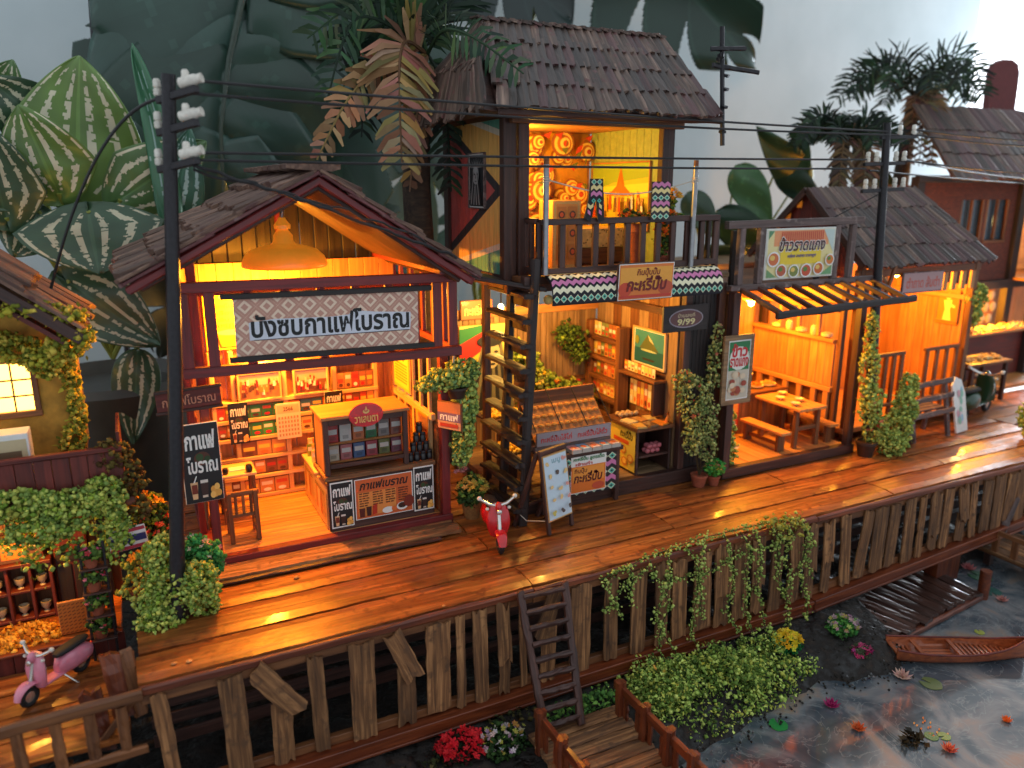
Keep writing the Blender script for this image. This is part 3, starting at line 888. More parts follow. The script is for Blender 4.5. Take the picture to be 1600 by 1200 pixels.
for k in range(15):                                   # ribbed boards close the rear gable
    xx = .42 + k * .175; zt = RZ - .06 - (abs(xx + .085 - RX) * (math.tan(R(28.6)) if xx + .085 < RX else math.tan(R(33.6))))
    if zt > 3.12: beam(cs, 'gable_board', (xx + .085, 9.97, 3.05), (xx + .085, 9.97, zt), .168, .03, 'black_wood', up=(0, -1, 0), roll=.12)
beam(cs, 'king_post', (1.72, 9.9, 3.2), (1.72, 9.9, 3.98), .06, .06, 'red_wood', up=(0, -1, 0))
# back wall boards and right wall lattice
for k in range(13):
    x = .56 + k * .2
    bx(cs, 'wall_board', x, x + .194, 9.86, 9.89, .13, 3.1, 'bamboo', ch=.003)
for (z0, z1) in ((1.28, 1.36), (2.05, 2.12)):
    bx(cs, 'wall_rail', 3.06, 3.12, 8.33, 9.85, z0, z1, 'cream_wood')
for y in (8.42, 8.72, 9.0, 9.3, 9.58, 9.8):
    bx(cs, 'wall_stud', 3.075, 3.11, y, y + .06, .13, 2.05, 'cream_wood', ch=.003)
bx(cs, 'wall_panel', 3.12, 3.14, 8.3, 9.85, .13, 1.27, 'brown_wood')
for (z0, z1) in ((.13, 1.2),):
    bx(cs, 'wall_panel', .53, .55, 8.96, 9.85, z0, z1, 'brown_wood')
for k in range(4):
    bx(cs, 'wall_slat', .50, .53, 8.98, 9.85, 1.35 + k * .26, 1.50 + k * .26, 'maroon_board')

# cream shelving against the back wall
sh = thing('back_shelving', 'cream shelving full of printed packets along the coffee shop back wall', 'shelf', (1.8, 9.8, .13))
for x in (.78, 1.02, 1.63, 2.26, 2.80):
    bx(sh, 'upright', x - .03, x + .03, 9.70, 9.84, .13, 2.05, 'cream_wood')
for z in (.16, .42, .67, .93, 1.17, 1.40, 1.83):
    bx(sh, 'shelf', .75, 2.83, 9.685, 9.85, z - .025, z + .025, 'cream_wood')
goods = [(.80, 1.0, .19, .40, 2, 11), (.80, 1.0, .46, .64, 2, 12), (.80, 1.0, .98, 1.14, 2, 13), (.80, 1.0, 1.2, 1.37, 2, 14), (1.05, 1.60, .96, 1.14, 4, 1), (1.05, 1.60, 1.20, 1.37, 4, 2), (1.66, 2.23, .96, 1.14, 4, 3), (1.66, 2.23, 1.20, 1.37, 4, 4), (2.29, 2.77, .70, .90, 5, 5), (2.29, 2.77, .97, 1.15, 5, 6), (2.29, 2.77, 1.20, 1.38, 5, 7), (2.29, 2.77, 1.44, 1.66, 5, 15), (1.05, 1.60, .19, .39, 3, 8), (1.05, 1.60, .46, .64, 4, 9), (1.05, 1.60, .70, .90, 3, 10)]
pals = {1: [GRN, rgb(60, 140, 60)], 2: [GRN, rgb(50, 130, 70)], 3: [rgb(60, 110, 130), ORG, rgb(200, 170, 110)], 4: [ORG, rgb(60, 110, 130), REDP]}
for (x0, x1, z0, z1, n_, sd) in goods:
    shelf_goods(x1 - x0, z1 - z0, n_, pals.get(sd, [rgb(172, 62, 40), rgb(196, 132, 72), rgb(150, 92, 52), rgb(220, 184, 124), rgb(120, 70, 44)]), sd).build('printed_packets', sh, facing(((x0 + x1) / 2, 9.70, (z0 + z1) / 2), *FRONT))
# pictures above the shelf
def picture(name, label, c, w, h, axes, paint, group=None, frame='cream_wood', fw=.025):
    t = thing(name, label, 'picture', tuple(c), group)
    mm = facing(c, *axes)
    link(bpy.data.objects.new('backing', cham_mesh(w, h, .02, 'white_paper', .003)), t, mm @ Matrix.Translation((0, 0, -.014)))
    paint.build('print', t, mm)
    for (cx_, cy_, L, ang) in ((0, h / 2, w + fw, 0), (0, -h / 2, w + fw, 0), (w / 2, 0, h - fw, 90), (-w / 2, 0, h - fw, 90)):
        link(bpy.data.objects.new('frame', cham_mesh(L, fw, .04, frame, .004)), t, mm @ Matrix.Translation((cx_, cy_, 0)) @ Matrix.Rotation(R(ang), 4, 'Z'))
    return t
def crowd_print(w, h, seed, bg, pal):
    rd_ = random.Random(seed); p = Print(w, h, bg)
    p.rect(0, .55, 1, 1, mixc(bg, WHT, .4))
    for k in range(26):
        u, v = rd_.uniform(.06, .94), rd_.uniform(.12, .6)
        c = rd_.choice(pal); p.poly([(u - .035, v), (u + .035, v), (u + .025, v + .2), (u - .025, v + .2)], c); p.ell(u, v + .24, .02, .05, rgb(206, 160, 120), 8)
    return p
picture('framed_picture', 'framed print of a crowd in red above the green packets', (1.32, 9.66, 1.60), .50, .34, FRONT, crowd_print(.50, .34, 1, rgb(170, 120, 70), [REDP, ORG, WHT, BRN, rgb(120, 60, 40)]))
picture('framed_picture', 'framed print of a white figure beside a red stall near the tins', (1.95, 9.66, 1.60), .42, .32, FRONT, crowd_print(.42, .32, 7, rgb(120, 76, 46), [WHT, REDP, rgb(220, 190, 160)]))
# big menu sheets, brightly lit, above the shelving
t = thing('menu_sheet', 'bright yellow menu sheet with lines of lettering behind the cloth sign', 'poster', (1.1, 9.8, 2.2))
p = Print(.62, .70, rgb(250, 196, 40)); rd_ = random.Random(3)
p.text('กาแฟโบราณ', .08, .72, .80, .80, rgb(150, 70, 10)); p.text('โอเลี้ยง', .08, .60, .55, .68, rgb(150, 70, 10)); p.text('ชาเย็น', .08, .49, .45, .56, rgb(150, 70, 10)); p.text('ชามะนาว', .08, .38, .62, .45, rgb(150, 70, 10))
for k in range(4): p.ell(.14 + k * .24, .91, .09, .05, rgb(255, 236, 160)); p.ell(.14 + k * .24, .90, .06, .03, rgb(210, 130, 30))
p.poly([(.2, .30), (.75, .30), (.68, .05), (.27, .05)], rgb(220, 120, 20)); p.ell(.47, .30, .275, .05, rgb(255, 220, 110))
p.build('print', t, facing((1.08, 9.78, 2.42), *FRONT))
t = thing('menu_sheet', 'row of cups printed on the yellow strip behind the cloth sign', 'poster', (1.85, 9.8, 2.5))
p = Print(.86, .42, rgb(250, 190, 50))
for k in range(7): p.ell(.08 + k * .14, .62, .055, .2, rgb(255, 236, 170)); p.ell(.08 + k * .14, .66, .04, .1, rgb(200, 110, 30))
p.build('print', t, facing((1.86, 9.78, 2.55), *FRONT))
# hanging posters inside and the calendar
for (c, w, h, lb) in (((1.03, 9.55, 1.19), .23, .52, 'small black coffee poster hanging over the cream shelves by the table'), ((2.20, 9.55, 1.24), .23, .44, 'small black coffee poster hanging above the glass case')):
    t = thing('coffee_poster', lb, 'poster', (c[0], c[1], c[2] - h / 2), 'black coffee posters')
    board(t, 'backing', c, w, h, FRONT, 'white_paper', .012); coffee_poster(w, h, False).build('print', t, facing(c, *FRONT))
t = thing('wall_calendar', 'pale paper calendar pinned among the packets of the coffee shop', 'calendar', (1.63, 9.6, .9))
c = (1.63, 9.6, 1.13)
board(t, 'sheet', c, .30, .46, FRONT, 'white_paper', .01)
p = Print(.30, .46, rgb(226, 206, 176)); p.rect(.05, .72, .95, .95, rgb(206, 176, 140)); p.text('2566', .3, .78, .7, .9, BRN)
ps = []
for i in range(7):
    for j in range(5): ps.append(([(.08 + i * .125, .08 + j * .12), (.155 + i * .125, .08 + j * .12), (.155 + i * .125, .15 + j * .12), (.08 + i * .125, .15 + j * .12)], rgb(170, 130, 100)))
p.many(ps).build('print', t, facing(c, *FRONT))

# pendant lamp
pl = thing('pendant_lamp', 'wide orange enamel pendant lamp hanging under the coffee shop roof', 'lamp', (1.56, 8.7, 3.0))
mb = MB(); pr_ = [(.45, .0), (.455, .015), (.445, .05), (.42, .11), (.35, .175), (.24, .21), (.13, .235), (.105, .27), (.10, .33), (.07, .37), (.05, .40)]
inner = [(r_ - .012, z - .008) for r_, z in pr_[::-1]]
n_ = 28; prof = pr_ + inner
for (r_, z) in prof:
    for k in range(n_):
        a = 2 * math.pi * k / n_; mb.v.append((1.56 + r_ * math.cos(a), 8.7 + r_ * math.sin(a), 3.15 + z))
for i in range(len(prof)):
    i2 = (i + 1) % len(prof)
    for k in range(n_): mb.f.append((i * n_ + k, i * n_ + (k + 1) % n_, i2 * n_ + (k + 1) % n_, i2 * n_ + k))
mb.c = [mb.col] * len(mb.f); mb.build('shade', 'lamp_enamel', pl, smooth=True)
MB().lathe([(.085, 0), (.09, .04), (.05, .09), (.035, .12)], (1.56, 8.7, 3.545), 14).build('cap', 'lamp_enamel', pl, smooth=True)
MB().tube([(1.56, 8.7, 3.66), (1.60, 8.7, 3.98)], .025, 10).build('stem', 'steel', pl, smooth=True)
MB().ball((1.56, 8.7, 3.20), (.16, .16, .2), 12).build('bulb', 'bulb_glow', pl, smooth=True)
lamp_light('pendant_lamp_light', (1.56, 8.7, 3.05), 110, (1.0, .37, .024), .09)
# bare bulb at the back of the ceiling
t = thing('ceiling_bulb', 'small bare bulb glowing at the back of the coffee shop', 'bulb', (1.3, 9.4, 2.95))
MB().ball((1.35, 9.4, 2.68), (.09, .09, .12), 10).build('bulb', 'bulb_glow', t, smooth=True)
MB().lathe([(.03, 0), (.035, .05), (.01, .14)], (1.35, 9.4, 2.73), 10).build('socket', 'black_iron', t, smooth=True)
lamp_light('ceiling_bulb_light', (1.35, 9.4, 2.55), 215, (1.0, .38, .026), .08)

# cloth sign
sg = thing('cloth_sign', 'long woven cloth sign reading the coffee shop name between two dark rods', 'sign', (1.8, 7.70, 2.3))
c = Vector((1.79, 7.69, 2.665)); ax = ((1, 0, -.012), (0, 0, 1))
board(sg, 'cloth', c, 1.84, .60, ax, 'cloth_cream', .016)
p = ikat_cloth(1.84, .60)
p.poly([(.07, .29), (.95, .29), (.955, .44), (.955, .60), (.75, .64), (.62, .69), (.60, .62), (.50, .60), (.2, .62), (.07, .58)], rgb(208, 212, 224))
p.text('บังซบกาแฟโบราณ', .08, .325, .945, .72, rgb(10, 10, 12), bold=.03)
p.rect(.09, .285, .945, .297, rgb(30, 30, 36))
p.build('print', sg, facing(c, *ax))
beam(sg, 'rod', (.76, 7.68, 2.985), (2.86, 7.68, 2.955), .05, .055, 'black_wood')
beam(sg, 'rod', (.80, 7.68, 2.375), (2.88, 7.68, 2.345), .05, .055, 'black_wood')

# counter with posters
ct = thing('coffee_counter', 'dark plank coffee counter covered in posters beside the entrance', 'counter', (2.4, 8.6, .13))
bx(ct, 'front_panel', 1.78, 3.06, 8.29, 8.33, .13, .74, 'dark_wood')
bx(ct, 'counter_top', 1.75, 3.08, 8.27, 8.86, .745, .80, 'weathered_wood')
bx(ct, 'side_panel', 1.78, 1.82, 8.34, 9.6, .13, .62, 'cream_wood')
bx(ct, 'side_top', 1.76, 2.1, 8.87, 9.62, .63, .66, 'cream_wood')
bx(ct, 'inner_panel', 2.06, 2.10, 8.87, 9.6, .13, .62, 'cream_wood')
bx(ct, 'plinth', 1.80, 3.05, 8.275, 8.287, .13, .21, 'dark_wood')
for (c, w, h, lb) in (((1.93, 8.268, .45), .26, .56, None), ((2.92, 8.268, .475), .25, .56, None)):
    coffee_poster(w, h).build('black_poster', ct, facing(c, *FRONT))
p = Print(.70, .50, WHT); p.rect(.015, .02, .985, .98, rgb(206, 96, 44)); p.rect(.05, .08, .7, .66, rgb(226, 140, 66))
p.text('กาแฟโบราณ', .08, .72, .92, .94, rgb(40, 18, 12), bold=.03, shear=.25)
rd_ = random.Random(8)
for u in (.07, .30, .52, .74): p.lines(u, .30, u + .17, .66, 6, rgb(96, 44, 18), rd_)
p.poly([(.06, .28), (.16, .28), (.15, .06), (.07, .06)], rgb(90, 30, 20)); p.poly([(.18, .30), (.27, .30), (.26, .07), (.19, .07)], rgb(60, 24, 18)); p.poly([(.29, .3), (.37, .36), (.36, .1), (.28, .08)], rgb(190, 50, 26))
p.ell(.55, .14, .10, .08, WHT); p.ell(.66, .15, .05, .06, rgb(226, 110, 50)); p.ell(.80, .18, .10, .10, WHT); p.ell(.80, .20, .075, .07, rgb(50, 26, 16)); p.ell(.92, .28, .09, .15, rgb(120, 40, 24))
p.build('menu_poster', ct, facing((2.43, 8.268, .47), *FRONT))
for k, (y0, y1) in enumerate(((8.36, 8.95), (8.97, 9.56))):
    p = Print(y1 - y0, .46, rgb(236, 200, 130)); p.rect(.04, .04, .96, .96, rgb(226, 180, 100)); rd_ = random.Random(30 + k)
    for q in range(4): p.rect(.1 + .2 * q, .2, .25 + .2 * q, .8, [rgb(206, 130, 60), rgb(230, 196, 130), rgb(190, 110, 50), rgb(216, 160, 90)][q])
    p.lines(.1, .82, .9, .92, 2, BRN, rd_)
    p.build('side_poster', ct, facing((1.772, (y0 + y1) / 2, .38), *LEFTW))
# glass case on the counter
gc = thing('glass_case', 'dark framed glass display case with printed packs on the coffee counter', 'display case', (2.27, 8.55, .80))
for (x, y) in ((1.80, 8.33), (2.73, 8.33), (1.80, 8.80), (2.73, 8.80)):
    bx(gc, 'corner_post', x - .03, x + .03, y - .03, y + .03, .80, 1.46, 'dark_wood')
bx(gc, 'lid', 1.75, 2.78, 8.28, 8.85, 1.46, 1.50, 'bamboo')
bx(gc, 'top_rail', 1.83, 2.70, 8.30, 8.34, 1.39, 1.46, 'dark_wood'); bx(gc, 'bottom_rail', 1.83, 2.70, 8.30, 8.34, .88, .93, 'dark_wood')
bx(gc, 'shelf', 1.79, 2.74, 8.36, 8.80, 1.14, 1.165, 'bamboo'); bx(gc, 'shelf', 1.79, 2.74, 8.36, 8.80, .92, .945, 'bamboo')
bx(gc, 'side_panel', 1.775, 1.795, 8.37, 8.76, .82, 1.45, 'bamboo')
bx(gc, 'back_panel', 1.83, 2.70, 8.79, 8.81, .82, 1.45, 'bamboo')
MB().box((2.265, 8.315, 1.16), (.86, .006, .46)).build('pane', 'glass', gc)
rd_ = random.Random(15)
def carton(x, y, z, w, d, h, col, lb, grp, cat='packet', nm='packet', mark=WHT):
    mb = MB(); mb.box((x, y, z + h / 2), (w, d, h), col=col)
    mb.box((x, y - d / 2, z + h * .62), (w * .8, .004, h * .3), col=mark); mb.box((x, y - d / 2, z + h * .25), (w * .5, .004, h * .22), col=mixc(col, BLK, .4))
    return tag(mb.build(nm, 'print_gloss', colours=True, origin=(x, y, z)), lb, cat, grp)
cols = [('crimson', REDP), ('pink', rgb(206, 120, 120)), ('orange', rgb(216, 120, 60)), ('green', GRN), ('cream', rgb(226, 206, 180)), ('brown', rgb(150, 80, 60)), ('blue', rgb(80, 110, 160)), ('white', WHT), ('purple', rgb(130, 60, 80)), ('grey', rgb(150, 140, 136)), ('rose', rgb(190, 70, 80)), ('olive', rgb(120, 120, 60))]
order = [[0, 7, 2, 3, 9, 5], [4, 1, 6, 10, 11, 8]]
for r_, z in enumerate((1.166, .946)):
    for k in range(6):
        nm, cc = cols[order[r_][k]]
        carton(1.89 + k * .15, 8.42, z, .13, .07, .2 if r_ == 0 else .18, cc, '%s coffee packet on the %s shelf inside the glass case' % (nm, ('upper', 'lower')[r_]), 'packets in the glass case')
# red oval sign on top of the case
t = thing('oval_sign', 'red oval sign with gold lettering on the glass case', 'sign', (2.27, 8.32, 1.42))
mb = MB(); mb.prism([(.20 * math.cos(2 * math.pi * k / 24), .14 * math.sin(2 * math.pi * k / 24)) for k in range(24)], -.012, 0.0, facing((2.26, 8.27, 1.48), *FRONT))
mb.build('plate', 'red_paint', t)
p = Print(.38, .27); p.text('วาเลนตา', .14, .18, .86, .46, rgb(230, 190, 110), bold=.02); p.ell(.5, .66, .10, .10, rgb(226, 196, 120)); p.ell(.5, .70, .06, .06, REDP); p.poly([(.46, .7), (.54, .7), (.5, .9)], rgb(226, 196, 120))
p.build('lettering', t, facing((2.26, 8.267, 1.48), *FRONT))
# pyramid of black jars
jar = thing('black_jar', 'first black jar from the glass case in the bottom row of the pyramid', 'jar', (0, 0, 0), 'stacked black jars')
MB().lathe([(.036, 0), (.038, .01), (.038, .075), (.03, .085)], (0, 0, 0), 14).build('glass_body', 'jar_black', jar, smooth=True)
MB().lathe([(.034, 0), (.036, .004), (.036, .028), (.033, .032)], (0, 0, .086), 14).build('lid', 'black_iron', jar, smooth=True)
first = True
for r_, n_ in enumerate((4, 3, 2, 1)):
    for k in range(n_):
        pos = (2.80 + .04 * r_ + k * .08, 8.37, .80 + r_ * .118)
        if first: jar.matrix_basis = Matrix.Translation(pos); WM[jar.name] = Matrix(); first = False
        else: clone(jar, pos, label=('%s black jar from the glass case in the %s row of the pyramid' % (('first', 'second', 'third', 'fourth')[k], ('bottom', 'second', 'third', 'top')[r_])) if n_ > 1 else 'single black jar on top of the jar pyramid')
# cards standing along the side counter
for k in range(8):
    y = 8.98 + k * .085; h = .16 + .05 * ((k * 7) % 3)
    carton(1.86 + .03 * (k % 3), y, .66, .10, .02, h, [rgb(226, 180, 90), rgb(200, 120, 60), rgb(120, 150, 70), rgb(236, 206, 140)][k % 4], '%s upright card, counted from the glass case along the side counter' % ('first', 'second', 'third', 'fourth', 'fifth', 'sixth', 'seventh', 'last')[k], 'cards along the side counter', 'card', 'price_card')
# right wall posters
t = thing('wall_poster', 'yellow lettered poster on the lattice wall behind the coffee counter', 'poster', (3.04, 9.3, 1.45)); p = Print(.62, .50, rgb(220, 180, 60)); p.rect(.05, .06, .95, .94, rgb(236, 206, 80)); p.text('เมนู', .3, .74, .7, .9, BRN); p.lines(.12, .15, .88, .68, 7, rgb(180, 130, 40), random.Random(2)); p.build('print', t, facing((3.045, 9.35, 1.70), *LEFTW)); board(t, 'backing', (3.047, 9.35, 1.70), .66, .54, LEFTW, 'cream_wood', .012)
t = thing('wall_poster', 'tall orange poster with a green badge behind the black jars', 'poster', (3.04, 8.6, .8)); p = Print(.42, .60, rgb(226, 160, 60)); p.rect(.08, .55, .92, .92, rgb(200, 150, 110)); p.rect(.1, .58, .9, .7, rgb(190, 80, 40)); p.ell(.5, .26, .4, .2, rgb(90, 120, 40)); p.ell(.5, .28, .3, .13, rgb(220, 110, 40)); p.build('print', t, facing((3.045, 8.62, 1.02), *LEFTW)); board(t, 'backing', (3.047, 8.62, 1.02), .44, .62, LEFTW, 'cream_wood', .012)
# shop name board and big poster by the entrance post
t = thing('name_board', 'small reddish brown name board fixed beside the iron pole', 'sign', (.42, 8.02, 1.8))
board(t, 'plank', (.42, 8.02, 1.95), .60, .20, ((1, 0, .04), (0, 0, 1)), 'maroon_board', .04)
p = Print(.56, .16); p.text('กาแฟโบราณ', .06, .2, .94, .85, rgb(196, 130, 100), bold=.01); p.build('lettering', t, facing((.42, 8.015, 1.95), (1, 0, .04), (0, 0, 1)))
for z in (2.055, 1.845): beam(t, 'trim', (.11, 8.01, z - .01), (.73, 8.01, z + .014), .03, .03, 'dark_wood')
t = thing('coffee_poster', 'large black coffee poster hung at the shop entrance beside the pole', 'poster', (.47, 8.03, .85), 'black coffee posters')
c = (.475, 8.03, 1.27); axp = ((1, .06, 0), (0, 0, 1)); board(t, 'backing', c, .37, .84, axp, 'white_paper', .02); coffee_poster(.36, .83, False).build('print', t, facing(c, *axp))
# right small slanted sign
t = thing('bracket_sign', 'small tilted cafe sign board on the entrance post above the flowers', 'sign', (3.2, 8.08, 1.2))
axp = ((.55, -.83, 0), (0, 0, 1)); c = (3.18, 8.05, 1.40); board(t, 'plank', c, .34, .34, axp, 'brown_wood', .03)
p = Print(.32, .32, rgb(206, 150, 110)); p.rect(0, .62, 1, 1, rgb(196, 120, 70)); p.rect(0, .3, 1, .62, rgb(120, 90, 120)); p.text('กาแฟ', .1, .33, .9, .6, WHT, bold=.03); p.rect(.1, .08, .9, .22, rgb(180, 60, 40)); p.build('print', t, facing(c, *axp))
# table with cloth, chair
tb = thing('cafe_table', 'small wooden table with jars just inside the coffee shop', 'table', (.9, 9.2, .13))
bx(tb, 'table_top', .70, 1.12, 9.0, 9.42, .70, .735, 'cream_wood')
for x in (.74, 1.08):
    for y in (9.04, 9.38): bx(tb, 'leg', x - .02, x + .02, y - .02, y + .02, .13, .70, 'brown_wood')
tag(MB().lathe([(.03, 0), (.035, .03), (.03, .07)], (.78, 9.08, .737), 10).build('sauce_jar', 'jar_black', smooth=True, origin=(.78, 9.08, .737)), 'dark sauce jar at the outer corner of the small wooden table', 'jar', 'sauce jars on the table')
tag(MB().lathe([(.035, 0), (.045, .04), (.03, .09)], (1.04, 9.05, .737), 10).build('sauce_jar', 'jar_black', smooth=True, origin=(1.04, 9.05, .737)), 'round dark sauce jar near the inner corner of the small wooden table', 'jar', 'sauce jars on the table')
tag(MB().box((.92, 9.2, .742), (.18, .12, .008)).build('napkin', 'white_paper', origin=(.92, 9.2, .74)), 'pale napkin on the small wooden table', 'napkin')
ch = thing('wooden_chair', 'slat backed wooden chair facing into the coffee shop', 'chair', (.88, 8.62, .13))
for x in (.74, 1.02):
    beam(ch, 'back_post', (x, 8.47, .13), (x - .01, 8.44, .74), .05, .05, 'brown_wood', up=(0, -1, 0)); beam(ch, 'leg', (x, 8.77, .13), (x, 8.77, .42), .045, .045, 'brown_wood', up=(0, -1, 0))
    beam(ch, 'side_rail', (x, 8.49, .26), (x, 8.76, .26), .03, .03, 'brown_wood')
beam(ch, 'top_rail', (.71, 8.445, .72), (1.05, 8.445, .72), .035, .05, 'brown_wood'); beam(ch, 'mid_rail', (.74, 8.455, .46), (1.02, 8.455, .46), .03, .04, 'brown_wood')
for k in range(3): beam(ch, 'back_slat', (.80 + k * .08, 8.45, .48), (.80 + k * .08, 8.442, .70), .03, .02, 'brown_wood', up=(0, -1, 0))
for k in range(4): bx(ch, 'seat_slat', .73, 1.03, 8.50 + k * .07, 8.56 + k * .07, .42, .445, 'brown_wood')
# ================================================================== tall house
# chevron paint on the boards of the side wall (the boards sit at the origin, so object space is the place itself)
m, nt, b = newmat('chevron_paint')
tc = nd(nt, 'ShaderNodeTexCoord'); sp = nd(nt, 'ShaderNodeSeparateXYZ'); nt.links.new(tc.outputs['Object'], sp.inputs[0])
s_ = mth(nt, 'ABSOLUTE', mth(nt, 'SUBTRACT', sp.outputs[2], 3.94)); d_ = mth(nt, 'SUBTRACT', sp.outputs[1], 8.18)
f1 = mth(nt, 'SUBTRACT', s_, mth(nt, 'MULTIPLY', d_, 0.50))
f2 = mth(nt, 'SUBTRACT', s_, mth(nt, 'MULTIPLY_ADD', d_, 0.22, 0.60))
def gt(a, v): return mth(nt, 'GREATER_THAN', a, v)
col = mixn(nt, gt(f1, -.10), rgb(172, 74, 68), rgb(46, 40, 42))
col = mixn(nt, gt(f1, .02), col, rgb(212, 162, 84))
col = mixn(nt, gt(f2, -.02), col, rgb(196, 188, 166))
col = mixn(nt, gt(f2, .05), col, rgb(84, 146, 124))
nz = nd(nt, 'ShaderNodeTexNoise'); nz.inputs['Scale'].default_value = 1.0; nz.inputs['Detail'].default_value = 6
mp = nd(nt, 'ShaderNodeMapping'); mp.inputs['Scale'].default_value = (30, 30, 3); nt.links.new(tc.outputs['Object'], mp.inputs[0]); nt.links.new(mp.outputs[0], nz.inputs[0])
sc_ = nd(nt, 'ShaderNodeVectorMath', operation='SCALE'); nt.links.new(col, sc_.inputs[0]); nt.links.new(mth(nt, 'MULTIPLY_ADD', nz.outputs[0], .8, .6), sc_.inputs['Scale'])
nt.links.new(sc_.outputs[0], b.inputs['Base Color']); b.inputs['Roughness'].default_value = .65

th = thing('tall_house', 'two storey wooden house with balcony and steep shingled roof', 'house', (5.4, 8.0, 0))
rd = random.Random(21)
# ground storey
bx(th, 'base_beam', 4.15, 7.12, 7.96, 8.08, .0, .20, 'dark_wood')
for k in range(9):
    y = 8.09 + k * .235
    bx(th, 'floor_board', 4.05, 6.6, y, y + .228, .12, .19, 'old_panel', ch=.004)
for (x, y, z0, z1, w) in ((4.07, 10.15, 0, 2.9, .12), (6.56, 8.04, .2, 2.9, .10), (7.1, 8.02, 0, 2.75, .11), (4.05, 8.9, 0, 2.9, .09), (3.62, 10.1, 0, 2.7, .1)):
    bx(th, 'post', x - w / 2, x + w / 2, y - w / 2, y + w / 2, z0, z1, 'dark_wood')
for k in range(24):                                   # slatted back wall
    x = 4.14 + k * .098
    bx(th, 'wall_slat', x, x + .088, 10.12, 10.15, .2, 2.15, 'old_panel', ch=.003)
bx(th, 'wall_rail', 4.1, 6.5, 10.08, 10.12, 2.15, 2.28, 'bamboo'); bx(th, 'wall_rail', 4.1, 6.5, 10.09, 10.12, 1.05, 1.12, 'brown_wood')
for k in range(9):                                    # wide boards of the inner side wall
    y = 8.12 + k * .222
    bx(th, 'wall_board', 6.50, 6.54, y, y + .216, .2, 2.75, rd.choice(['bamboo', 'old_panel', 'old_panel', 'brown_wood']), ch=.004)
bx(th, 'wall_beam', 6.43, 6.50, 8.12, 10.1, 2.30, 2.40, 'dark_wood')
for k in range(7):                                    # dark boarded front beside the opening
    x = 6.62 + k * .066
    bx(th, 'front_board', x, x + .06, 8.03, 8.06, .05, 2.8, 'black_wood', ch=.004)
for k in range(9):                                    # dark board end wall towards the rice shop
    y = 8.1 + k * .22
    bx(th, 'end_board', 7.08, 7.12, y, y + .21, .0, 2.8, 'dark_wood', ch=.004)
bx(th, 'flat_roof_board', 6.2, 7.3, 8.1, 10.1, 2.80, 2.86, 'old_panel')
# floor of the upper storey and balcony
bx(th, 'floor_beam', 4.0, 6.75, 7.74, 7.84, 2.90, 3.0, 'dark_wood')
bx(th, 'floor_beam', 3.92, 6.2, 8.02, 8.12, 2.78, 2.9, 'dark_wood')
bx(th, 'floor_beam', 3.92, 4.04, 8.13, 10.0, 2.82, 2.98, 'dark_wood')
for k in range(12):
    x = 4.0 + k * .228
    bx(th, 'balcony_board', x, x + .22, 7.72 if False else 7.85, 9.8 if x < 6.05 else 8.1, 2.92, 2.985, 'brown_wood', ch=.004)
# upper storey corner posts
for (x0, x1, y0, y1) in ((3.90, 4.06, 8.06, 8.18), (4.07, 4.20, 8.02, 8.12), (6.04, 6.14, 8.02, 8.12), (6.15, 6.24, 8.05, 8.17), (3.90, 4.0, 9.75, 9.9)):
    bx(th, 'corner_post', x0, x1, y0, y1, 2.9, 4.72, 'dark_wood')
# painted side wall
for k in range(13):
    y = 8.19 + k * .120
    mb = MB(); mb.box((3.955, y + .057, 3.80), (.03, .113, 1.84)); mb.build('painted_board', 'chevron_paint', th)
bx(th, 'inner_lining', 3.98, 3.99, 8.19, 9.75, 2.99, 4.7, 'bamboo')
# back wall and inner right wall of the upper storey
for k in range(10):
    x = 4.02 + k * .207
    bx(th, 'back_board', x, x + .203, 9.77, 9.80, 2.99, 4.75, 'bamboo', ch=.003)
MB().box((6.10, 8.95, 3.86), (.02, 1.6, 1.75)).build('side_lining', plain('green_lining', rgb(150, 166, 96), .7), th)
for k in range(10):
    mb = MB(); mb.box((6.083, 8.24 + k * .155, 4.52), (.012, .148, .42)); mb.build('green_board', 'green_lining', th)
for k in range(8): bx(th, 'ceiling_board', 3.98, 6.15, 8.03 + k * .222, 8.24 + k * .222, 4.70, 4.73, 'bamboo', ch=.003)
# roof: front slope in four courses, a steep hip on the side towards the coffee shop
eA, eB, zE = 3.60, 6.50, 4.78
rA, rB, yR, zR, yE = 3.98, 6.56, 8.95, 5.84, 7.58
def slope(u, v, lift=0.0):
    """u along the eave 0..1, v 0 at the ridge, 1 at the eave"""
    xr = rA + (rB - rA) * u; xe = eA + (eB - eA) * u
    nrm = Vector((0, -(zR - zE), (yR - yE))).normalized()
    return Vector((xr + (xe - xr) * v, yR + (yE - yR) * v, zR + (zE - zR) * v)) + nrm * lift
nrm = Vector((0, -(zR - zE), (yR - yE))).normalized()
for r_ in range(4):
    v0, v1 = r_ / 4 - .02, (r_ + 1) / 4 + .05
    n_ = 25
    for k in range(n_):
        u = (k + .5) / n_ + rd.uniform(-.004, .004)
        a = slope(u + .012, max(0, v0), .045 + .01 * rd.random()); c = slope(u - .012, v1 + rd.uniform(-.02, .02), .06 + .012 * rd.random())
        rough_plank(th, 'shingle', a, c, .122, .03, rd.choice(['shingle', 'shingle', 'shingle', 'shingle_dark', 'shingle_dark', 'shingle_red']), up=nrm, seed=rd.randint(0, 10 ** 6), jag=.022, nx=3, wob=.008, roll=rd.uniform(.22, .48))
MB().add([slope(0, 0), slope(1, 0), slope(1, 1), slope(0, 1), slope(0, 0, -.03), slope(1, 0, -.03), slope(1, 1, -.03), slope(0, 1, -.03)], [(0, 3, 2, 1), (4, 5, 6, 7), (0, 1, 5, 4), (1, 2, 6, 5), (2, 3, 7, 6), (3, 0, 4, 7)]).build('roof_deck', 'dark_wood', th)
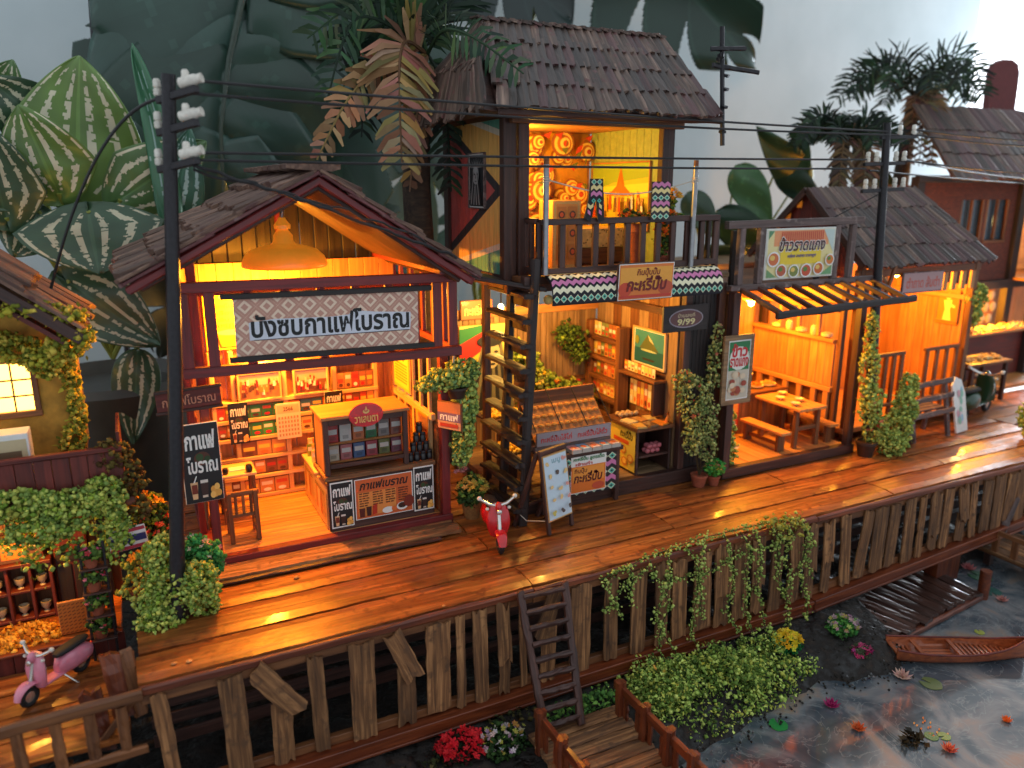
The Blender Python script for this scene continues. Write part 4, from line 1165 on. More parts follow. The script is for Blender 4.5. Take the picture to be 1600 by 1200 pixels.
bk = [(rA, yR, zR), (rB, yR, zR), (eB, 10.25, zE), (eA, 10.25, zE)]
MB().add(bk + [(x, y, z - .04) for x, y, z in bk], [(0, 1, 2, 3), (7, 6, 5, 4), (0, 4, 5, 1), (1, 5, 6, 2), (2, 6, 7, 3), (3, 7, 4, 0)]).build('rear_slope', 'shingle', th)
for k in range(15):                                    # hip end: hanging strips
    t = k / 14; ytop = yR + (t - .5) * .5; ybot = 7.6 + t * 2.5
    a = Vector((rA + .02, ytop, zR - abs(t - .5) * .25)); c = Vector((3.40 + rd.uniform(-.03, .03), ybot, zE - .06 + rd.uniform(-.04, .05)))
    md = a.lerp(c, .52) + Vector((-.10, 0, .06))
    rough_plank(th, 'shingle', a, md + Vector((-.03, 0, -.04)), .15, .03, 'shingle', up=(-1, 0, .5), seed=1000 + k, jag=.03, nx=4, wob=.01)
    rough_plank(th, 'shingle', md, c, .19, .03, 'shingle', up=(-1, 0, .4), seed=2000 + k, jag=.04, nx=4, wob=.012)
hp = [(rA, yR, zR - .03), (3.46, 7.62, zE - .03), (3.46, 10.2, zE - .03)]
MB().add(hp + [(eA + .1, 7.62, zE - .05), (eA + .1, 10.2, zE - .05)], [(0, 2, 1), (1, 2, 4, 3), (0, 1, 3), (0, 4, 2)]).build('hip_deck', 'dark_wood', th)
for k in range(19):
    x = rA - .02 + k * .14
    rough_plank(th, 'ridge_cap', (x + .05, yR - .13, zR + .03), (x + .06, yR + .12, zR + .05), .15, .035, 'shingle', up=(0, -.3, 1), seed=3000 + k, jag=.02, nx=3, wob=.01, roll=.2)
rough_plank(th, 'eave_board', (3.62, 7.60, 4.735), (6.54, 7.60, 4.745), .07, .075, 'dark_wood', seed=55, jag=.01, nx=14, wob=.005)
bx(th, 'eave_beam', 3.95, 6.3, 7.95, 8.03, 4.66, 4.76, 'brown_wood')
gb = [(rB + .03, yR, zR), (eB + .03, yE, zE), (eB + .03, 10.2, zE)]
MB().prism([(8.0, 4.74), (9.9, 4.74), (yR, 5.75)], 6.30, 6.34, Matrix(((0, 0, 1, 0), (1, 0, 0, 0), (0, 1, 0, 0), (0, 0, 0, 1)))).build('gable_board', 'dark_wood', th)
for s0, s1 in (((rB, yR, zR), (eB, yE, zE)), ((rB, yR, zR), (eB, 10.25, zE))):
    beam(th, 'verge_board', Vector(s0) + Vector((0.03, 0, .0)), Vector(s1) + Vector((.03, 0, .0)), .04, .09, 'dark_wood')
# balcony railing
beam(th, 'rail', (4.18, 7.72, 3.60), (6.72, 7.72, 3.61), .08, .07, 'dark_wood'); beam(th, 'rail', (4.18, 7.72, 3.05), (6.70, 7.72, 3.07), .07, .07, 'dark_wood')
for k in range(12):
    x = 4.24 + k * .222
    beam(th, 'baluster', (x, 7.72, 3.08), (x, 7.72, 3.57), .075, .05, 'dark_wood', up=(0, -1, 0))
for x in (4.17, 6.72):
    for z in (3.06, 3.61): beam(th, 'side_rail', (x, 7.76, z), (x, 8.08, z), .05, .06, 'dark_wood')
    for y in (7.74, 7.9, 8.04): beam(th, 'baluster', (x, y, 3.0), (x, y, 3.60), .05, .06, 'dark_wood', up=(0, -1, 0))
# steep outside stair
st = thing('outside_stair', 'steep dark plank stair climbing beside the tall house to its balcony', 'stair', (4.0, 8.0, 0))
for y in (7.72, 8.30):
    rough_plank(st, 'stringer', (3.98, y, .0), (4.13, y, 3.2), .09, .10, 'black_wood', up=(-1, 0, 0), seed=int(y * 10), jag=.01, nx=10, wob=.004)
for k in range(10):
    z = .22 + k * .285; x = 3.90 + .014 * k
    rough_plank(st, 'tread', (x, 7.66, z), (x - .01, 8.60 + rd.uniform(-.05, .05), z + .01), .17, .055, 'black_wood', seed=60 + k, jag=.02, nx=5, wob=.008)
    beam(st, 'riser', (x + .10, 7.78, z - .10), (x + .10, 8.25, z - .10), .03, .12, 'black_wood')
t = thing('lean_to_board', 'thin dark board sloping from the coffee shop eave to the stair', 'board', (3.9, 7.9, 2.9))
rough_plank(t, 'sheet', (3.45, 8.35, 3.02), (4.25, 7.95, 2.86), .55, .03, 'dark_wood', seed=9, jag=.02); beam(t, 'batten', (3.45, 8.08, 3.0), (4.25, 7.67, 2.85), .03, .05, 'black_wood')

# balcony laundry
cp = []
for (x, lb) in ((4.22, 'slim grey laundry pole at the stair end of the balcony'), (6.27, 'slim grey laundry pole at the far end of the balcony')):
    t = thing('laundry_pole', lb, 'pole', (x, 7.72, 3.0), 'laundry poles')
    MB().tube([(x, 7.66, 3.02), (x, 7.66, 4.22)], .032, 10).build('pole', 'steel', t, smooth=True)
    MB().tube([(x, 7.66, 4.222), (x, 7.66, 4.29)], .03, 10).build('wooden_tip', 'brown_wood', t, smooth=True)
    MB().tube([(x + .04 * math.cos(a), 7.66 + .04 * math.sin(a), 4.02 + .004 * a) for a in np.arange(0, 18, .5)], .006, 5).build('lashing', 'rope', t)
rope = [(4.22 + 2.05 * q / 20, 7.655, 4.06 - .16 * math.sin(math.pi * q / 20)) for q in range(21)]
tag(MB().tube(rope, .008, 6).build('clothes_line', 'rope', origin=(4.22, 7.655, 4.0)), 'sagging pale clothes line strung between the balcony poles', 'clothes line')
K1 = [(-.085, .24), (.085, .24), (.10, .0), (.115, -.22), (.03, -.24), (.0, .02), (-.07, -.24), (-.155, -.19), (-.10, .02)]
t = thing('trousers', 'patterned trousers drying on the balcony clothes line', 'trousers', (4.86, 7.64, 3.6))
mt = facing((4.86, 7.645, 3.83), *FRONT)
MB().prism(K1, -.012, 0, mt).build('cloth', plain('dark_cloth', rgb(40, 38, 44), .9), t)
def clip_to(poly_list, inside):
    return [q for q in poly_list if all(inside(u, v) for u, v in q[0])]
p = Print(.30, .48); p.mb = MB(); q = Print(.30, .48); tribal(q, 0, 0, 1, 1, 4, 'dzpdzpd')
def inside_tr(x, y):
    n = len(K1); c = False
    for i in range(n):
        (x1, y1), (x2, y2) = K1[i], K1[(i + 1) % n]
        if (y1 > y) != (y2 > y) and x < (x2 - x1) * (y - y1) / (y2 - y1) + x1: c = not c
    return c
keep = MB()
for f, c in zip(q.mb.f, q.mb.c):
    vs = [q.mb.v[i] for i in f]
    if all(inside_tr(v[0] * .98, v[1] * .98) for v in vs): keep.add([(v[0], v[1], v[2] + .001) for v in vs], [tuple(range(len(vs)))], c)
tag(keep.build('woven_pattern', 'print', t, colours=True, mw=mt), kind='stuff')
t = thing('towel', 'patterned towel hanging on the balcony clothes line', 'towel', (5.76, 7.64, 3.6))
mt = facing((5.76, 7.645, 3.82), *FRONT); MB().box((0, 0, -.008), (.27, .44, .012)).build('cloth', 'dark_cloth', t, mw=mt)
p = Print(.26, .43); tribal(p, 0, 0, 1, 1, 3, 'pzdpzd').build('woven_pattern', t, mt)
# woven awning under the balcony with the curry puff sign
aw = thing('woven_awning', 'zigzag woven cloth awning rolled along the balcony front', 'awning', (5.4, 7.6, 2.7))
mb = MB(); L_ = 2.42; n_ = 9; x0 = 4.22
prof = [(7.70, 3.02), (7.62, 3.02), (7.55, 2.985), (7.50, 2.93), (7.475, 2.86), (7.465, 2.79), (7.47, 2.72)]
MB().add([(x, y, z - .012) for (y, z) in prof for x in (x0, x0 + L_)] + [(x, y + .02, z - .03) for (y, z) in prof for x in (x0, x0 + L_)],
         [(2 * i, 2 * i + 1, 2 * i + 3, 2 * i + 2) for i in range(6)] + [(14 + 2 * i, 16 + 2 * i, 17 + 2 * i, 15 + 2 * i) for i in range(6)]).build('lining', 'dark_cloth', aw)
# pattern bent over the roll
arc = [0]
for a, c in zip(prof[:-1], prof[1:]): arc.append(arc[-1] + math.dist(a, c))
p = Print(L_, arc[-1]); tribal(p, 0, 0, 1, 1, 27, 'zwpwd')
def bend(v):
    s_ = arc[-1] / 2 - v[1]; s_ = min(max(s_, 0), arc[-1] - 1e-6)
    for i in range(6):
        if arc[i] <= s_ <= arc[i + 1]:
            f = (s_ - arc[i]) / (arc[i + 1] - arc[i]); y = prof[i][0] + f * (prof[i + 1][0] - prof[i][0]); z = prof[i][1] + f * (prof[i + 1][1] - prof[i][1])
            dy, dz = prof[i + 1][0] - prof[i][0], prof[i + 1][1] - prof[i][1]; l = math.hypot(dy, dz)
            return (x0 + L_ / 2 + v[0], y + dz / l * v[2], z - dy / l * v[2])
bm = MB()
for f, c in zip(p.mb.f, p.mb.c):
    vs = [p.mb.v[i] for i in f]
    if len(vs) == 4 and (max(v[1] for v in vs) - min(v[1] for v in vs)) > .3:
        continue
    bm.add([bend(v) for v in vs], [tuple(range(len(vs)))], c)
bm.build('woven_pattern', 'print', aw, colours=True)
t = thing('curry_puff_sign', 'orange framed shop sign hung on the woven awning', 'sign', (5.45, 7.45, 2.7))
c = (5.45, 7.44, 2.91); axp = ((1, 0, .0), (0, -.05, 1)); board(t, 'plank', c, .80, .44, axp, 'dark_wood', .03)
p = Print(.78, .42, WHT); p.rect(.012, .02, .988, .98, rgb(220, 120, 50)); p.rect(.03, .3, .97, .9, rgb(232, 160, 60)); p.ell(.12, .3, .12, .2, rgb(200, 70, 40)); p.ell(.86, .3, .14, .2, rgb(190, 80, 50)); p.rect(.03, .05, .97, .13, rgb(196, 60, 40))
p.text('กินปุ๊บปั๊บ', .32, .62, .74, .88, rgb(120, 26, 20), bold=.02, shear=.1); p.text('กะหรี่ปั๊บ', .14, .24, .88, .66, rgb(110, 20, 18), bold=.035, shear=.15)
p.build('print', t, facing(c, *axp))
# house number plate
t = thing('house_number_plate', 'dark plank with an oval plate reading 9/99 beside the roti shop opening', 'sign', (6.45, 7.9, 2.2))
c = (6.43, 7.88, 2.33); board(t, 'plank', c, .72, .34, FRONT, 'black_wood', .04)
p = Print(.60, .28); p.ell(.5, .5, .46, .44, rgb(150, 140, 150), 28); p.ell(.5, .5, .43, .38, rgb(104, 66, 64), 28); p.text('บ้านเลขที่', .27, .56, .73, .76, rgb(196, 176, 140)); p.text('9/99', .26, .2, .74, .50, rgb(220, 206, 150), bold=.03)
p.build('print', t, facing(c, *FRONT))
# painted portrait on the chevron wall, generic face with feathered crown
def portrait(p, bg, hair, skin, shade):
    p.rect(.04, .03, .96, .97, bg)
    for k in range(11):
        a = (k - 5) * .13; p.poly([(.5 + a * .5 - .03, .74), (.5 + a * .5 + .03, .74), (.5 + a * 1.3, .95 - abs(a) * .2)], skin)
    p.ell(.5, .60, .20, .17, skin, 18); p.ell(.42, .62, .05, .02, hair, 8); p.ell(.60, .62, .05, .02, hair, 8); p.poly([(.49, .62), (.53, .62), (.55, .54), (.48, .54)], shade); p.ell(.52, .49, .07, .015, shade, 8)
    for k in range(9):
        u = .12 + .095 * k; p.poly([(.36 + .035 * k, .66 if k in (0, 1, 7, 8) else .42), (.385 + .035 * k, .66 if k in (0, 1, 7, 8) else .42), (u + .03, .06), (u - .03, .06)], skin if k % 2 else hair)
    return p
picture('painted_portrait', 'black and white drawn portrait on the painted side wall of the tall house', (3.925, 8.86, 4.05), .46, .64, LEFTW, portrait(Print(.46, .64, WHT), rgb(30, 30, 34), rgb(20, 20, 22), rgb(150, 150, 150), rgb(90, 90, 90)), frame='grey_wood', fw=.015)
# upper room
t = thing('mural', 'golden swirling mural across the back wall of the upper room', 'mural', (5.1, 9.75, 3.5))
p = Print(2.0, 1.55, rgb(206, 140, 40)); rd_ = random.Random(6)
for k in range(44):
    u, v, r_ = rd_.uniform(.3, .95), rd_.uniform(.1, .93), rd_.uniform(.05, .12)
    for j, c in enumerate((rgb(150, 84, 24), rgb(240, 200, 90), rgb(190, 110, 30), rgb(244, 214, 110), rgb(200, 70, 36))):
        p.ell(u + .006 * j, v, r_ * (1 - j * .19) * .78, r_ * (1 - j * .19), c, 16)
for k in range(14):
    u, v = rd_.uniform(.55, .97), rd_.uniform(.45, .97); a = rd_.uniform(0, 3)
    p.poly([(u, v), (u + .05 * math.cos(a), v + .07 * math.sin(a)), (u + .09 * math.cos(a + .4), v + .12 * math.sin(a + .4)), (u + .02, v + .06)], rgb(110, 110, 40) if k % 2 else rgb(206, 66, 34))
p.build('print', t, facing((5.04, 9.755, 3.92), *FRONT))
rp_ = Print(1.36, .86, rgb(214, 196, 60)); rp_.poly([(0, .55), (.4, .7), (1, .78), (1, 1), (0, 1)], rgb(150, 180, 60)); rp_.poly([(0, .3), (1, .5), (1, .7), (0, .62)], rgb(244, 224, 80)); rp_.poly([(.42, .5), (.52, .96), (.62, .5)], rgb(190, 110, 30)); rp_.poly([(.3, .5), (.52, .72), (.74, .5)], rgb(206, 120, 40))
rd_ = random.Random(9)
for k in range(30): u = rd_.uniform(.05, .95); v = rd_.uniform(.12, .3); c = rd_.choice([rgb(200, 80, 40), rgb(230, 170, 60), rgb(160, 60, 40), WHT, rgb(120, 90, 40)]); rp_.poly([(u - .025, v), (u + .025, v), (u + .015, v + .22), (u - .015, v + .22)], c); rp_.ell(u, v + .25, .016, .03, rgb(210, 160, 100), 8)
picture('temple_picture', 'large yellow temple festival picture on the upper room side wall', (6.072, 8.98, 3.86), 1.36, .86, LEFTW, rp_, frame='bamboo', fw=.02)
t = thing('daybed', 'low daybed with a yellow spotted cloth in the upper room', 'bed', (5.4, 9.2, 3.0))
bx(t, 'frame', 4.9, 6.0, 8.75, 9.6, 3.0, 3.2, 'brown_wood'); MB().box((5.45, 9.18, 3.33), (1.1, .85, .24)).build('spotted_cloth', 'cloth_cream', t)
tp = Print(1.05, .22); rd_ = random.Random(5)
for k in range(60): tp.ell(rd_.random(), rd_.random(), .012, .05, rgb(120, 90, 20), 6)
tp.build('spots', t, facing((5.45, 8.752, 3.33), *FRONT))
t = thing('speaker_box', 'wooden box with round dials standing before the mural', 'box', (4.95, 8.5, 3.0))
bx(t, 'case', 4.72, 5.12, 8.40, 8.75, 3.0, 3.82, 'bamboo')
p = Print(.38, .8, rgb(196, 160, 90)); p.rect(.1, .04, .9, .96, rgb(206, 140, 60))
for (u, v) in ((.3, .8), (.7, .8), (.3, .52), (.7, .52), (.3, .24), (.7, .24)): p.rect(u - .17, v - .12, u + .17, v + .12, rgb(186, 120, 50)); p.ell(u, v, .12, .06, rgb(90, 56, 30), 14); p.ell(u, v, .07, .035, rgb(206, 90, 40), 12)
p.build('dials', t, facing((4.92, 8.396, 3.41), *FRONT))
lp = thing('upper_lamp', 'glowing round lamp inside the upper room by the stair corner', 'lamp', (4.36, 8.55, 3.9))
MB().ball((4.27, 8.40, 4.05), (.13, .13, .15), 14).build('globe', 'bulb_yellow', lp, smooth=True); MB().tube([(4.27, 8.40, 4.12), (4.27, 8.40, 4.7)], .012, 6).build('stem', 'black_iron', lp)
lamp_light('upper_lamp_light', (4.34, 8.40, 4.0), 34, (1.0, .58, .075), .09)
lamp_light('added_upper_light', (4.40, 8.9, 4.5), 40, (1.0, .60, .08), .08)  # extra light from the added bulb, brightens the upper room
t = thing('added_upper_bulb', 'added bulb out of view behind the corner post, brightening the upper room', 'bulb', (5.2, 8.9, 4.5)); MB().ball((4.3, 8.9, 4.55), (.1, .1, .12), 10).build('globe', 'bulb_yellow', t, smooth=True); MB().lathe([(.03, 0), (.03, .06), (.01, .1)], (4.3, 8.9, 4.6), 8).build('socket', 'black_iron', t)  # bulb added out of view behind the corner post to fill the room

# ------------------------------------------------------------------ roti shop on the ground floor
lamp_light('roti_lamp_light', (5.15, 8.75, 2.55), 85, (1.0, .49, .08), .08)
lamp_light('roti_lamp_light_back', (4.5, 9.4, 2.3), 34, (1.0, .55, .10), .06)
t = thing('roti_lamp', 'small shaded bulb under the balcony over the roti counter', 'lamp', (5.15, 8.75, 2.6))
MB().lathe([(.10, 0), (.09, .04), (.04, .10), (.02, .16)], (5.15, 8.75, 2.66), 14).build('shade', 'lamp_enamel', t, smooth=True); MB().ball((5.15, 8.75, 2.65), (.08, .08, .1), 10).build('bulb', 'bulb_yellow', t, smooth=True)
t = thing('roti_lamp', 'small bulb among the plants at the back of the roti shop', 'lamp', (4.5, 9.4, 2.3)); MB().ball((4.5, 9.4, 2.4), (.08, .08, .1), 10).build('bulb', 'bulb_yellow', t, smooth=True); MB().tube([(4.5, 9.4, 2.44), (4.5, 9.4, 2.9)], .01, 6).build('flex', 'black_iron', t)
t = thing('wall_lantern', 'pale shell lantern under the awning corner by the stair', 'lantern', (4.33, 7.8, 2.6)); MB().ball((4.33, 7.78, 2.72), (.12, .12, .12), 10).build('shell', 'cloth_cream', t, smooth=True); MB().ball((4.40, 7.76, 2.68), (.09, .08, .09), 8).build('bulb', 'lamp_enamel', t, smooth=True)
# portrait banner at the back
t = thing('portrait_banner', 'red yellow and green banner with a long haired portrait behind the stair', 'banner', (4.55, 10.0, .6))
p = Print(.86, 1.3, rgb(220, 200, 110)); p.poly([(0, .55), (.5, .75), (.5, .95), (0, .8)], rgb(190, 44, 34)); p.poly([(0, .8), (.5, .95), (.4, 1), (0, .97)], rgb(40, 120, 70)); p.poly([(0, .4), (.5, .62), (.5, .75), (0, .55)], rgb(236, 190, 60))
K_ = rgb(40, 40, 38)
for k in range(11): p.poly([(.42 + .03 * k, .80), (.46 + .03 * k, .80), (.16 + .085 * k, .02), (.06 + .085 * k, .02)], K_ if k % 2 else rgb(120, 116, 90))
p.ell(.58, .66, .16, .16, rgb(190, 180, 140), 18); p.ell(.52, .69, .04, .015, K_, 8); p.ell(.66, .69, .04, .015, K_, 8); p.ell(.59, .55, .06, .015, K_, 8); p.ell(.55, .82, .24, .07, K_, 16)
board(t, 'backing', (4.58, 10.05, 1.40), .88, 1.32, FRONT, 'bamboo', .02); p.build('print', t, facing((4.58, 10.045, 1.40), *FRONT))
t = thing('small_banner', 'small orange lettered board above the portrait banner', 'sign', (4.4, 10.0, 2.1)); board(t, 'plank', (4.42, 10.04, 2.28), .5, .28, FRONT, 'brown_wood', .03); p = Print(.48, .26, rgb(190, 90, 50)); p.text('กะหรี่ปั๊บ', .1, .2, .9, .8, rgb(240, 200, 120)); p.build('print', t, facing((4.42, 10.035, 2.28), *FRONT))
# tall product shelf and wall shelf on the side wall
ts = thing('product_shelf', 'brown shelf unit of printed jars against the roti shop side wall', 'shelf', (6.42, 9.65, .2))
for y in (9.20, 10.02): bx(ts, 'upright', 6.28, 6.46, y - .05, y + .05, .2, 2.0, 'brown_wood')
for z in (.55, .85, 1.15, 1.45, 1.75): bx(ts, 'shelf', 6.29, 6.46, 9.26, 9.96, z - .03, z + .03, 'brown_wood')
for k, z in enumerate((.88, 1.18, 1.48, 1.78)):
    shelf_goods(.68, .22, 7, [rgb(226, 190, 110), rgb(206, 130, 70), rgb(240, 220, 160), rgb(150, 90, 50), rgb(120, 130, 80)], 40 + k).build('printed_jars', ts, facing((6.36, 9.61, z + .12), *LEFTW))
ws = thing('wall_shelf', 'narrow wall shelf of small jars below the mountain picture', 'shelf', (6.4, 8.8, 1.35))
bx(ws, 'board', 6.28, 6.5, 8.30, 9.16, 1.36, 1.40, 'brown_wood'); shelf_goods(.74, .15, 9, [rgb(236, 200, 130), rgb(206, 110, 60), rgb(240, 220, 170)], 50).build('printed_jars', ws, facing((6.36, 8.75, 1.485), *LEFTW)); bx(ws, 'bracket', 6.3, 6.5, 8.32, 8.38, .9, 1.355, 'dark_wood')
shelf_goods(.70, .40, 8, [rgb(236, 206, 140), rgb(196, 100, 60), rgb(226, 170, 100)], 51).build('printed_bottles', ws, facing((6.48, 8.78, 1.08), *LEFTW))
p = Print(.74, .52, WHT); p.rect(.04, .05, .96, .95, rgb(60, 130, 140)); p.poly([(.2, .45), (.45, .86), (.8, .45)], rgb(90, 100, 60)); p.poly([(.45, .86), (.52, .7), (.66, .62), (.56, .75)], rgb(200, 190, 150)); p.rect(.04, .05, .96, .45, rgb(30, 90, 100)); p.ell(.5, .42, .26, .03, rgb(180, 190, 150)); p.poly([(.3, .2), (.7, .2), (.66, .15), (.34, .15)], rgb(60, 40, 30)); p.ell(.12, .66, .07, .12, rgb(120, 130, 50))
picture('mountain_picture', 'cream framed picture of a mountain by teal water', (6.47, 8.70, 1.78), .74, .52, LEFTW, p)
# roti counter
rc = thing('roti_counter', 'curry puff counter with woven cloth front and orange poster', 'counter', (4.95, 8.0, .2))
bx(rc, 'table_top', 4.30, 5.50, 7.84, 8.36, .70, .76, 'dark_wood')
for (x, y) in ((4.36, 7.9), (5.44, 7.9), (4.36, 8.3), (5.44, 8.3)): bx(rc, 'leg', x - .03, x + .03, y - .03, y + .03, .0 if y < 7.95 else .2, .70, 'dark_wood')
bx(rc, 'front_board', 4.62, 5.40, 7.86, 7.89, .18, .69, 'dark_wood')
p = Print(.78, .51); tribal(p, 0, 0, 1, 1, 6, 'dpdpd').build('woven_cloth', rc, facing((5.01, 7.855, .435), *FRONT))
p = Print(.52, .50, WHT); p.rect(.01, .02, .99, .72, rgb(226, 116, 40)); p.rect(.05, .3, .95, .7, rgb(236, 150, 60)); p.text('กินปุ๊บ', .1, .50, .45, .68, rgb(90, 20, 16)); p.text('กะหรี่ปั๊บ', .08, .28, .90, .56, rgb(90, 16, 14), bold=.035, shear=.15); p.ell(.78, .14, .18, .1, rgb(200, 80, 50)); p.text('กะหรี่ปั๊บ สูตรเด็ด', .06, .84, .94, .98, GRN, bold=.03); p.text('เจ้าเก่า', .12, .74, .6, .83, REDP, bold=.03)
p.build('poster', rc, facing((4.98, 7.848, .46), *FRONT))
# glass case of puffs
gc2 = thing('pastry_case', 'low glass case of golden puffs on the roti counter', 'display case', (4.86, 8.1, .76))
bx(gc2, 'tray', 4.30, 5.42, 8.02, 8.40, .77, .84, 'grey_wood')
bx(gc2, 'back_board', 4.30, 5.42, 8.46, 8.50, .77, 1.44, 'brown_wood'); beam(gc2, 'sloped_tray', (4.86, 8.06, .90), (4.86, 8.45, 1.28), 1.08, .02, 'bamboo')
p = Print(1.08, .17, rgb(150, 140, 146)); p.text('กะหรี่ปั๊บไส้ไก่', .05, .25, .46, .75, REDP, bold=.02); p.text('กะหรี่ปั๊บไส้ถั่ว', .54, .25, .95, .75, REDP, bold=.02); p.build('sign_strip', gc2, facing((4.86, 8.005, .94), *FRONT))
bx(gc2, 'front_board', 4.31, 5.41, 8.01, 8.03, .85, 1.03, 'grey_wood')
p0_ = Vector((4.31, 8.01, 1.04)); MB().add([(4.31, 8.01, 1.04), (5.41, 8.01, 1.04), (5.41, 8.46, 1.45), (4.31, 8.46, 1.45)], [(0, 1, 2, 3)]).build('pane', 'glass', gc2)
for x in (4.31, 4.68, 5.05, 5.41): beam(gc2, 'glazing_bar', (x, 8.01, 1.045), (x, 8.46, 1.455), .012, .012, 'black_iron')
pt = MB()
puff = MB(); puff.ball((0, 0, 0), (.10, .06, .05), 8)
pm = puff.mesh('puff', True); pm.materials.append(plain('pastry', rgb(226, 160, 76), .6, 0, .3, 40))
k = 0
for i in range(11):
    for j in range(4):
        o = bpy.data.objects.new('curry_puff', pm); link(o, None, Matrix.Translation((4.38 + i * .096, 8.10 + j * .095, .962 + .093 * j)) @ Matrix.Rotation(rd.uniform(-.5, .5), 4, 'Z'))
        tag(o, 'golden curry puff in the %s row inside the pastry case' % ('front', 'second', 'third', 'back')[j], 'pastry', 'curry puffs in the case'); k += 1
# boxes of puffs laid before the case
bc = [rgb(206, 150, 150), rgb(140, 170, 200), rgb(216, 150, 120), rgb(120, 150, 170), rgb(200, 140, 120)]
for k in range(5):
    x = 4.78 + k * .145
    mb = MB(); mb.box((x, 7.90, .785), (.135, .20, .045), col=rgb(180, 170, 160)); mb.box((x, 7.90, .810), (.130, .19, .004), col=bc[k]); mb.ball((x, 7.90, .813), (.08, .10, .012), 8, rgb(200, 100, 50)); mb.box((x, 7.82, .814), (.09, .02, .003), col=WHT)
    tag(mb.build('puff_box', 'print_gloss', colours=True, origin=(x, 7.9, .76)), ['pink', 'pale blue', 'salmon', 'slate blue', 'rose'][k] + ' printed puff box laid on the counter edge', 'box', 'puff boxes on the counter')
t = thing('side_tray', 'lower wooden tray with two printed packs at the counter end', 'tray', (4.47, 7.8, .5))
bx(t, 'tray_board', 4.28, 4.62, 7.66, 7.86, .60, .66, 'dark_wood'); bx(t, 'leg', 4.30, 4.34, 7.68, 7.72, 0, .6, 'dark_wood'); bx(t, 'leg', 4.56, 4.60, 7.68, 7.72, 0, .6, 'dark_wood')
for k, cc in enumerate((rgb(190, 180, 176), rgb(160, 160, 166))):
    mb = MB(); mb.box((4.37 + k * .15, 7.76, .675), (.13, .17, .03), col=cc); mb.ball((4.37 + k * .15, 7.76, .692), (.08, .10, .01), 8, rgb(206, 110, 56))
    tag(mb.build('puff_box', 'print_gloss', colours=True, origin=(4.37 + k * .15, 7.76, .66)), ('white', 'grey')[k] + ' printed pack on the low side tray', 'box', 'puff boxes on the counter')
# second table
t2 = thing('side_table', 'dark table with a yellow poster and papers at the roti shop corner', 'table', (6.15, 8.3, .2))
bx(t2, 'table_top', 5.82, 6.44, 8.0, 8.78, .82, .87, 'brown_wood')
bx(t2, 'side_panel', 5.86, 5.90, 8.06, 8.70, .2, .81, 'dark_wood'); bx(t2, 'back_panel', 5.92, 6.40, 8.60, 8.64, .2, .81, 'dark_wood'); bx(t2, 'inner_shelf', 5.92, 6.40, 8.08, 8.58, .42, .45, 'dark_wood'); bx(t2, 'side_panel', 6.40, 6.43, 8.06, 8.62, .2, .81, 'dark_wood')
p = Print(.60, .58, rgb(226, 200, 80)); p.text('กะหรี่ปั๊บ', .4, .74, .9, .95, BLK, bold=.035, shear=.15); p.rect(.15, .60, .75, .70, rgb(220, 90, 40))
for (u, v) in ((.25, .42), (.55, .45), (.3, .18), (.62, .18), (.85, .3)): p.ell(u, v, .12, .11, rgb(206, 130, 50)); p.ell(u, v + .01, .08, .07, rgb(236, 190, 90))
p.build('yellow_poster', t2, facing((5.855, 8.38, .52), *LEFTW))
for k in range(6):
    x, y = 5.92 + (k % 3) * .17, 8.10 + (k // 3) * .24
    mb = MB(); mb.box((x, y, .884), (.14, .2, .022), Euler((0, 0, rd.uniform(-.3, .3))).to_matrix(), col=[rgb(206, 160, 80), rgb(120, 90, 60), rgb(226, 140, 50), rgb(236, 210, 150), rgb(170, 120, 70), rgb(210, 180, 110)][k])
    tag(mb.build('paper_pack', 'print_gloss', colours=True, origin=(x, y, .87)), ['ochre', 'dark brown', 'orange', 'cream', 'tan', 'straw'][k] + ' paper pack lying on the dark side table', 'packet', 'packs on the side table')
egg = MB(); egg.ball((0, 0, 0), (.085, .07, .07), 8); em = egg.mesh('egg', True); em.materials.append(plain('egg_shell', rgb(206, 170, 120), .5)); ep = egg.mesh('egg_pink', True); ep.materials.append(plain('pink_shell', rgb(186, 100, 108), .5))
for k in range(7):
    o = bpy.data.objects.new('egg', em); link(o, None, Matrix.Translation((5.95 + (k % 4) * .085, 8.58 + (k // 4) * .075, .905))); tag(o, 'tan egg in the cluster at the back of the side table', 'egg', 'tan eggs on the side table')
for k in range(12):
    o = bpy.data.objects.new('egg', ep); link(o, None, Matrix.Translation((6.10 + (k % 3) * .08 + .03 * (k // 6), 8.14 + ((k // 3) % 2) * .07, .49 + (k // 6) * .062))); tag(o, 'pink egg heaped on the shelf under the side table', 'egg', 'pink eggs under the side table')
hand = MB()
for k in range(5): hand.tube([(6.32 + k * .022, 8.06 + .02 * k, .88), (6.33 + k * .022, 8.03 + .02 * k, .95), (6.34 + k * .02, 8.05 + .02 * k, 1.01)], [.02, .024, .012], 7)
tag(hand.build('banana_bunch', plain('banana', rgb(226, 130, 50), .5), smooth=True, origin=(6.36, 8.08, .88)), 'orange bunch of bananas on the side table corner', 'bananas')
# trays of yellow sweets behind the stair
for k, (x, y, z, lb) in enumerate(((4.45, 9.2, .95, 'upper'), (4.35, 8.75, .62, 'lower'))):
    t = thing('sweets_tray', '%s tray of yellow sweets glimpsed through the stair' % lb, 'tray', (x, y, z), 'trays behind the stair')
    bx(t, 'tray', x - .35, x + .3, y - .22, y + .22, z - .03, z, 'dark_wood'); bx(t, 'stand', x - .1, x + .05, y - .05, y + .05, .19, z - .03, 'dark_wood')
    foam(t, 'sweets', [(x - .02, y, z + .02, .28, .18, .03)], 260, .03, [rgb(236, 196, 70), rgb(240, 214, 110), rgb(216, 166, 50)], 70 + k, 'petal', 0)
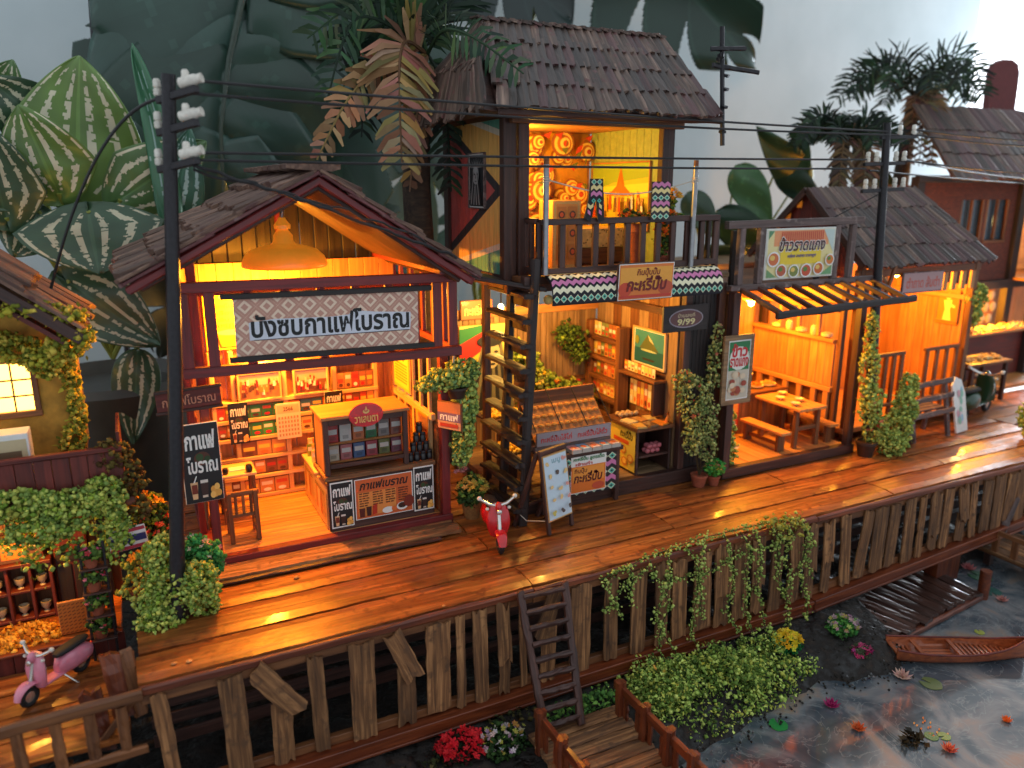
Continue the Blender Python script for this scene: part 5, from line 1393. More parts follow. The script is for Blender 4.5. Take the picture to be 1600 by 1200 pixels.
# ================================================================== rice and curry shop
rs = thing('rice_shop', 'open fronted rice shop with slatted canopy and sign rack on top', 'shop', (8.4, 7.85, 0))
rd = random.Random(31)
bx(rs, 'base_beam', 7.16, 9.76, 7.80, 7.92, .0, .14, 'dark_wood')
for (x, y, z1, w, m_) in ((7.21, 7.86, 2.62, .12, 'dark_wood'), (9.66, 7.86, 2.60, .11, 'dark_wood'), (7.25, 10.05, 2.6, .1, 'brown_wood'), (9.69, 10.05, 2.6, .1, 'brown_wood'), (9.70, 8.20, 2.6, .08, 'brown_wood')):
    bx(rs, 'post', x - w / 2, x + w / 2, y - w / 2, y + w / 2, .14 if y < 8 else 0, z1, m_)
for k in range(10):
    x = 7.28 + k * .24
    bx(rs, 'floor_board', x, x + .232, 7.93, 10.0, .06, .125, 'bamboo', ch=.004)
for k in range(11):                                    # boarded inner wall with an opening above the sill
    y = 8.28 + k * .158
    bx(rs, 'wall_board', 9.66, 9.70, y, y + .152, .95, 1.64, 'bamboo', ch=.003)
bx(rs, 'sill', 9.60, 9.74, 8.26, 10.0, 1.645, 1.70, 'bamboo'); bx(rs, 'lintel', 9.63, 9.73, 8.26, 10.0, 2.12, 2.24, 'bamboo'); bx(rs, 'lower_rail', 9.63, 9.72, 8.26, 10.0, .86, .94, 'bamboo')
for y in (8.6, 9.0, 9.4): bx(rs, 'mullion', 9.65, 9.71, y, y + .07, 1.70, 2.12, 'bamboo')
for y in (8.30, 8.55, 8.85, 9.15, 9.45, 9.75): bx(rs, 'stud', 9.64, 9.70, y, y + .10, .13, .86, 'bamboo')
bx(rs, 'wall_panel', 9.715, 9.735, 8.26, 10.0, .13, .85, 'brown_wood'); bx(rs, 'wall_panel', 9.72, 9.74, 8.26, 10.0, 2.24, 2.6, 'bamboo')
for k in range(11):
    x = 7.3 + k * .215
    if k in (7, 8): continue
    bx(rs, 'back_board', x, x + .209, 10.02, 10.06, .13, 2.6, 'bamboo', ch=.003)
for k in range(9):
    y = 7.95 + k * .23
    bx(rs, 'side_board', 7.18, 7.21, y, y + .222, .13, 2.6, 'brown_wood', ch=.003)
for k in range(9):
    y = 7.94 + k * .235
    bx(rs, 'roof_board', 7.16, 9.74, y, y + .228, 2.61, 2.64, 'brown_wood', ch=.003)
# canopy of bars
bx(rs, 'canopy_back_bar', 7.1, 9.95, 7.82, 7.92, 2.645, 2.715, 'grey_wood')
rough_plank(rs, 'canopy_front_bar', (7.32, 7.20, 2.40), (9.92, 7.20, 2.46), .07, .09, 'black_wood', seed=3, jag=.01, nx=12)
for k in range(9):
    x = 7.36 + k * .31
    beam(rs, 'canopy_bar', (x - .08, 7.84, 2.66), (x + .02, 7.22, 2.43), .07, .06, 'dark_wood')
# rack with the big sign
beam(rs, 'rack_rail', (7.0, 7.88, 3.50), (9.5, 7.88, 3.52), .09, .10, 'grey_wood')
for x in (7.26, 7.60, 9.0, 9.32): beam(rs, 'rack_post', (x, 7.88, 2.716), (x, 7.88, 3.46), .09, .08, 'grey_wood', up=(0, -1, 0))
for x in (7.2, 7.52, 9.15): beam(rs, 'rack_stay', (x, 8.3, 2.65), (x, 8.3, 3.4), .08, .06, 'black_wood', up=(0, -1, 0))
t = thing('rice_sign', 'colourful rice and curry sign with round dishes in the rack', 'sign', (8.3, 7.83, 2.75))
c = (8.30, 7.835, 3.10); board(t, 'backing', c, 1.28, .68, FRONT, 'white_paper', .02)
p = Print(1.26, .66, rgb(216, 214, 196)); p.rect(.02, .03, .98, .97, rgb(226, 210, 150)); p.rect(.1, .66, .9, .97, rgb(226, 150, 100)); p.poly([(.02, .97), (.02, .8), (.1, .97)], rgb(90, 140, 100)); p.poly([(.98, .97), (.98, .5), (.82, .97)], rgb(190, 206, 200)); p.rect(.2, .28, .8, .60, rgb(232, 200, 50)); p.poly([(.02, .03), (.16, .03), (.02, .2)], rgb(110, 150, 100)); p.poly([(.98, .03), (.8, .03), (.98, .22)], rgb(110, 160, 110))
ps = [([(u, .66), (u + .012, .66), (u + .012, .95), (u, .95)], rgb(200, 70, 60)) for u in np.arange(.2, .8, .03)]; p.many(ps)
p.text('ข้าวราดแกง', .165, .535, .855, .855, rgb(240, 236, 226), bold=.06, shear=.2); p.text('ข้าวราดแกง', .17, .55, .85, .84, rgb(70, 30, 34), bold=.03, shear=.2)
p.text('อร่อย สะอาด ราคาถูก', .30, .40, .72, .50, rgb(40, 40, 140), bold=.03, shear=.2)
for k, (u, v, r_) in enumerate(((.10, .40, .09), (.22, .16, .08), (.40, .14, .08), (.58, .14, .085), (.76, .17, .08), (.92, .34, .07))):
    p.ell(u, v, r_, r_ * 1.75, WHT, 18); p.ell(u, v, r_ * .8, r_ * 1.4, [rgb(206, 110, 60), rgb(180, 90, 60), rgb(120, 130, 60), rgb(196, 80, 50), rgb(200, 100, 40), rgb(210, 120, 50)][k], 14); p.ell(u - r_ * .2, v + .03, r_ * .4, r_ * .6, [rgb(226, 190, 100), rgb(90, 130, 60)][k % 2], 10)
p.build('print', t, facing(c, *FRONT))
t = thing('rice_board', 'upright plank sign with red lettering and bowls on the rice shop corner post', 'sign', (7.27, 7.76, 1.1))
c = (7.27, 7.765, 1.58); board(t, 'plank', c, .52, .96, FRONT, 'old_panel', .04)
p = Print(.38, .82, WHT); p.rect(.03, .02, .97, .98, rgb(40, 120, 70)); p.rect(.03, .02, .97, .5, rgb(200, 190, 170)); p.ell(.5, .7, .45, .2, rgb(226, 226, 216)); p.text('ข้าว', .14, .72, .86, .95, rgb(200, 30, 40), bold=.04); p.text('ราดแกง', .08, .56, .92, .71, rgb(200, 30, 40), bold=.035)
rd_ = random.Random(4)
for k in range(16): u, v = rd_.uniform(.15, .85), rd_.uniform(.08, .46); p.ell(u, v, .13, .05, rd_.choice([rgb(190, 120, 80), rgb(120, 140, 70), rgb(220, 200, 170), rgb(160, 70, 50)]), 10)
p.build('print', t, facing(c, *FRONT))
lamp_light('rice_lamp_light', (8.3, 8.7, 2.25), 150, (1.0, .41, .028), .16); lamp_light('rice_lamp_light_sill', (9.0, 9.3, 2.3), 60, (1.0, .41, .028), .12)
t = thing('paper_lantern', 'orange paper lantern under the rice shop roof', 'lantern', (8.3, 8.7, 2.3)); MB().ball((8.3, 8.7, 2.44), (.34, .34, .26), 16).build('shade', 'lamp_enamel', t, smooth=True); MB().ball((8.3, 8.7, 2.29), (.09, .09, .08), 10).build('bulb', 'bulb_glow', t, smooth=True)
t = thing('hanging_bulb', 'small bulb hanging before the rice shop side wall', 'bulb', (9.0, 9.3, 2.3)); MB().ball((9.0, 9.3, 2.38), (.08, .08, .10), 10).build('bulb', 'bulb_glow', t, smooth=True); MB().tube([(9.0, 9.3, 2.43), (9.0, 9.3, 2.6)], .01, 6).build('flex', 'black_iron', t)
# picnic table and benches
pt = thing('dining_table', 'lit plank dining table inside the rice shop', 'table', (9.02, 8.4, .13))
for k in range(3): bx(pt, 'top_plank', 8.74 + k * .19, 8.92 + k * .19, 7.98, 8.92, .72, .765, 'bamboo')
for (x, y) in ((8.80, 8.1), (9.24, 8.1), (8.80, 8.8), (9.24, 8.8)): bx(pt, 'leg', x - .035, x + .035, y - .035, y + .035, .125, .72, 'brown_wood')
bx(pt, 'brace', 8.84, 9.20, 8.07, 8.13, .40, .46, 'brown_wood')
for (x0, x1, lb) in ((8.40, 8.60, 'low plank bench before the dining table in the rice shop'), (9.40, 9.58, 'low plank bench behind the dining table by the studded wall')):
    bn = thing('plank_bench', lb, 'bench', ((x0 + x1) / 2, 8.3, .13), 'benches of the dining table')
    bx(bn, 'seat', x0, x1, 7.97, 8.86, .40, .445, 'bamboo')
    for y in (8.06, 8.74): bx(bn, 'trestle', x0 + .03, x1 - .03, y, y + .06, .125, .40, 'brown_wood')
    bx(bn, 'stretcher', (x0 + x1) / 2 - .02, (x0 + x1) / 2 + .02, 8.13, 8.73, .2, .25, 'brown_wood')
bw_ = MB(); bw_.lathe([(.02, 0), (.05, .015), (.075, .05), (.068, .05), (.045, .02)], (0, 0, 0), 14); bm_ = bw_.mesh('bowl', True); bm_.materials.append(plain('bowl_glaze', rgb(230, 206, 150), .3, coat=.3))
for k, (x, y, lb) in enumerate(((8.86, 8.2, 'near end'), (9.1, 8.35, 'middle'), (8.9, 8.55, 'centre'), (9.15, 8.75, 'far end'))):
    o = bpy.data.objects.new('bowl', bm_); link(o, None, Matrix.Translation((x, y, .766))); tag(o, 'small cream bowl at the %s of the lit dining table' % lb, 'bowl', 'bowls on the dining table')
# food counter at the back
fc = thing('food_counter', 'boarded food counter with heaped dishes at the back of the rice shop', 'counter', (8.8, 9.2, .13))
for k in range(8): bx(fc, 'front_board', 8.02 + k * .18, 8.195 + k * .18, 9.0, 9.03, .13, .76, 'brown_wood', ch=.003)
bx(fc, 'counter_top', 7.98, 9.50, 8.97, 9.5, .765, .80, 'brown_wood')
p = Print(.34, .40, rgb(206, 50, 34)); p.rect(.06, .55, .94, .94, rgb(226, 150, 60)); p.lines(.1, .1, .9, .5, 4, rgb(240, 200, 130), random.Random(1)); p.build('red_poster', fc, facing((8.32, 8.993, .48), *FRONT))
for k in range(5):
    x = 8.2 + k * .27; t = thing('food_dish', ['yellow curry', 'egg', 'greens', 'orange stew', 'fried'][k] + ' heaped in a dish on the food counter', 'dish', (x, 9.2, .80), 'dishes on the food counter')
    MB().lathe([(.06, 0), (.12, .02), (.13, .05), (.115, .05), (.06, .02)], (x, 9.2, .80), 16).build('plate', 'bowl_glaze', t, smooth=True)
    foam(t, 'food', [(x, 9.2, .84, .09, .09, .035)], 90, .022, [[rgb(236, 200, 80)], [rgb(240, 220, 160)], [rgb(120, 140, 60), rgb(160, 170, 90)], [rgb(220, 120, 50)], [rgb(206, 150, 80)]][k], 80 + k, 'petal', .2)
t = thing('cake_stand', 'round pedestal stand on the rice shop food counter', 'stand', (8.9, 9.38, .80)); MB().lathe([(.07, 0), (.03, .03), (.025, .16), (.03, .18), (.15, .2), (.15, .22)], (8.9, 9.38, .80), 18).build('pedestal', 'bowl_glaze', t, smooth=True); MB().ball((8.9, 9.38, 1.04), (.24, .24, .08), 14).build('dome_cake', 'cloth_cream', t, smooth=True)
for k in range(5):
    y = 8.45 + k * .26; MBk = MB(); MBk.lathe([(.04, 0), (.06, .03), (.055, .12), (.03, .16)] if k % 2 else [(.05, 0), (.09, .03), (.09, .07), (.03, .09)], (9.67, y, 1.70), 12)
    tag(MBk.build('sill_jar' if k % 2 else 'sill_bowl', 'bowl_glaze', smooth=True, origin=(9.67, y, 1.70)), ['first low cream bowl on the rice shop sill nearest the front', 'cream jar beside the nearest bowl on the rice shop sill', 'low cream bowl in the middle of the rice shop sill', 'cream jar in the far half of the rice shop sill', 'low cream bowl at the far end of the rice shop sill'][k], 'jar' if k % 2 else 'bowl', 'pots on the sill')

# ================================================================== bamboo porch house behind
bh = thing('porch_house', 'low house with mossy corrugated roof and bright bamboo porch', 'house', (11.5, 8.6, 0))
def corr_roof(parent, x0e, x1e, ye, ze, x0r, x1r, yr, zr, courses, seed, mat='shingle', per=.15):
    rd_ = random.Random(seed); nrm = Vector((0, -(zr - ze), (yr - ye))).normalized()
    def q(u, v, l=0): return Vector((x0r + (x1r - x0r) * u, yr, zr)).lerp(Vector((x0e + (x1e - x0e) * u, ye, ze)), v) + nrm * l
    n_ = int((x1e - x0e) / per)
    for r_ in range(courses):
        for k in range(n_):
            u = (k + .5) / n_
            rough_plank(parent, 'roof_strip', q(u, max(0, r_ / courses - .03), .03 + .01 * rd_.random()), q(u, (r_ + 1) / courses + .04 + rd_.uniform(-.015, .015), .05 + .012 * rd_.random()), per * .98, .035, rd_.choice([mat, mat, 'shingle_dark', 'shingle_red']), up=nrm, seed=seed * 1000 + r_ * 100 + k, jag=.02, nx=2, wob=.006, roll=rd_.uniform(.15, .3))
    vs = [q(0, 0), q(1, 0), q(1, 1), q(0, 1)]
    MB().add(vs + [v - nrm * .03 for v in vs], [(0, 3, 2, 1), (4, 5, 6, 7), (0, 1, 5, 4), (1, 2, 6, 5), (2, 3, 7, 6), (3, 0, 4, 7)]).build('roof_deck', 'brown_wood', parent)
corr_roof(bh, 9.98, 13.05, 8.15, 2.80, 9.98, 12.5, 9.4, 3.93, 4, 41)
bk = [(9.98, 9.4, 3.93), (12.5, 9.4, 3.93), (13.0, 10.6, 2.85), (9.98, 10.6, 2.85)]
MB().add(bk + [(x, y, z - .04) for x, y, z in bk], [(0, 1, 2, 3), (7, 6, 5, 4), (0, 4, 5, 1), (1, 5, 6, 2), (2, 6, 7, 3), (3, 7, 4, 0)]).build('rear_slope', 'shingle', bh)
for k in range(9):
    y0 = 8.45 + k * .22; yc = y0 + .11; zt = 3.88 - abs(yc - 9.4) * .92
    if zt > 2.75: bx(bh, 'gable_board', 10.04, 10.07, y0, y0 + .215, 2.60, zt, 'maroon_board', ch=.003)
for s in (8.15, 10.6): beam(bh, 'barge_board', (9.96, 9.4, 3.93), (9.96, s, 2.80), .05, .11, 'dark_wood')
for (x, y) in ((10.1, 8.3), (12.85, 8.3), (10.1, 10.2), (12.95, 10.1)): bx(bh, 'post', x - .05, x + .05, y - .05, y + .05, 0, 2.8, 'brown_wood')
for k in range(10): y = 8.4 + k * .175; bx(bh, 'wall_board', 12.86, 12.90, y, y + .17, .2, 2.35, 'bamboo', ch=.003)
for k in range(14): x = 10.1 + k * .196; bx(bh, 'back_board', x, x + .19, 10.1, 10.14, .2, 2.6, 'bamboo', ch=.003)
bx(bh, 'porch_floor', 10.0, 12.95, 8.25, 10.1, .12, .2, 'bamboo'); bx(bh, 'eave_beam', 10.0, 12.95, 8.26, 8.34, 2.62, 2.74, 'brown_wood')
for x in (10.35, 10.55, 12.0, 12.22, 12.46, 12.7): bx(bh, 'eave_baluster', x, x + .10, 8.24, 8.29, 2.32, 2.62, 'bamboo')
bx(bh, 'wall_rail', 12.80, 12.86, 8.38, 10.1, 2.10, 2.18, 'bamboo')
for (x0, x1) in ((10.65, 11.35), (11.85, 12.72)):
    bx(bh, 'porch_rail', x0, x1, 8.28, 8.34, 1.30, 1.36, 'brown_wood'); bx(bh, 'porch_rail', x0, x1, 8.28, 8.34, .45, .51, 'brown_wood')
    for k in range(4): xx = x0 + .04 + k * (x1 - x0 - .12) / 3; bx(bh, 'porch_baluster', xx, xx + .07, 8.285, 8.335, .2, 1.30, 'brown_wood')
lamp_light('porch_lamp_light', (11.7, 8.9, 2.45), 150, (1.0, .40, .028), .16); t = thing('porch_lamp', 'small glowing bulb under the porch eave', 'bulb', (11.7, 8.9, 2.5)); MB().ball((11.7, 8.9, 2.55), (.1, .1, .12), 10).build('bulb', 'bulb_glow', t, smooth=True); MB().tube([(11.7, 8.9, 2.6), (11.7, 8.9, 3.3)], .01, 6).build('flex', 'black_iron', t)
t = thing('porch_sign', 'faded grey pink lettered board hanging under the porch eave', 'sign', (11.45, 8.2, 2.3)); c = (11.43, 8.2, 2.50); board(t, 'plank', c, .98, .34, FRONT, 'grey_wood', .03); p = Print(.94, .30, rgb(176, 140, 140)); p.text('ตำถาด ส้มตำ', .08, .2, .92, .8, rgb(190, 80, 60), bold=.02); p.build('lettering', t, facing(c, *FRONT))
p = Print(.40, .62, rgb(200, 120, 40)); p.ell(.5, .78, .14, .1, rgb(250, 220, 130)); p.poly([(.3, .66), (.68, .68), (.62, .4), (.72, .08), (.3, .08), (.38, .4)], rgb(250, 216, 120)); p.poly([(.6, .6), (.85, .52), (.83, .46), (.6, .5)], rgb(250, 216, 120))
picture('figure_picture', 'picture of a pale dancing figure on the bamboo porch wall', (12.835, 8.68, 1.95), .40, .52, LEFTW, p, frame='bamboo')
t = thing('crossed_sticks', 'crossed brown sticks leaning under the porch roof corner', 'sticks', (10.4, 8.1, 2.2)); beam(t, 'stick', (10.2, 8.1, 2.75), (10.75, 8.12, 2.25), .05, .05, 'brown_wood'); beam(t, 'stick', (10.55, 8.06, 2.8), (10.35, 8.08, 2.2), .05, .05, 'brown_wood')

# ================================================================== brick house with bar, far right
kh = thing('brick_house', 'two storey brick house with shingle roof and glowing bar below', 'house', (15.5, 10.0, 0))
m, nt, b = newmat('brick_wall')
tc = nd(nt, 'ShaderNodeTexCoord'); br = nd(nt, 'ShaderNodeTexBrick'); mp = nd(nt, 'ShaderNodeMapping'); mp.inputs['Rotation'].default_value = (R(90), 0, 0); nt.links.new(tc.outputs['Object'], mp.inputs[0]); nt.links.new(mp.outputs[0], br.inputs[0])
br.inputs['Color1'].default_value = rgb(112, 58, 44) + (1,); br.inputs['Color2'].default_value = rgb(92, 48, 40) + (1,); br.inputs['Mortar'].default_value = rgb(74, 48, 40) + (1,); br.inputs['Scale'].default_value = 6
nt.links.new(br.outputs[0], b.inputs['Base Color']); b.inputs['Roughness'].default_value = .8
wall_rects = [(13.4, 14.75, 2.0, 4.05), (16.3, 16.55, 2.0, 4.05), (14.75, 16.3, 2.0, 2.92), (14.75, 16.3, 3.72, 4.05), (15.50, 15.56, 2.92, 3.72)]
for (x0, x1, z0, z1) in wall_rects: MB().box(((x0 + x1) / 2, 10.05, (z0 + z1) / 2), (x1 - x0, .1, z1 - z0)).build('brick_wall', 'brick_wall', kh)
for (x0, x1) in ((14.76, 15.49), (15.57, 16.29)):
    w_ = MB().box(((x0 + x1) / 2, 10.08, 3.32), (x1 - x0, .01, .8)).build('window', plain('dim_pane', rgb(70, 84, 92), .15) if 'dim_pane' not in M else 'dim_pane', kh)
    for x in (x0 + .03, x1 - .03, (x0 + x1) / 2): bx(w_, 'frame', x - .03, x + .03, 10.0, 10.05, 2.92, 3.72, 'brown_wood')
    bx(w_, 'sill', x0, x1, 9.98, 10.06, 2.86, 2.92, 'brown_wood')
for (x, y) in ((16.6, 9.98), (13.4, 9.98), (16.95, 9.6)): bx(kh, 'post', x - .10, x + .10, y - .08, y + .08, 0, 4.15, 'black_wood')
bx(kh, 'floor_beam', 13.3, 20.4, 9.88, 9.99, 1.92, 2.1, 'black_wood'); bx(kh, 'plate_beam', 13.3, 20.4, 9.88, 9.99, 4.05, 4.18, 'black_wood')
corr_roof(kh, 13.7, 20.4, 9.5, 4.12, 14.6, 20.4, 11.2, 5.55, 3, 51, per=.22)
for k in range(20): x = 13.3 + k * .36; bx(kh, 'bar_back_board', x, x + .35, 11.0, 11.05, 0, 1.95, 'bamboo', ch=.003)
bx(kh, 'bar_floor', 13.46, 20.4, 9.02, 11.0, .05, .12, 'bamboo')
for k in range(4): bx(kh, 'terrace_board', 13.46, 20.4, 7.62 + k * .35, 7.955 + k * .35, -.08, -.004, 'deck_wood')
bx(kh, 'terrace_beam', 13.46, 20.4, 7.56, 7.61, -1.6, -.03, 'dark_wood'); bx(kh, 'side_wall', 13.38, 13.44, 10.1, 11.0, 0, 4.0, 'brick_wall')
for k in range(5): x = 16.8 + k * .28; bx(kh, 'balcony_baluster', x, x + .09, 9.55, 9.6, 2.25, 2.9, 'brown_wood')
bx(kh, 'balcony_rail', 16.65, 18.2, 9.53, 9.61, 2.9, 2.97, 'grey_wood'); bx(kh, 'balcony_rail', 16.65, 18.2, 9.53, 9.61, 2.15, 2.24, 'grey_wood')
bx(kh, 'balcony_floor', 16.6, 20.4, 9.5, 10.9, 2.08, 2.14, 'brown_wood'); bx(kh, 'balcony_wall', 16.6, 20.4, 10.8, 10.85, 2.14, 4.0, 'bamboo')
lamp_light('bar_lamp_light', (15.6, 9.9, 1.72), 200, (1.0, .38, .025), .1); lamp_light('balcony_lamp_light', (17.3, 10.2, 3.5), 80, (1.0, .6, .1), .1)
t = thing('bar_lamp', 'glowing bulb over the bar below the brick house', 'bulb', (15.6, 9.9, 1.75)); MB().ball((15.6, 9.9, 1.82), (.12, .12, .12), 10).build('bulb', 'bulb_glow', t, smooth=True)
t = thing('balcony_lamp', 'yellow lamp at the edge of the brick house balcony', 'lamp', (16.9, 9.6, 3.0)); MB().ball((17.0, 9.5, 3.25), (.22, .2, .28), 12).build('globe', 'bulb_yellow', t, smooth=True); MB().tube([(17.0, 9.5, 2.97), (17.0, 9.5, 3.12)], .02, 6).build('stem', 'black_iron', t)
t = thing('plate_rack', 'bar back rack with rows of round glowing plates', 'rack', (15.8, 10.8, .9)); bx(t, 'board', 14.7, 17.4, 10.7, 10.74, .95, 1.85, 'bamboo')
for r_ in range(3):
    for k in range(11):
        MB().lathe([(.10, 0), (.11, .02), (.07, .035)], (14.85 + k * .24 + .1 * (r_ % 2), 10.69, 1.1 + r_ * .26), 14, m=Matrix.Rotation(R(90), 3, 'X')).build('plate', 'bowl_glaze', t, smooth=True)
t = thing('bar_counter', 'bar counter crowded with pale dishes below the brick house', 'counter', (15.7, 9.8, .12))
bx(t, 'counter_top', 14.4, 17.4, 9.55, 10.05, 1.05, 1.10, 'bamboo'); bx(t, 'front_panel', 14.5, 17.3, 9.65, 9.7, .12, 1.05, 'maroon_board')
foam(t, 'dishes', [(14.8 + k * .42, 9.75, 1.13, .2, .18, .05) for k in range(7)], 420, .035, [rgb(240, 220, 170), rgb(236, 200, 120)], 66, 'petal', 0)
t = thing('terrace_table', 'small terrace table laid with pale food before the bar', 'table', (14.3, 8.8, .0))
bx(t, 'table_top', 13.75, 14.95, 8.65, 9.25, .74, .79, 'brown_wood')
for (x, y) in ((13.85, 8.72), (14.85, 8.72), (13.85, 9.15), (14.85, 9.15)): bx(t, 'leg', x - .035, x + .035, y - .035, y + .035, .0, .74, 'dark_wood')
foam(t, 'dishes', [(14.0 + k * .25, 8.95, .81, .13, .14, .03) for k in range(4)], 200, .03, [rgb(240, 220, 160), rgb(226, 180, 100)], 67, 'petal', 0)
chp = thing('slat_chair', 'dark slat backed chair at the bar end of the terrace table', 'chair', (0, 0, 0), 'terrace chairs')
for x in (-.18, .18):
    beam(chp, 'back_post', (x, .18, 0), (x, .22, .95), .05, .05, 'dark_wood', up=(0, -1, 0)); beam(chp, 'leg', (x, -.18, 0), (x, -.18, .45), .05, .05, 'dark_wood', up=(0, -1, 0))
bx(chp, 'seat', -.21, .21, -.21, .2, .45, .49, 'dark_wood'); bx(chp, 'top_rail', -.2, .2, .19, .24, .88, .95, 'dark_wood')
for k in range(4): bx(chp, 'back_slat', -.15 + k * .09, -.11 + k * .09, .2, .23, .5, .88, 'dark_wood')
chp.matrix_basis = Matrix.Translation((14.9, 9.45, .0))
clone(chp, (13.75, 9.5, 0), .1, 1, 'dark slat backed chair behind the terrace table near the porch')
clone(chp, (13.3, 8.85, 0), 1.4, 1, 'dark slat backed chair turned sideways at the terrace table end')
# bench frame and painted board on the boardwalk
bf = thing('wooden_bench', 'grey two rail wooden bench standing at the boardwalk edge', 'bench', (11.4, 7.75, 0))
for x in (10.98, 11.82):
    beam(bf, 'leg', (x, 7.68, 0), (x - .03, 7.85, .93), .07, .06, 'grey_wood', up=(0, -1, 0)); beam(bf, 'leg', (x - .02, 8.12, 0), (x - .02, 8.08, .42), .07, .06, 'grey_wood', up=(0, -1, 0)); beam(bf, 'side_rail', (x - .02, 7.74, .42), (x - .02, 8.12, .42), .05, .05, 'grey_wood')
for (z, y) in ((.90, 7.83), (.66, 7.79), (.42, 7.74)): rough_plank(bf, 'rail', (10.92, y - .04, z), (11.90, y - .04, z + .03), .05, .085, 'grey_wood', seed=int(z * 100), jag=.01)
for k in range(3): bx(bf, 'seat_slat', 10.95, 11.85, 7.80 + k * .11, 7.89 + k * .11, .45, .48, 'grey_wood')
t = thing('painted_board', 'pale board with blue and pink smears leaning on the bench', 'board', (12.2, 7.75, 0))
mb = MB(); mb.prism([(-.17, 0), (.17, 0), (.20, .62), (.12, .86), (-.05, .93), (-.17, .80)], 0, .03, facing((12.2, 7.72, .01), (1, .12, 0), (-.1, .22, 1))); mb.build('slab', 'white_paper', t)
p = Print(.34, .9)
rd_ = random.Random(2)
for k in range(12): p.ell(rd_.uniform(.2, .8), rd_.uniform(.1, .8), .12, .07, rd_.choice([rgb(150, 190, 210), rgb(210, 160, 170), rgb(140, 190, 170), rgb(220, 200, 206)]), 10)
mm = facing((12.2, 7.72, .01), (1, .12, 0), (-.1, .22, 1)); p.build('smears', t, mm @ Matrix.Translation((0, .45, .031)))
t = tag(MB().lathe([(.12, 0), (.2, .08), (.21, .2), (.15, .32), (.11, .35), (.13, .38)], (10.72, 7.72, 0), 18).build('clay_jar', 'dark_pot', smooth=True, origin=(10.72, 7.72, 0)), 'dark round clay jar beside the grey bench', 'jar')
# ================================================================== ochre house at the left edge
lh = thing('ochre_house', 'ochre plastered house with lit window, plank balcony and ivy', 'house', (-1.3, 8.6, -.55))
rd = random.Random(51)
for (x0, x1, z0, z1) in ((-2.6, -1.62, 1.15, 3.05), (-.90, -.60, 1.15, 2.75), (-1.62, -.90, 1.15, 1.84), (-1.62, -.90, 2.38, 3.0)):
    MB().box(((x0 + x1) / 2, 8.66, (z0 + z1) / 2), (x1 - x0, .12, z1 - z0)).build('wall', 'stucco', lh)
MB().box((-.66, 9.4, 2.0), (.12, 1.35, 1.7)).build('side_wall', 'stucco', lh)
w_ = MB().box((-1.26, 8.68, 2.11), (.70, .01, .54)).build('window', 'lit_window', lh)
for (x0, x1, z0, z1) in ((-1.64, -.88, 2.35, 2.41), (-1.64, -.88, 1.81, 1.87), (-.94, -.885, 1.87, 2.35), (-1.63, -1.58, 1.87, 2.35), (-1.28, -1.24, 1.87, 2.35)): bx(w_, 'frame', x0, x1, 8.57, 8.63, z0, z1, 'brown_wood')
for x in (-1.10, -1.42): bx(w_, 'glazing_bar', x - .008, x + .008, 8.60, 8.62, 1.87, 2.35, 'brown_wood', ch=.002)
for z in (2.02, 2.18): bx(w_, 'glazing_bar', -1.24, -.94, 8.60, 8.615, z - .008, z + .008, 'brown_wood', ch=.002)
# bark roof
for r_ in range(4):
    for k in range(7):
        y = 8.0 + k * .22; x0 = -.40 - r_ * .42
        rough_plank(lh, 'shingle', (x0 - .60, y, 2.75 + (.60 + r_ * .42) * .80 + .03 * r_), (x0 + rd.uniform(-.03, .05), y, 2.75 + r_ * .42 * .80 + .03 * r_), .23, .045, 'bark_shingle', up=(.6, 0, .8), seed=400 + r_ * 10 + k, jag=.04, nx=4, wob=.012)
beam(lh, 'barge_board', (-.42, 7.93, 2.64), (-2.1, 7.93, 4.0), .06, .10, 'dark_wood'); MB().tube([(-.44, 7.97, 2.68), (-2.1, 7.97, 4.02)], .045, 8).build('roof_pole', 'weathered_wood', lh, smooth=True)
MB().box((-1.3, 8.7, 3.2), (1.9, 1.4, .04), Matrix.Rotation(R(39), 3, 'Y')).build('roof_deck', 'maroon_board', lh)
# balcony
bx(lh, 'balcony_floor', -2.4, -.25, 7.94, 8.60, 1.10, 1.16, 'maroon_board')
for k in range(14): x = -2.28 + k * .147; bx(lh, 'balcony_plank', x, x + .142, 7.92, 7.95, 1.17, 1.55, 'maroon_board', ch=.004)
bx(lh, 'balcony_cap', -2.4, -.22, 7.90, 7.97, 1.555, 1.60, 'maroon_board')
for k in range(5): y = 7.98 + k * .147; bx(lh, 'balcony_plank', -.26, -.23, y, y + .142, 1.17, 1.72, 'maroon_board', ch=.004)
bx(lh, 'edge_beam', -2.4, -.16, 7.88, 7.96, 1.0, 1.09, 'fascia_wood')
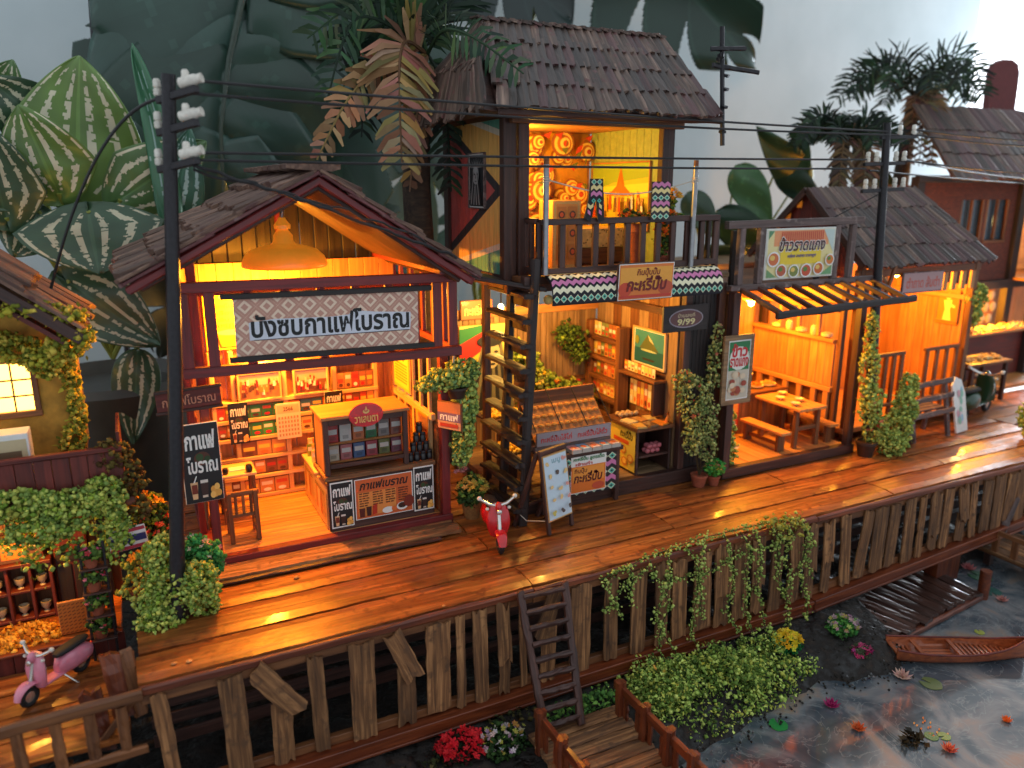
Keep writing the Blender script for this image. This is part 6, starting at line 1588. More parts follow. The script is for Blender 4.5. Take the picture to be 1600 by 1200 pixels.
# room below
bx(lh, 'floor', -2.6, -.43, 7.90, 8.80, -.36, -.30, 'deck_wood')
for k in range(12): x = -2.3 + k * .158; bx(lh, 'plinth_board', x, x + .153, 7.86, 7.89, -.60, -.31, 'maroon_board', ch=.004)
bx(lh, 'plinth_cap', -2.4, -.42, 7.83, 7.92, -.305, -.28, 'fascia_wood')
for k in range(10): x = -2.4 + k * .2; bx(lh, 'back_board', x, x + .195, 8.78, 8.81, -.3, 1.1, 'brown_wood', ch=.003)
for (x, y) in ((-.5, 7.95), (-.52, 8.72)): bx(lh, 'post', x - .03, x + .03, y - .03, y + .03, -.3, 1.1, 'black_wood')
lamp_light('parlour_lamp_light', (-1.25, 8.15, .75), 22, (1, .42, .05), .06)
t = thing('parlour_bulb', 'small bulb glowing under the ochre house balcony', 'bulb', (-1.25, 8.15, .8)); MB().ball((-1.25, 8.15, .84), (.07, .07, .09), 10).build('bulb', 'bulb_glow', t, smooth=True); MB().tube([(-1.25, 8.15, .88), (-1.25, 8.15, 1.1)], .008, 6).build('flex', 'black_iron', t)
# china cabinet, tall cupboard, bed
cb = thing('china_cabinet', 'low cabinet with compartments of white china under the balcony', 'cabinet', (-1.25, 8.6, -.3))
bx(cb, 'back', -1.60, -1.02, 8.66, 8.69, -.3, .32, 'brown_wood'); bx(cb, 'top', -1.62, -1.0, 8.42, 8.69, .32, .36, 'maroon_board')
for x in (-1.60, -1.40, -1.2, -1.02): bx(cb, 'divider', x - .015, x + .015, 8.46, 8.66, -.3, .32, 'maroon_board')
for z in (-.28, .02): bx(cb, 'shelf', -1.585, -1.035, 8.47, 8.655, z, z + .03, 'maroon_board')
cup = MB(); cup.lathe([(.03, 0), (.015, .02), (.045, .06), (.05, .11), (.04, .11), (.02, .05)], (0, 0, 0), 12); cm = cup.mesh('china', True); cm.materials.append(plain('old_china', rgb(186, 164, 130), .4))
for k in range(6):
    o = bpy.data.objects.new('china_cup', cm); link(o, None, Matrix.Translation((-1.5 + (k % 3) * .195, 8.55, -.25 + (k // 3) * .30))); tag(o, 'white china cup in the %s %s compartment of the low cabinet' % (('lower', 'upper')[k // 3], ('window side', 'middle', 'cupboard side')[k % 3]), 'cup', 'china in the cabinet')
t = thing('radio', 'old radio standing on the china cabinet under the balcony', 'radio', (-1.25, 8.55, .36)); bx(t, 'case', -1.45, -1.06, 8.48, 8.62, .36, .62, 'maroon_board'); p = Print(.36, .24, rgb(90, 60, 44)); p.ell(.82, .6, .13, .22, BLK); p.ell(.82, .6, .08, .13, rgb(150, 140, 120)); p.rect(.06, .15, .6, .85, rgb(206, 110, 40)); p.build('face', t, facing((-1.255, 8.476, .49), *FRONT))
cb = thing('cupboard', 'narrow red brown cupboard with dark doors beside the china cabinet', 'cupboard', (-.85, 8.62, -.3))
bx(cb, 'body', -.98, -.68, 8.55, 8.70, -.3, .62, 'maroon_board'); bx(cb, 'door', -.97, -.84, 8.535, 8.548, -.24, .22, 'black_wood'); bx(cb, 'door', -.82, -.69, 8.535, 8.548, -.24, .22, 'black_wood'); bx(cb, 'drawer', -.97, -.69, 8.535, 8.548, .25, .35, 'black_wood'); bx(cb, 'cornice', -1.0, -.66, 8.52, 8.70, .62, .66, 'maroon_board'); bx(cb, 'shelf', -.97, -.69, 8.50, 8.549, .37, .39, 'maroon_board')
t = thing('floor_mat', 'shiny golden mat spread on the floor under the balcony', 'mat', (-1.35, 8.1, -.3)); foam(t, 'weave', [(-1.35, 8.15, -.285, .42, .22, .015)], 700, .03, [rgb(216, 160, 50), rgb(190, 130, 40), rgb(236, 190, 80)], 21, 'petal', .8)
t = thing('woven_screen', 'small herringbone woven panel standing before the cupboard', 'screen', (-.85, 8.0, -.3)); bx(t, 'panel', -.96, -.72, 8.02, 8.05, -.29, .06, 'bamboo'); p = Print(.23, .33, rgb(196, 110, 40)); ps = []
for i in range(6):
    for j in range(9): ps.append(([(i / 6, j / 9), (i / 6 + .12, j / 9 + .04), (i / 6 + .12, j / 9 + .07), (i / 6, j / 9 + .03)], rgb(110, 50, 20)))
p.many(ps).build('weave', t, facing((-.84, 8.016, -.115), *FRONT))
t = thing('air_conditioner', 'white air conditioner box on the ochre house balcony', 'air conditioner', (-1.2, 8.2, 1.16)); bx(t, 'casing', -1.60, -.98, 8.1, 8.35, 1.16, 1.78, 'white_paper'); p = Print(.58, .54, rgb(196, 178, 140)); p.rect(.60, .3, .92, .8, rgb(110, 84, 60)); p.rect(.08, .3, .5, .8, rgb(170, 150, 116)); p.build('grille', t, facing((-1.29, 8.097, 1.46), *FRONT))
# plant stand with pots
ps_ = thing('plant_stand', 'tall iron plant stand crowded with pink flower pots', 'plant stand', (-.58, 7.95, -.3))
for x in (-.68, -.48): bx(ps_, 'upright', x - .012, x + .012, 7.72, 7.745, -.55, .75, 'black_iron')
for k in range(4):
    z = -.25 + k * .25; bx(ps_, 'shelf', -.70, -.46, 7.68, 7.84, z - .015, z, 'dark_wood')
    MB().lathe([(.05, 0), (.07, .09), (.075, .1)], (-.60, 7.76, z), 10).build('pot', 'terracotta', ps_, smooth=True)
    foam(ps_, 'foliage', [(-.59, 7.76, z + .14, .10, .08, .06)], 120, .03, DARKG, 90 + k); blossoms(ps_, 'flowers', blob_pts(random.Random(k), [(-.59, 7.74, z + .14, .10, .09, .07)], 14), .026, [rgb(200, 90, 120), rgb(226, 150, 160), rgb(190, 60, 60)], k)
t = thing('striped_board', 'small red white and blue striped board under the balcony corner', 'sign', (-.28, 7.9, .5)); c = (-.27, 7.82, .68); axp = ((1, 0, .10), (0, 0, 1)); board(t, 'plank', c, .34, .22, axp, 'white_paper', .03)
p = Print(.33, .21, rgb(170, 40, 60)); p.rect(0, .17, 1, .83, rgb(216, 206, 210)); p.rect(0, .33, 1, .67, rgb(40, 40, 96)); p.build('stripes', t, facing(c, *axp))
# lower walkway and fence
lw = thing('lower_walkway', 'lower plank walkway in front of the ochre house', 'walkway', (-1.2, 7.1, -.55))
for k in range(4): y = 6.42 + k * .36; rough_plank(lw, 'plank', (-3.0, y + .17, -.505), (-.40, y + .17, -.505), .345, .06, 'deck_wood', seed=600 + k, jag=.01, nx=12, wob=.006)
fn = thing('plank_fence', 'brown post and rail fence along the lower walkway', 'fence', (-.8, 6.33, -.55))
rough_plank(fn, 'rail', (-2.2, 6.33, -.10), (-.26, 6.33, -.07), .07, .10, 'brown_wood', seed=7, jag=.01, nx=10); rough_plank(fn, 'rail', (-2.2, 6.33, -.60), (-.28, 6.33, -.58), .06, .08, 'brown_wood', seed=8, jag=.01, nx=10)
for x in (-1.95, -1.68, -1.42, -1.16, -.90, -.66, -.43): rough_plank(fn, 'picket', (x, 6.335, -.57), (x, 6.335, -.13), .085, .05, 'brown_wood', up=(0, -1, 0), seed=int(-x * 100), jag=.005)
bx(fn, 'lower_beam', -2.2, -.3, 6.30, 6.40, -.98, -.86, 'fascia_wood')
for x in (-1.9, -.9): bx(fn, 'pile', x - .06, x + .06, 6.42, 6.52, -1.6, -.62, 'brown_wood')

# ================================================================== poles, wires, antenna
def insulator_row(parent, pts):
    for p_ in pts:
        MB().lathe([(.028, 0), (.034, .01), (.034, .05), (.022, .06), (.032, .07), (.03, .12), (.018, .135)], p_, 12).build('insulator', 'ceramic', parent, smooth=True)
pA = thing('iron_pole', 'thick black iron power pole with three arms before the coffee shop', 'power pole', (.12, 7.32, 0), 'power poles')
A0, A1 = Vector((.08, 7.32, 0)), Vector((.49, 7.32, 4.88))
MB().tube([A0, A0.lerp(A1, .5) + Vector((.012, 0, 0)), A1], [.072, .062, .056], 12).build('shaft', 'black_iron', pA, smooth=True)
armsA = []
for z in (4.74, 4.48, 4.18):
    c = A0.lerp(A1, z / 4.92); a, e = c + Vector((-.08, .10, -.02)), c + Vector((.20, -.26, .05))
    beam(pA, 'cross_arm', a, e, .06, .06, 'black_iron')
    insulator_row(pA, [tuple(a.lerp(e, f) + Vector((0, 0, .035))) for f in (.02, .75)]); MB().lathe([(.03, -.10), (.042, -.09), (.045, .04), (.035, .06), (.04, .10)], tuple(a.lerp(e, .86) + Vector((0, 0, .075))), 12, m=Vector((1, -.6, .25)).to_track_quat('Z', 'Y').to_matrix()).build('insulator', 'ceramic', pA, smooth=True); armsA.append(e)
pB = thing('iron_pole', 'slim black power pole with rows of white insulators by the rice shop', 'power pole', (10.06, 7.83, 0), 'power poles')
B0, B1 = Vector((10.06, 7.80, 0)), Vector((9.68, 7.80, 4.84))
MB().tube([B0, B0.lerp(B1, .5) + Vector((-.01, 0, 0)), B1], [.085, .07, .05], 12).build('shaft', 'black_iron', pB, smooth=True)
armsB = []
for z, l0, l1 in ((4.62, -.12, .62), (4.26, -.42, .42), (3.90, -.44, .44)):
    c = B0.lerp(B1, z / 4.82); a, e = c + Vector((l0, 0, 0)), c + Vector((l1, .02, .03))
    beam(pB, 'cross_arm', a, e, .05, .05, 'black_iron'); armsB.append((a, e))
    insulator_row(pB, [tuple(a.lerp(e, f) + Vector((0, -.02, .03))) for f in ((.5, .9) if z > 4.5 else (.05, .26, .74, .95))])
beam(pB, 'stay', B0.lerp(B1, .93) + Vector((.02, 0, 0)), armsB[0][1] + Vector((-.15, 0, -.02)), .02, .02, 'black_iron')
def wire(label, p0, p1, sag, r=.013, n=24, wig=0.0, seed=0, name='wire', grp='overhead wires'):
    rd_ = random.Random(seed); p0, p1 = Vector(p0), Vector(p1)
    pts = [p0.lerp(p1, k / n) + Vector((0, 0, -sag * 4 * (k / n) * (1 - k / n))) + Vector((rd_.uniform(-wig, wig), rd_.uniform(-wig, wig), rd_.uniform(-wig, wig))) for k in range(n + 1)]
    return tag(MB().tube(pts, r, 6).build(name, 'wire_black', origin=tuple(p0)), label, 'wire', grp)
wire('topmost black wire between the two power poles', (.66, 7.12, 4.82), (9.75, 7.78, 4.72), .03)
wire('second black wire just under the topmost between the poles', (.64, 7.12, 4.72), (9.9, 7.78, 4.68), .05)
wire('upper of the two wires crossing before the tall house balcony', (.62, 7.12, 4.26), (9.3, 7.76, 4.34), .01)
wire('lower of the two wires crossing before the tall house balcony', (.62, 7.10, 4.20), (9.3, 7.76, 4.22), .02)
wire('wire running on from the slim pole top past the brick house', (10.3, 7.8, 4.76), (14.2, 8.0, 4.70), .03); wire('lower wire from the slim pole top toward the far edge', (10.2, 7.8, 4.70), (14.2, 8.0, 4.62), .04)
wire('wire from the middle arm of the slim pole to the far corner post', (10.1, 7.8, 4.34), (14.2, 8.0, 4.16), .02); wire('wire sagging from the slim pole to the brick house eave', (10.1, 7.8, 4.36), (16.6, 9.6, 4.1), .05); wire('lowest wire from the slim pole to the brick house corner post', (9.4, 7.78, 4.2), (16.7, 9.7, 4.02), .02)
wire('thick cable drooping from the iron pole toward the ochre house', (.42, 7.40, 4.70), (-.62, 8.1, 3.1), -.35, .014, 20)
wire('slack cable from the iron pole arm across the coffee shop gable', (.60, 7.12, 4.16), (3.0, 7.30, 3.30), -.02, .016, 26, .012, 4); wire('frayed cable twisted along the coffee shop gable', (.60, 7.12, 4.12), (2.7, 7.30, 3.46), -.05, .012, 26, .02, 7)
wire('thin stay wire from the slim pole down to the porch roof', (9.8, 7.85, 3.9), (9.0, 8.3, 3.4), .0, .008, 6)
an = thing('roof_antenna', 'crooked black antenna with leafy arms at the tall house eave corner', 'antenna', (6.56, 7.62, 4.5))
MB().tube([(6.60, 7.60, 4.46), (6.57, 7.62, 5.0), (6.50, 7.62, 5.78)], .028, 8).build('mast', 'black_iron', an, smooth=True)
for (z, a, e) in ((5.50, (-.16, 0, .03), (.30, -.05, .06)), (5.36, (-.12, .02, 0), (.48, -.1, -.06)), (5.44, (-.1, -.12, .02), (.1, .16, .0))):
    c = Vector((6.52, 7.62, z)); rough_plank(an, 'arm', c + Vector(a), c + Vector(e), .05, .05, 'black_iron', seed=int(z * 10), jag=.02, nx=8, wob=.02)
for z in (4.62, 4.9, 5.1, 5.25): MB().box((6.585, 7.6, z), (.07, .06, .03), Euler((.2, .3, z)).to_matrix()).build('clip', 'black_iron', an)

# ================================================================== scooters
def torus(mb, c, R0, r0, n=22, k=8, ax='X'):
    vs = []
    for i in range(n):
        a = 2 * math.pi * i / n
        for j in range(k):
            b_ = 2 * math.pi * j / k; rr = R0 + r0 * math.cos(b_)
            vs.append((c[0] + r0 * math.sin(b_), c[1] + rr * math.cos(a), c[2] + rr * math.sin(a)))
    mb.add(vs, [(i * k + j, ((i + 1) % n) * k + j, ((i + 1) % n) * k + (j + 1) % k, i * k + (j + 1) % k) for i in range(n) for j in range(k)])
    return mb
def loft(mb, rings):
    n = len(rings[0]); vs = [v for r_ in rings for v in r_]
    fs = [(i * n + j, i * n + (j + 1) % n, (i + 1) * n + (j + 1) % n, (i + 1) * n + j) for i in range(len(rings) - 1) for j in range(n)]
    fs += [tuple(range(n - 1, -1, -1)), tuple((len(rings) - 1) * n + j for j in range(n))]
    return mb.add(vs, fs)
def oval(c, rx, ry, n=16, axis='Z', p=2.4):
    out = []
    for k in range(n):
        a = 2 * math.pi * k / n; x = math.copysign(abs(math.cos(a)) ** (2 / p), math.cos(a)) * rx; y = math.copysign(abs(math.sin(a)) ** (2 / p), math.sin(a)) * ry
        out.append((c[0] + x, c[1] + y, c[2]) if axis == 'Z' else (c[0] + x, c[1], c[2] + y))
    return out
def scooter(label, paint, loc, rz, s=1.0):
    """faces local -Y"""
    t = thing('scooter', label, 'scooter', (0, 0, 0), 'toy scooters')
    for (y, nm) in ((-.42, 'front_wheel'), (.40, 'rear_wheel')):
        w = torus(MB(), (0, y, .14), .105, .04).build(nm, 'rubber', t, smooth=True)
        MB().lathe([(.03, -.03), (.075, -.02), (.08, 0), (.075, .02), (.03, .03)], (0, y, .14), 16, m=Matrix.Rotation(R(90), 3, 'Y')).build('rim', 'chrome', w, smooth=True)
    MB().tube([(0, -.42, .14), (0, -.36, .34), (0, -.27, .62)], .03, 8).build('fork', 'chrome', t, smooth=True)
    # curved front fender
    mb = MB(); rr = []
    for k in range(9):
        a = R(8 + k * 20); c = Vector((0, -.42 - .175 * math.cos(a), .15 + .175 * math.sin(a))); w = .055 + .03 * math.sin(R(k * 22.5))
        u = Vector((0, -math.cos(a), math.sin(a)))
        rr.append([tuple(c + Vector((w * math.cos(q), 0, 0)) + u * (.03 * math.sin(q))) for q in [2 * math.pi * j / 12 for j in range(12)]])
    loft(mb, rr).build('fender', paint, t, smooth=True)
    # leg shield: tall rounded blade swept back
    mb = MB(); rr = []
    for k in range(11):
        f = k / 10; z = .22 + .46 * f; y = -.26 - .03 * math.sin(f * math.pi) + .03 * f; w = .075 + .10 * math.sin(math.pi * min(1, f * .78 + .14)) ** .8
        rr.append(oval((0, y, z), w, .045 + .02 * (1 - f), 16, 'Z'))
    loft(mb, rr).build('leg_shield', paint, t, smooth=True)
    MB().tube([(sx, -.245, z) for sx, z in [(.155 * math.cos(a) if True else 0, .46 + .24 * math.sin(a)) for a in np.linspace(-.9, 4.04, 26)]], .010, 6).build('shield_trim', 'chrome', t, smooth=True)
    MB().ball((0, -.295, .66), (.10, .13, .16), 12).build('headset', paint, t, smooth=True)
    MB().lathe([(.03, 0), (.042, .012), (.036, .026), (.015, .032)], (0, -.345, .60), 14, m=Matrix.Rotation(R(90), 3, 'X')).build('headlight', 'chrome', t, smooth=True)
    MB().tube([(-.24, -.20, .75), (-.13, -.25, .69), (0, -.27, .66), (.13, -.25, .69), (.24, -.20, .75)], [.022, .026, .03, .026, .022], 8).build('handlebar', 'chrome', t, smooth=True)
    for sx in (-1, 1):
        MB().ball((sx * .26, -.20, .77), (.075, .07, .07), 10).build('grip_end', 'ceramic', t, smooth=True); MB().ball((sx * .16, -.27, .63), (.06, .06, .05), 8).build('indicator', 'ceramic', t, smooth=True)
    # floor board, tail body, seat
    rr = [oval((0, y, .20), .09, .03, 12, 'Y') for y in np.linspace(-.26, .12, 5)]; loft(MB(), rr).build('floorboard', paint, t, smooth=True)
    rr = [oval((0, y, z), w, h, 16, 'Y') for (y, z, w, h) in ((.02, .27, .06, .08), (.08, .30, .11, .13), (.2, .31, .15, .155), (.38, .31, .155, .15), (.52, .30, .12, .11), (.60, .29, .05, .05))]
    loft(MB(), rr).build('tail_body', paint, t, smooth=True)
    rr = [oval((0, y, z), w, h, 14, 'Y') for (y, z, w, h) in ((.02, .47, .05, .025), (.08, .485, .09, .04), (.25, .49, .10, .045), (.45, .495, .095, .045), (.55, .49, .04, .025))]
    loft(MB(), rr).build('seat', 'rubber', t, smooth=True)
    MB().ball((0, .61, .34), (.06, .04, .05), 8).build('tail_lamp', 'red_paint', t, smooth=True)
    MB().tube([(.03, .10, .15), (.17, .16, .02), (.19, .18, .0)], .014, 6).build('kick_stand', 'chrome', t, smooth=True)
    t.matrix_basis = Matrix.Translation(loc) @ Matrix.Rotation(rz, 4, 'Z') @ Matrix.Scale(s, 4); WM[t.name] = Matrix()
    return t
scooter('glossy red toy scooter parked on the boardwalk facing out', 'red_paint', (3.50, 7.50, .0), R(-14), .78)
scooter('pink toy scooter parked on the lower walkway behind the fence', 'pink_paint', (-.98, 7.42, -.475), R(-46), .66)
scooter('dark green toy scooter parked beside the terrace table', 'green_paint', (13.35, 8.25, 0), R(100), 1.05)

# ================================================================== A-frame menu board
af = thing('menu_stand', 'folding A frame stand with a pale blue pastry menu', 'menu board', (4.3, 7.5, 0))
d = Vector((math.cos(R(18)), math.sin(R(18)), 0)); nb_ = Vector((-math.sin(R(18)), math.cos(R(18)), 0)); b0 = Vector((4.13, 7.33, 0)); tp = b0 + nb_ * .16 + Vector((0, 0, .98))
for s_ in (0, .40):
    beam(af, 'front_leg', b0 + d * s_, tp + d * s_, .05, .045, 'dark_wood', up=-nb_); beam(af, 'rear_leg', b0 + d * s_ + nb_ * .48 - d * .10, tp + d * s_ + nb_ * .05, .05, .045, 'dark_wood', up=nb_)
beam(af, 'top_rail', tp - d * .03 + Vector((0, 0, .0)), tp + d * .43, .06, .05, 'dark_wood'); beam(af, 'rear_rail', b0 + nb_ * .40 - d * .08 + Vector((0, 0, .25)), b0 + nb_ * .40 + d * .32 + Vector((0, 0, .25)), .03, .04, 'dark_wood')
up_ = (tp - b0).normalized(); c = b0 + d * .20 + up_ * .56 - nb_ * .03
board(af, 'panel', c, .42, .80, (d, up_), 'bamboo', .02)
p = Print(.40, .78, rgb(200, 170, 120)); p.rect(.02, .015, .98, .985, rgb(196, 214, 226)); rd_ = random.Random(3)
p.text('เมนู', .35, .84, .7, .93, rgb(120, 160, 170))
for (u, v, cc) in ((.15, .88, 0), (.85, .9, 1), (.2, .68, 0), (.5, .72, 2), (.85, .70, 0), (.2, .5, 0), (.55, .47, 0), (.85, .5, 1), (.2, .3, 0), (.5, .33, 0), (.85, .32, 1), (.15, .12, 3), (.5, .13, 2), (.8, .15, 2)):
    for j in range(3): p.ell(u + rd_.uniform(-.05, .05), v + rd_.uniform(-.02, .02), .06, .025, [rgb(226, 190, 130), rgb(216, 150, 140), rgb(90, 76, 70), rgb(196, 180, 90)][cc], 8)
p.build('menu', af, facing(c, d, up_))
MB().tube([b0 + Vector((0, 0, .18)), b0 + nb_ * .3 + Vector((-.06, 0, .10)), b0 + nb_ * .44 - d * .08 + Vector((0, 0, .17))], .006, 5).build('cord', 'rope', af)
# ================================================================== lower dock, ladder, pier, boat
lad = thing('ladder', 'dark rough ladder leaning from the lower dock to the boardwalk', 'ladder', (3.45, 6.0, -1.3))
LT, LB = (Vector((3.20, 6.27, .03)), Vector((3.72, 6.27, .01))), (Vector((3.22, 5.74, -1.28)), Vector((3.62, 5.72, -1.28)))
for k in (0, 1): rough_plank(lad, 'rail', LB[k], LT[k], .075, .06, 'dark_wood', up=(0, -1, .3), seed=20 + k, jag=.015, nx=14, wob=.006)
for k in range(9):
    f = .06 + k * .113; a, e = LB[0].lerp(LT[0], f), LB[1].lerp(LT[1], f)
    rough_plank(lad, 'rung', a + Vector((.02, -.015, 0)), e + Vector((-.02, -.015, 0)), .05, .055, 'dark_wood', up=(0, -.35, 1), seed=30 + k, jag=.008, nx=8, wob=.008)
dk = thing('lower_dock', 'small weathered dock with low railing below the ladder', 'dock', (3.7, 5.2, -1.6))
for k in range(8): y = 4.42 + k * .18; rough_plank(dk, 'plank', (3.08, y + .085, -1.325 + .006 * (k % 3)), (4.13, y + .085, -1.325), .17, .05, 'weathered_wood', seed=40 + k, jag=.02, nx=8, wob=.008)
for (x, ys) in ((4.08, (5.70, 5.28, 4.90, 4.55)), (3.12, (5.66, 5.25, 4.88))):
    for y in ys: rough_plank(dk, 'post', (x, y, -1.62), (x, y, -.92), .10, .085, 'fascia_wood', up=(0, -1, 0), seed=int(y * 100 + x), jag=.012)
    beam(dk, 'rail', (x + .01, ys[0] + .12, -1.02), (x + .01, 4.3, -1.02), .05, .10, 'fascia_wood')
    for k in range(6): y = ys[0] - .10 - k * .2; rough_plank(dk, 'picket', (x, y, -1.3), (x + .005, y, -1.0), .07, .03, 'fascia_wood', up=(1, 0, 0), seed=int(y * 33), jag=.015)
pier = thing('low_pier', 'dark wet plank pier just above the water', 'pier', (9.0, 6.1, -1.6))
FL, FR, BL, BR = Vector((7.94, 5.55, -1.52)), Vector((10.2, 5.80, -1.52)), Vector((7.62, 6.5, -1.52)), Vector((10.3, 6.9, -1.52))
m_ = wood('wet_wood', rgb(34, 20, 16), rgb(84, 54, 44), rough=.35, coat=.3, var=.3)
for k in range(11):
    f = (k + .5) / 11; rough_plank(pier, 'plank', BL.lerp(BR, f), FL.lerp(FR, f) + Vector((0, rd.uniform(-.05, .05), 0)), .215 - .002 * k, .05, 'wet_wood', seed=70 + k, jag=.015, nx=8, wob=.006)
rough_plank(pier, 'edge_beam', FL + Vector((.05, .02, -.06)), FR + Vector((0, .02, -.06)), .08, .07, 'fascia_wood', seed=91, jag=.01, nx=12)
MB().tube([(10.28, 5.84, -1.75), (10.28, 5.84, -1.2)], .075, 10).build('mooring_post', 'fascia_wood', pier, smooth=True)
sd = thing('side_dock', 'small railed dock at the edge below the leafy bush', 'dock', (11.4, 6.2, -1.6))
for k in range(4): x = 11.25 + k * .25; rough_plank(sd, 'plank', (x, 5.3, -1.32), (x, 6.5, -1.32), .24, .05, 'weathered_wood', seed=200 + k, jag=.015, nx=6)
beam(sd, 'rail', (11.18, 5.25, -1.0), (11.18, 6.6, -1.0), .05, .07, 'brown_wood'); beam(sd, 'rail', (11.18, 5.25, -1.34), (11.18, 6.6, -1.34), .05, .07, 'brown_wood')
for k in range(5): y = 5.4 + k * .28; bx(sd, 'picket', 11.15, 11.20, y, y + .09, -1.33, -1.02, 'brown_wood')
for y in (5.35, 6.4): bx(sd, 'pile', 11.3, 11.4, y, y + .1, -1.75, -1.35, 'dark_wood')
rough_plank(sd, 'loose_plank', (11.3, 6.3, -1.1), (11.62, 6.35, -.55), .10, .03, 'grey_wood', seed=8, jag=.02)

bt = thing('rowing_boat', 'long brown wooden rowing boat resting by the bank', 'boat', (8.55, 5.05, -1.6))
ax = Vector((9.36 - 7.88, 4.70 - 5.44, 0)); L = ax.length; ax.normalize(); sd_ = Vector((-ax.y, ax.x, 0)); o0 = Vector((7.88, 5.44, -1.62))
m_ = wood('boat_wood', rgb(110, 48, 22), rgb(176, 92, 48), rough=.4, coat=.3, var=.15)
def bw_at(f): return .205 * min(1.0, (.80 + .9 * f)) * (1 - max(0, (f - .42) / .58) ** 2.0) ** .8 if f < 1 else 0
rr = []; N = 22
def sec(f, inset, drop):
    w = max(.006, bw_at(f) - inset); sheer = .15 + .06 * (2 * f - .9) ** 2 + (.05 * max(0, f - .8) / .2); c = o0 + ax * (f * L); pts = []
    for j in range(9):
        a = math.pi * j / 8; x = -math.cos(a) * w; z = sheer - (sheer - drop) * (math.sin(a) ** .6)
        pts.append(c + sd_ * x + Vector((0, 0, z)))
    return pts
mb = MB()
for (ins, dr) in ((0, 0.0), (.022, .03)):
    k0 = len(mb.v)
    for i in range(N + 1): mb.v.extend(tuple(v) for v in sec(min(.998, i / N), ins, dr))
    for i in range(N):
        for j in range(8):
            q = (k0 + i * 9 + j, k0 + i * 9 + j + 1, k0 + (i + 1) * 9 + j + 1, k0 + (i + 1) * 9 + j); mb.f.append(q if ins == 0 else q[::-1])
h = (N + 1) * 9
for i in range(N):
    for j in (0, 8): mb.f.append((i * 9 + j, (i + 1) * 9 + j, h + (i + 1) * 9 + j, h + i * 9 + j))
for j in range(8): mb.f.append((j, j + 1, h + j + 1, h + j))
mb.c = [mb.col] * len(mb.f); mb.build('hull', 'boat_wood', bt, smooth=True)
for s_ in (-1, 1):
    MB().tube([o0 + ax * (f * L) + sd_ * (s_ * max(0, bw_at(f) - .005)) + Vector((0, 0, .158 + .06 * (2 * f - .9) ** 2 + .05 * max(0, f - .8) / .2)) for f in np.linspace(0, .995, 24)], .013, 6).build('gunwale', 'maroon_board', bt, smooth=True)
for f in (.02, .20, .47): c = o0 + ax * (f * L) + Vector((0, 0, .135)); w = bw_at(f) - .02; beam(bt, 'thwart', c - sd_ * w, c + sd_ * w, .055, .02, 'boat_wood')
for k in range(26):
    f = .05 + k * .034
    if abs(f - .20) < .02 or abs(f - .47) < .02 or (.22 < f < .45): continue
    c = o0 + ax * (f * L) + Vector((0, 0, .075 if f < .2 else .10)); w = max(.02, bw_at(f) - .045); beam(bt, 'floor_slat', c - sd_ * w, c + sd_ * w, .03, .014, 'boat_wood')
for j in range(5): c0 = o0 + ax * (.22 * L) + sd_ * (-.12 + .06 * j) + Vector((0, 0, .06)); beam(bt, 'floor_board', c0, c0 + ax * (.24 * L), .05, .014, 'boat_wood')

# ================================================================== on the water
def pad(label, x, y, r, col, notch=True, tilt=0.0):
    mb = MB(); n = 20; pts = [(0, 0)] if notch else []
    for k in range(n + 1):
        a = (.25 if notch else 0) + (2 * math.pi - (.5 if notch else 0)) * k / n; pts.append((r * math.cos(a) * (1 + .06 * math.sin(5 * a)), r * math.sin(a)))
    mb.prism(pts, 0, .006, Matrix.Translation((x, y, -1.617)) @ Matrix.Rotation(tilt, 4, 'Z'), col)
    return tag(mb.build('lily_pad', 'bg_leaf', colours=True, origin=(x, y, -1.617)), label, 'lily pad', 'lily pads')
pad('bright green lily pad near the leafy bank', 5.74, 5.13, .10, rgb(30, 130, 60), tilt=1.0); pad('olive lily pad beside the pale lotus below the boat', 7.86, 4.87, .12, rgb(90, 104, 50), tilt=2.0)
pad('small green lily pad in the orange cluster', 7.05, 4.28, .07, rgb(70, 110, 40)); pad('pale green lily pad in the orange cluster', 7.17, 4.22, .065, rgb(110, 136, 50), tilt=3); pad('dark green pad under the far corner of the pier', 10.85, 6.24, .16, rgb(30, 84, 50), tilt=2); pad('teal lily pad beyond the mooring post', 10.56, 5.88, .13, rgb(50, 92, 84), tilt=4); pad('tiny yellow green pad above the boat bow', 9.4, 5.3, .06, rgb(150, 156, 60), tilt=1)
def lotus(label, x, y, r, pal, seed):
    t = thing('lotus', label, 'flower', (x, y, -1.62), 'floating flowers'); rd_ = random.Random(seed)
    for ring, (n, tl, s_) in enumerate(((9, .35, 1.0), (7, .8, .8), (5, 1.15, .6))):
        for k in range(n):
            a = 2 * math.pi * (k + .5 * ring) / n; q = Matrix.Translation((x, y, -1.61)) @ Matrix.Rotation(a, 4, 'Z') @ Matrix.Rotation(-tl, 4, 'Y'); l = r * s_
            mb = MB(); mb.add([q @ Vector(v) for v in ((0, 0, 0), (l * .5, l * .2, -.01), (l, 0, .01), (l * .5, -l * .2, -.01))], [(0, 1, 2, 3)], rd_.choice(pal)); mb.build('petal', 'petal', t, colours=True)
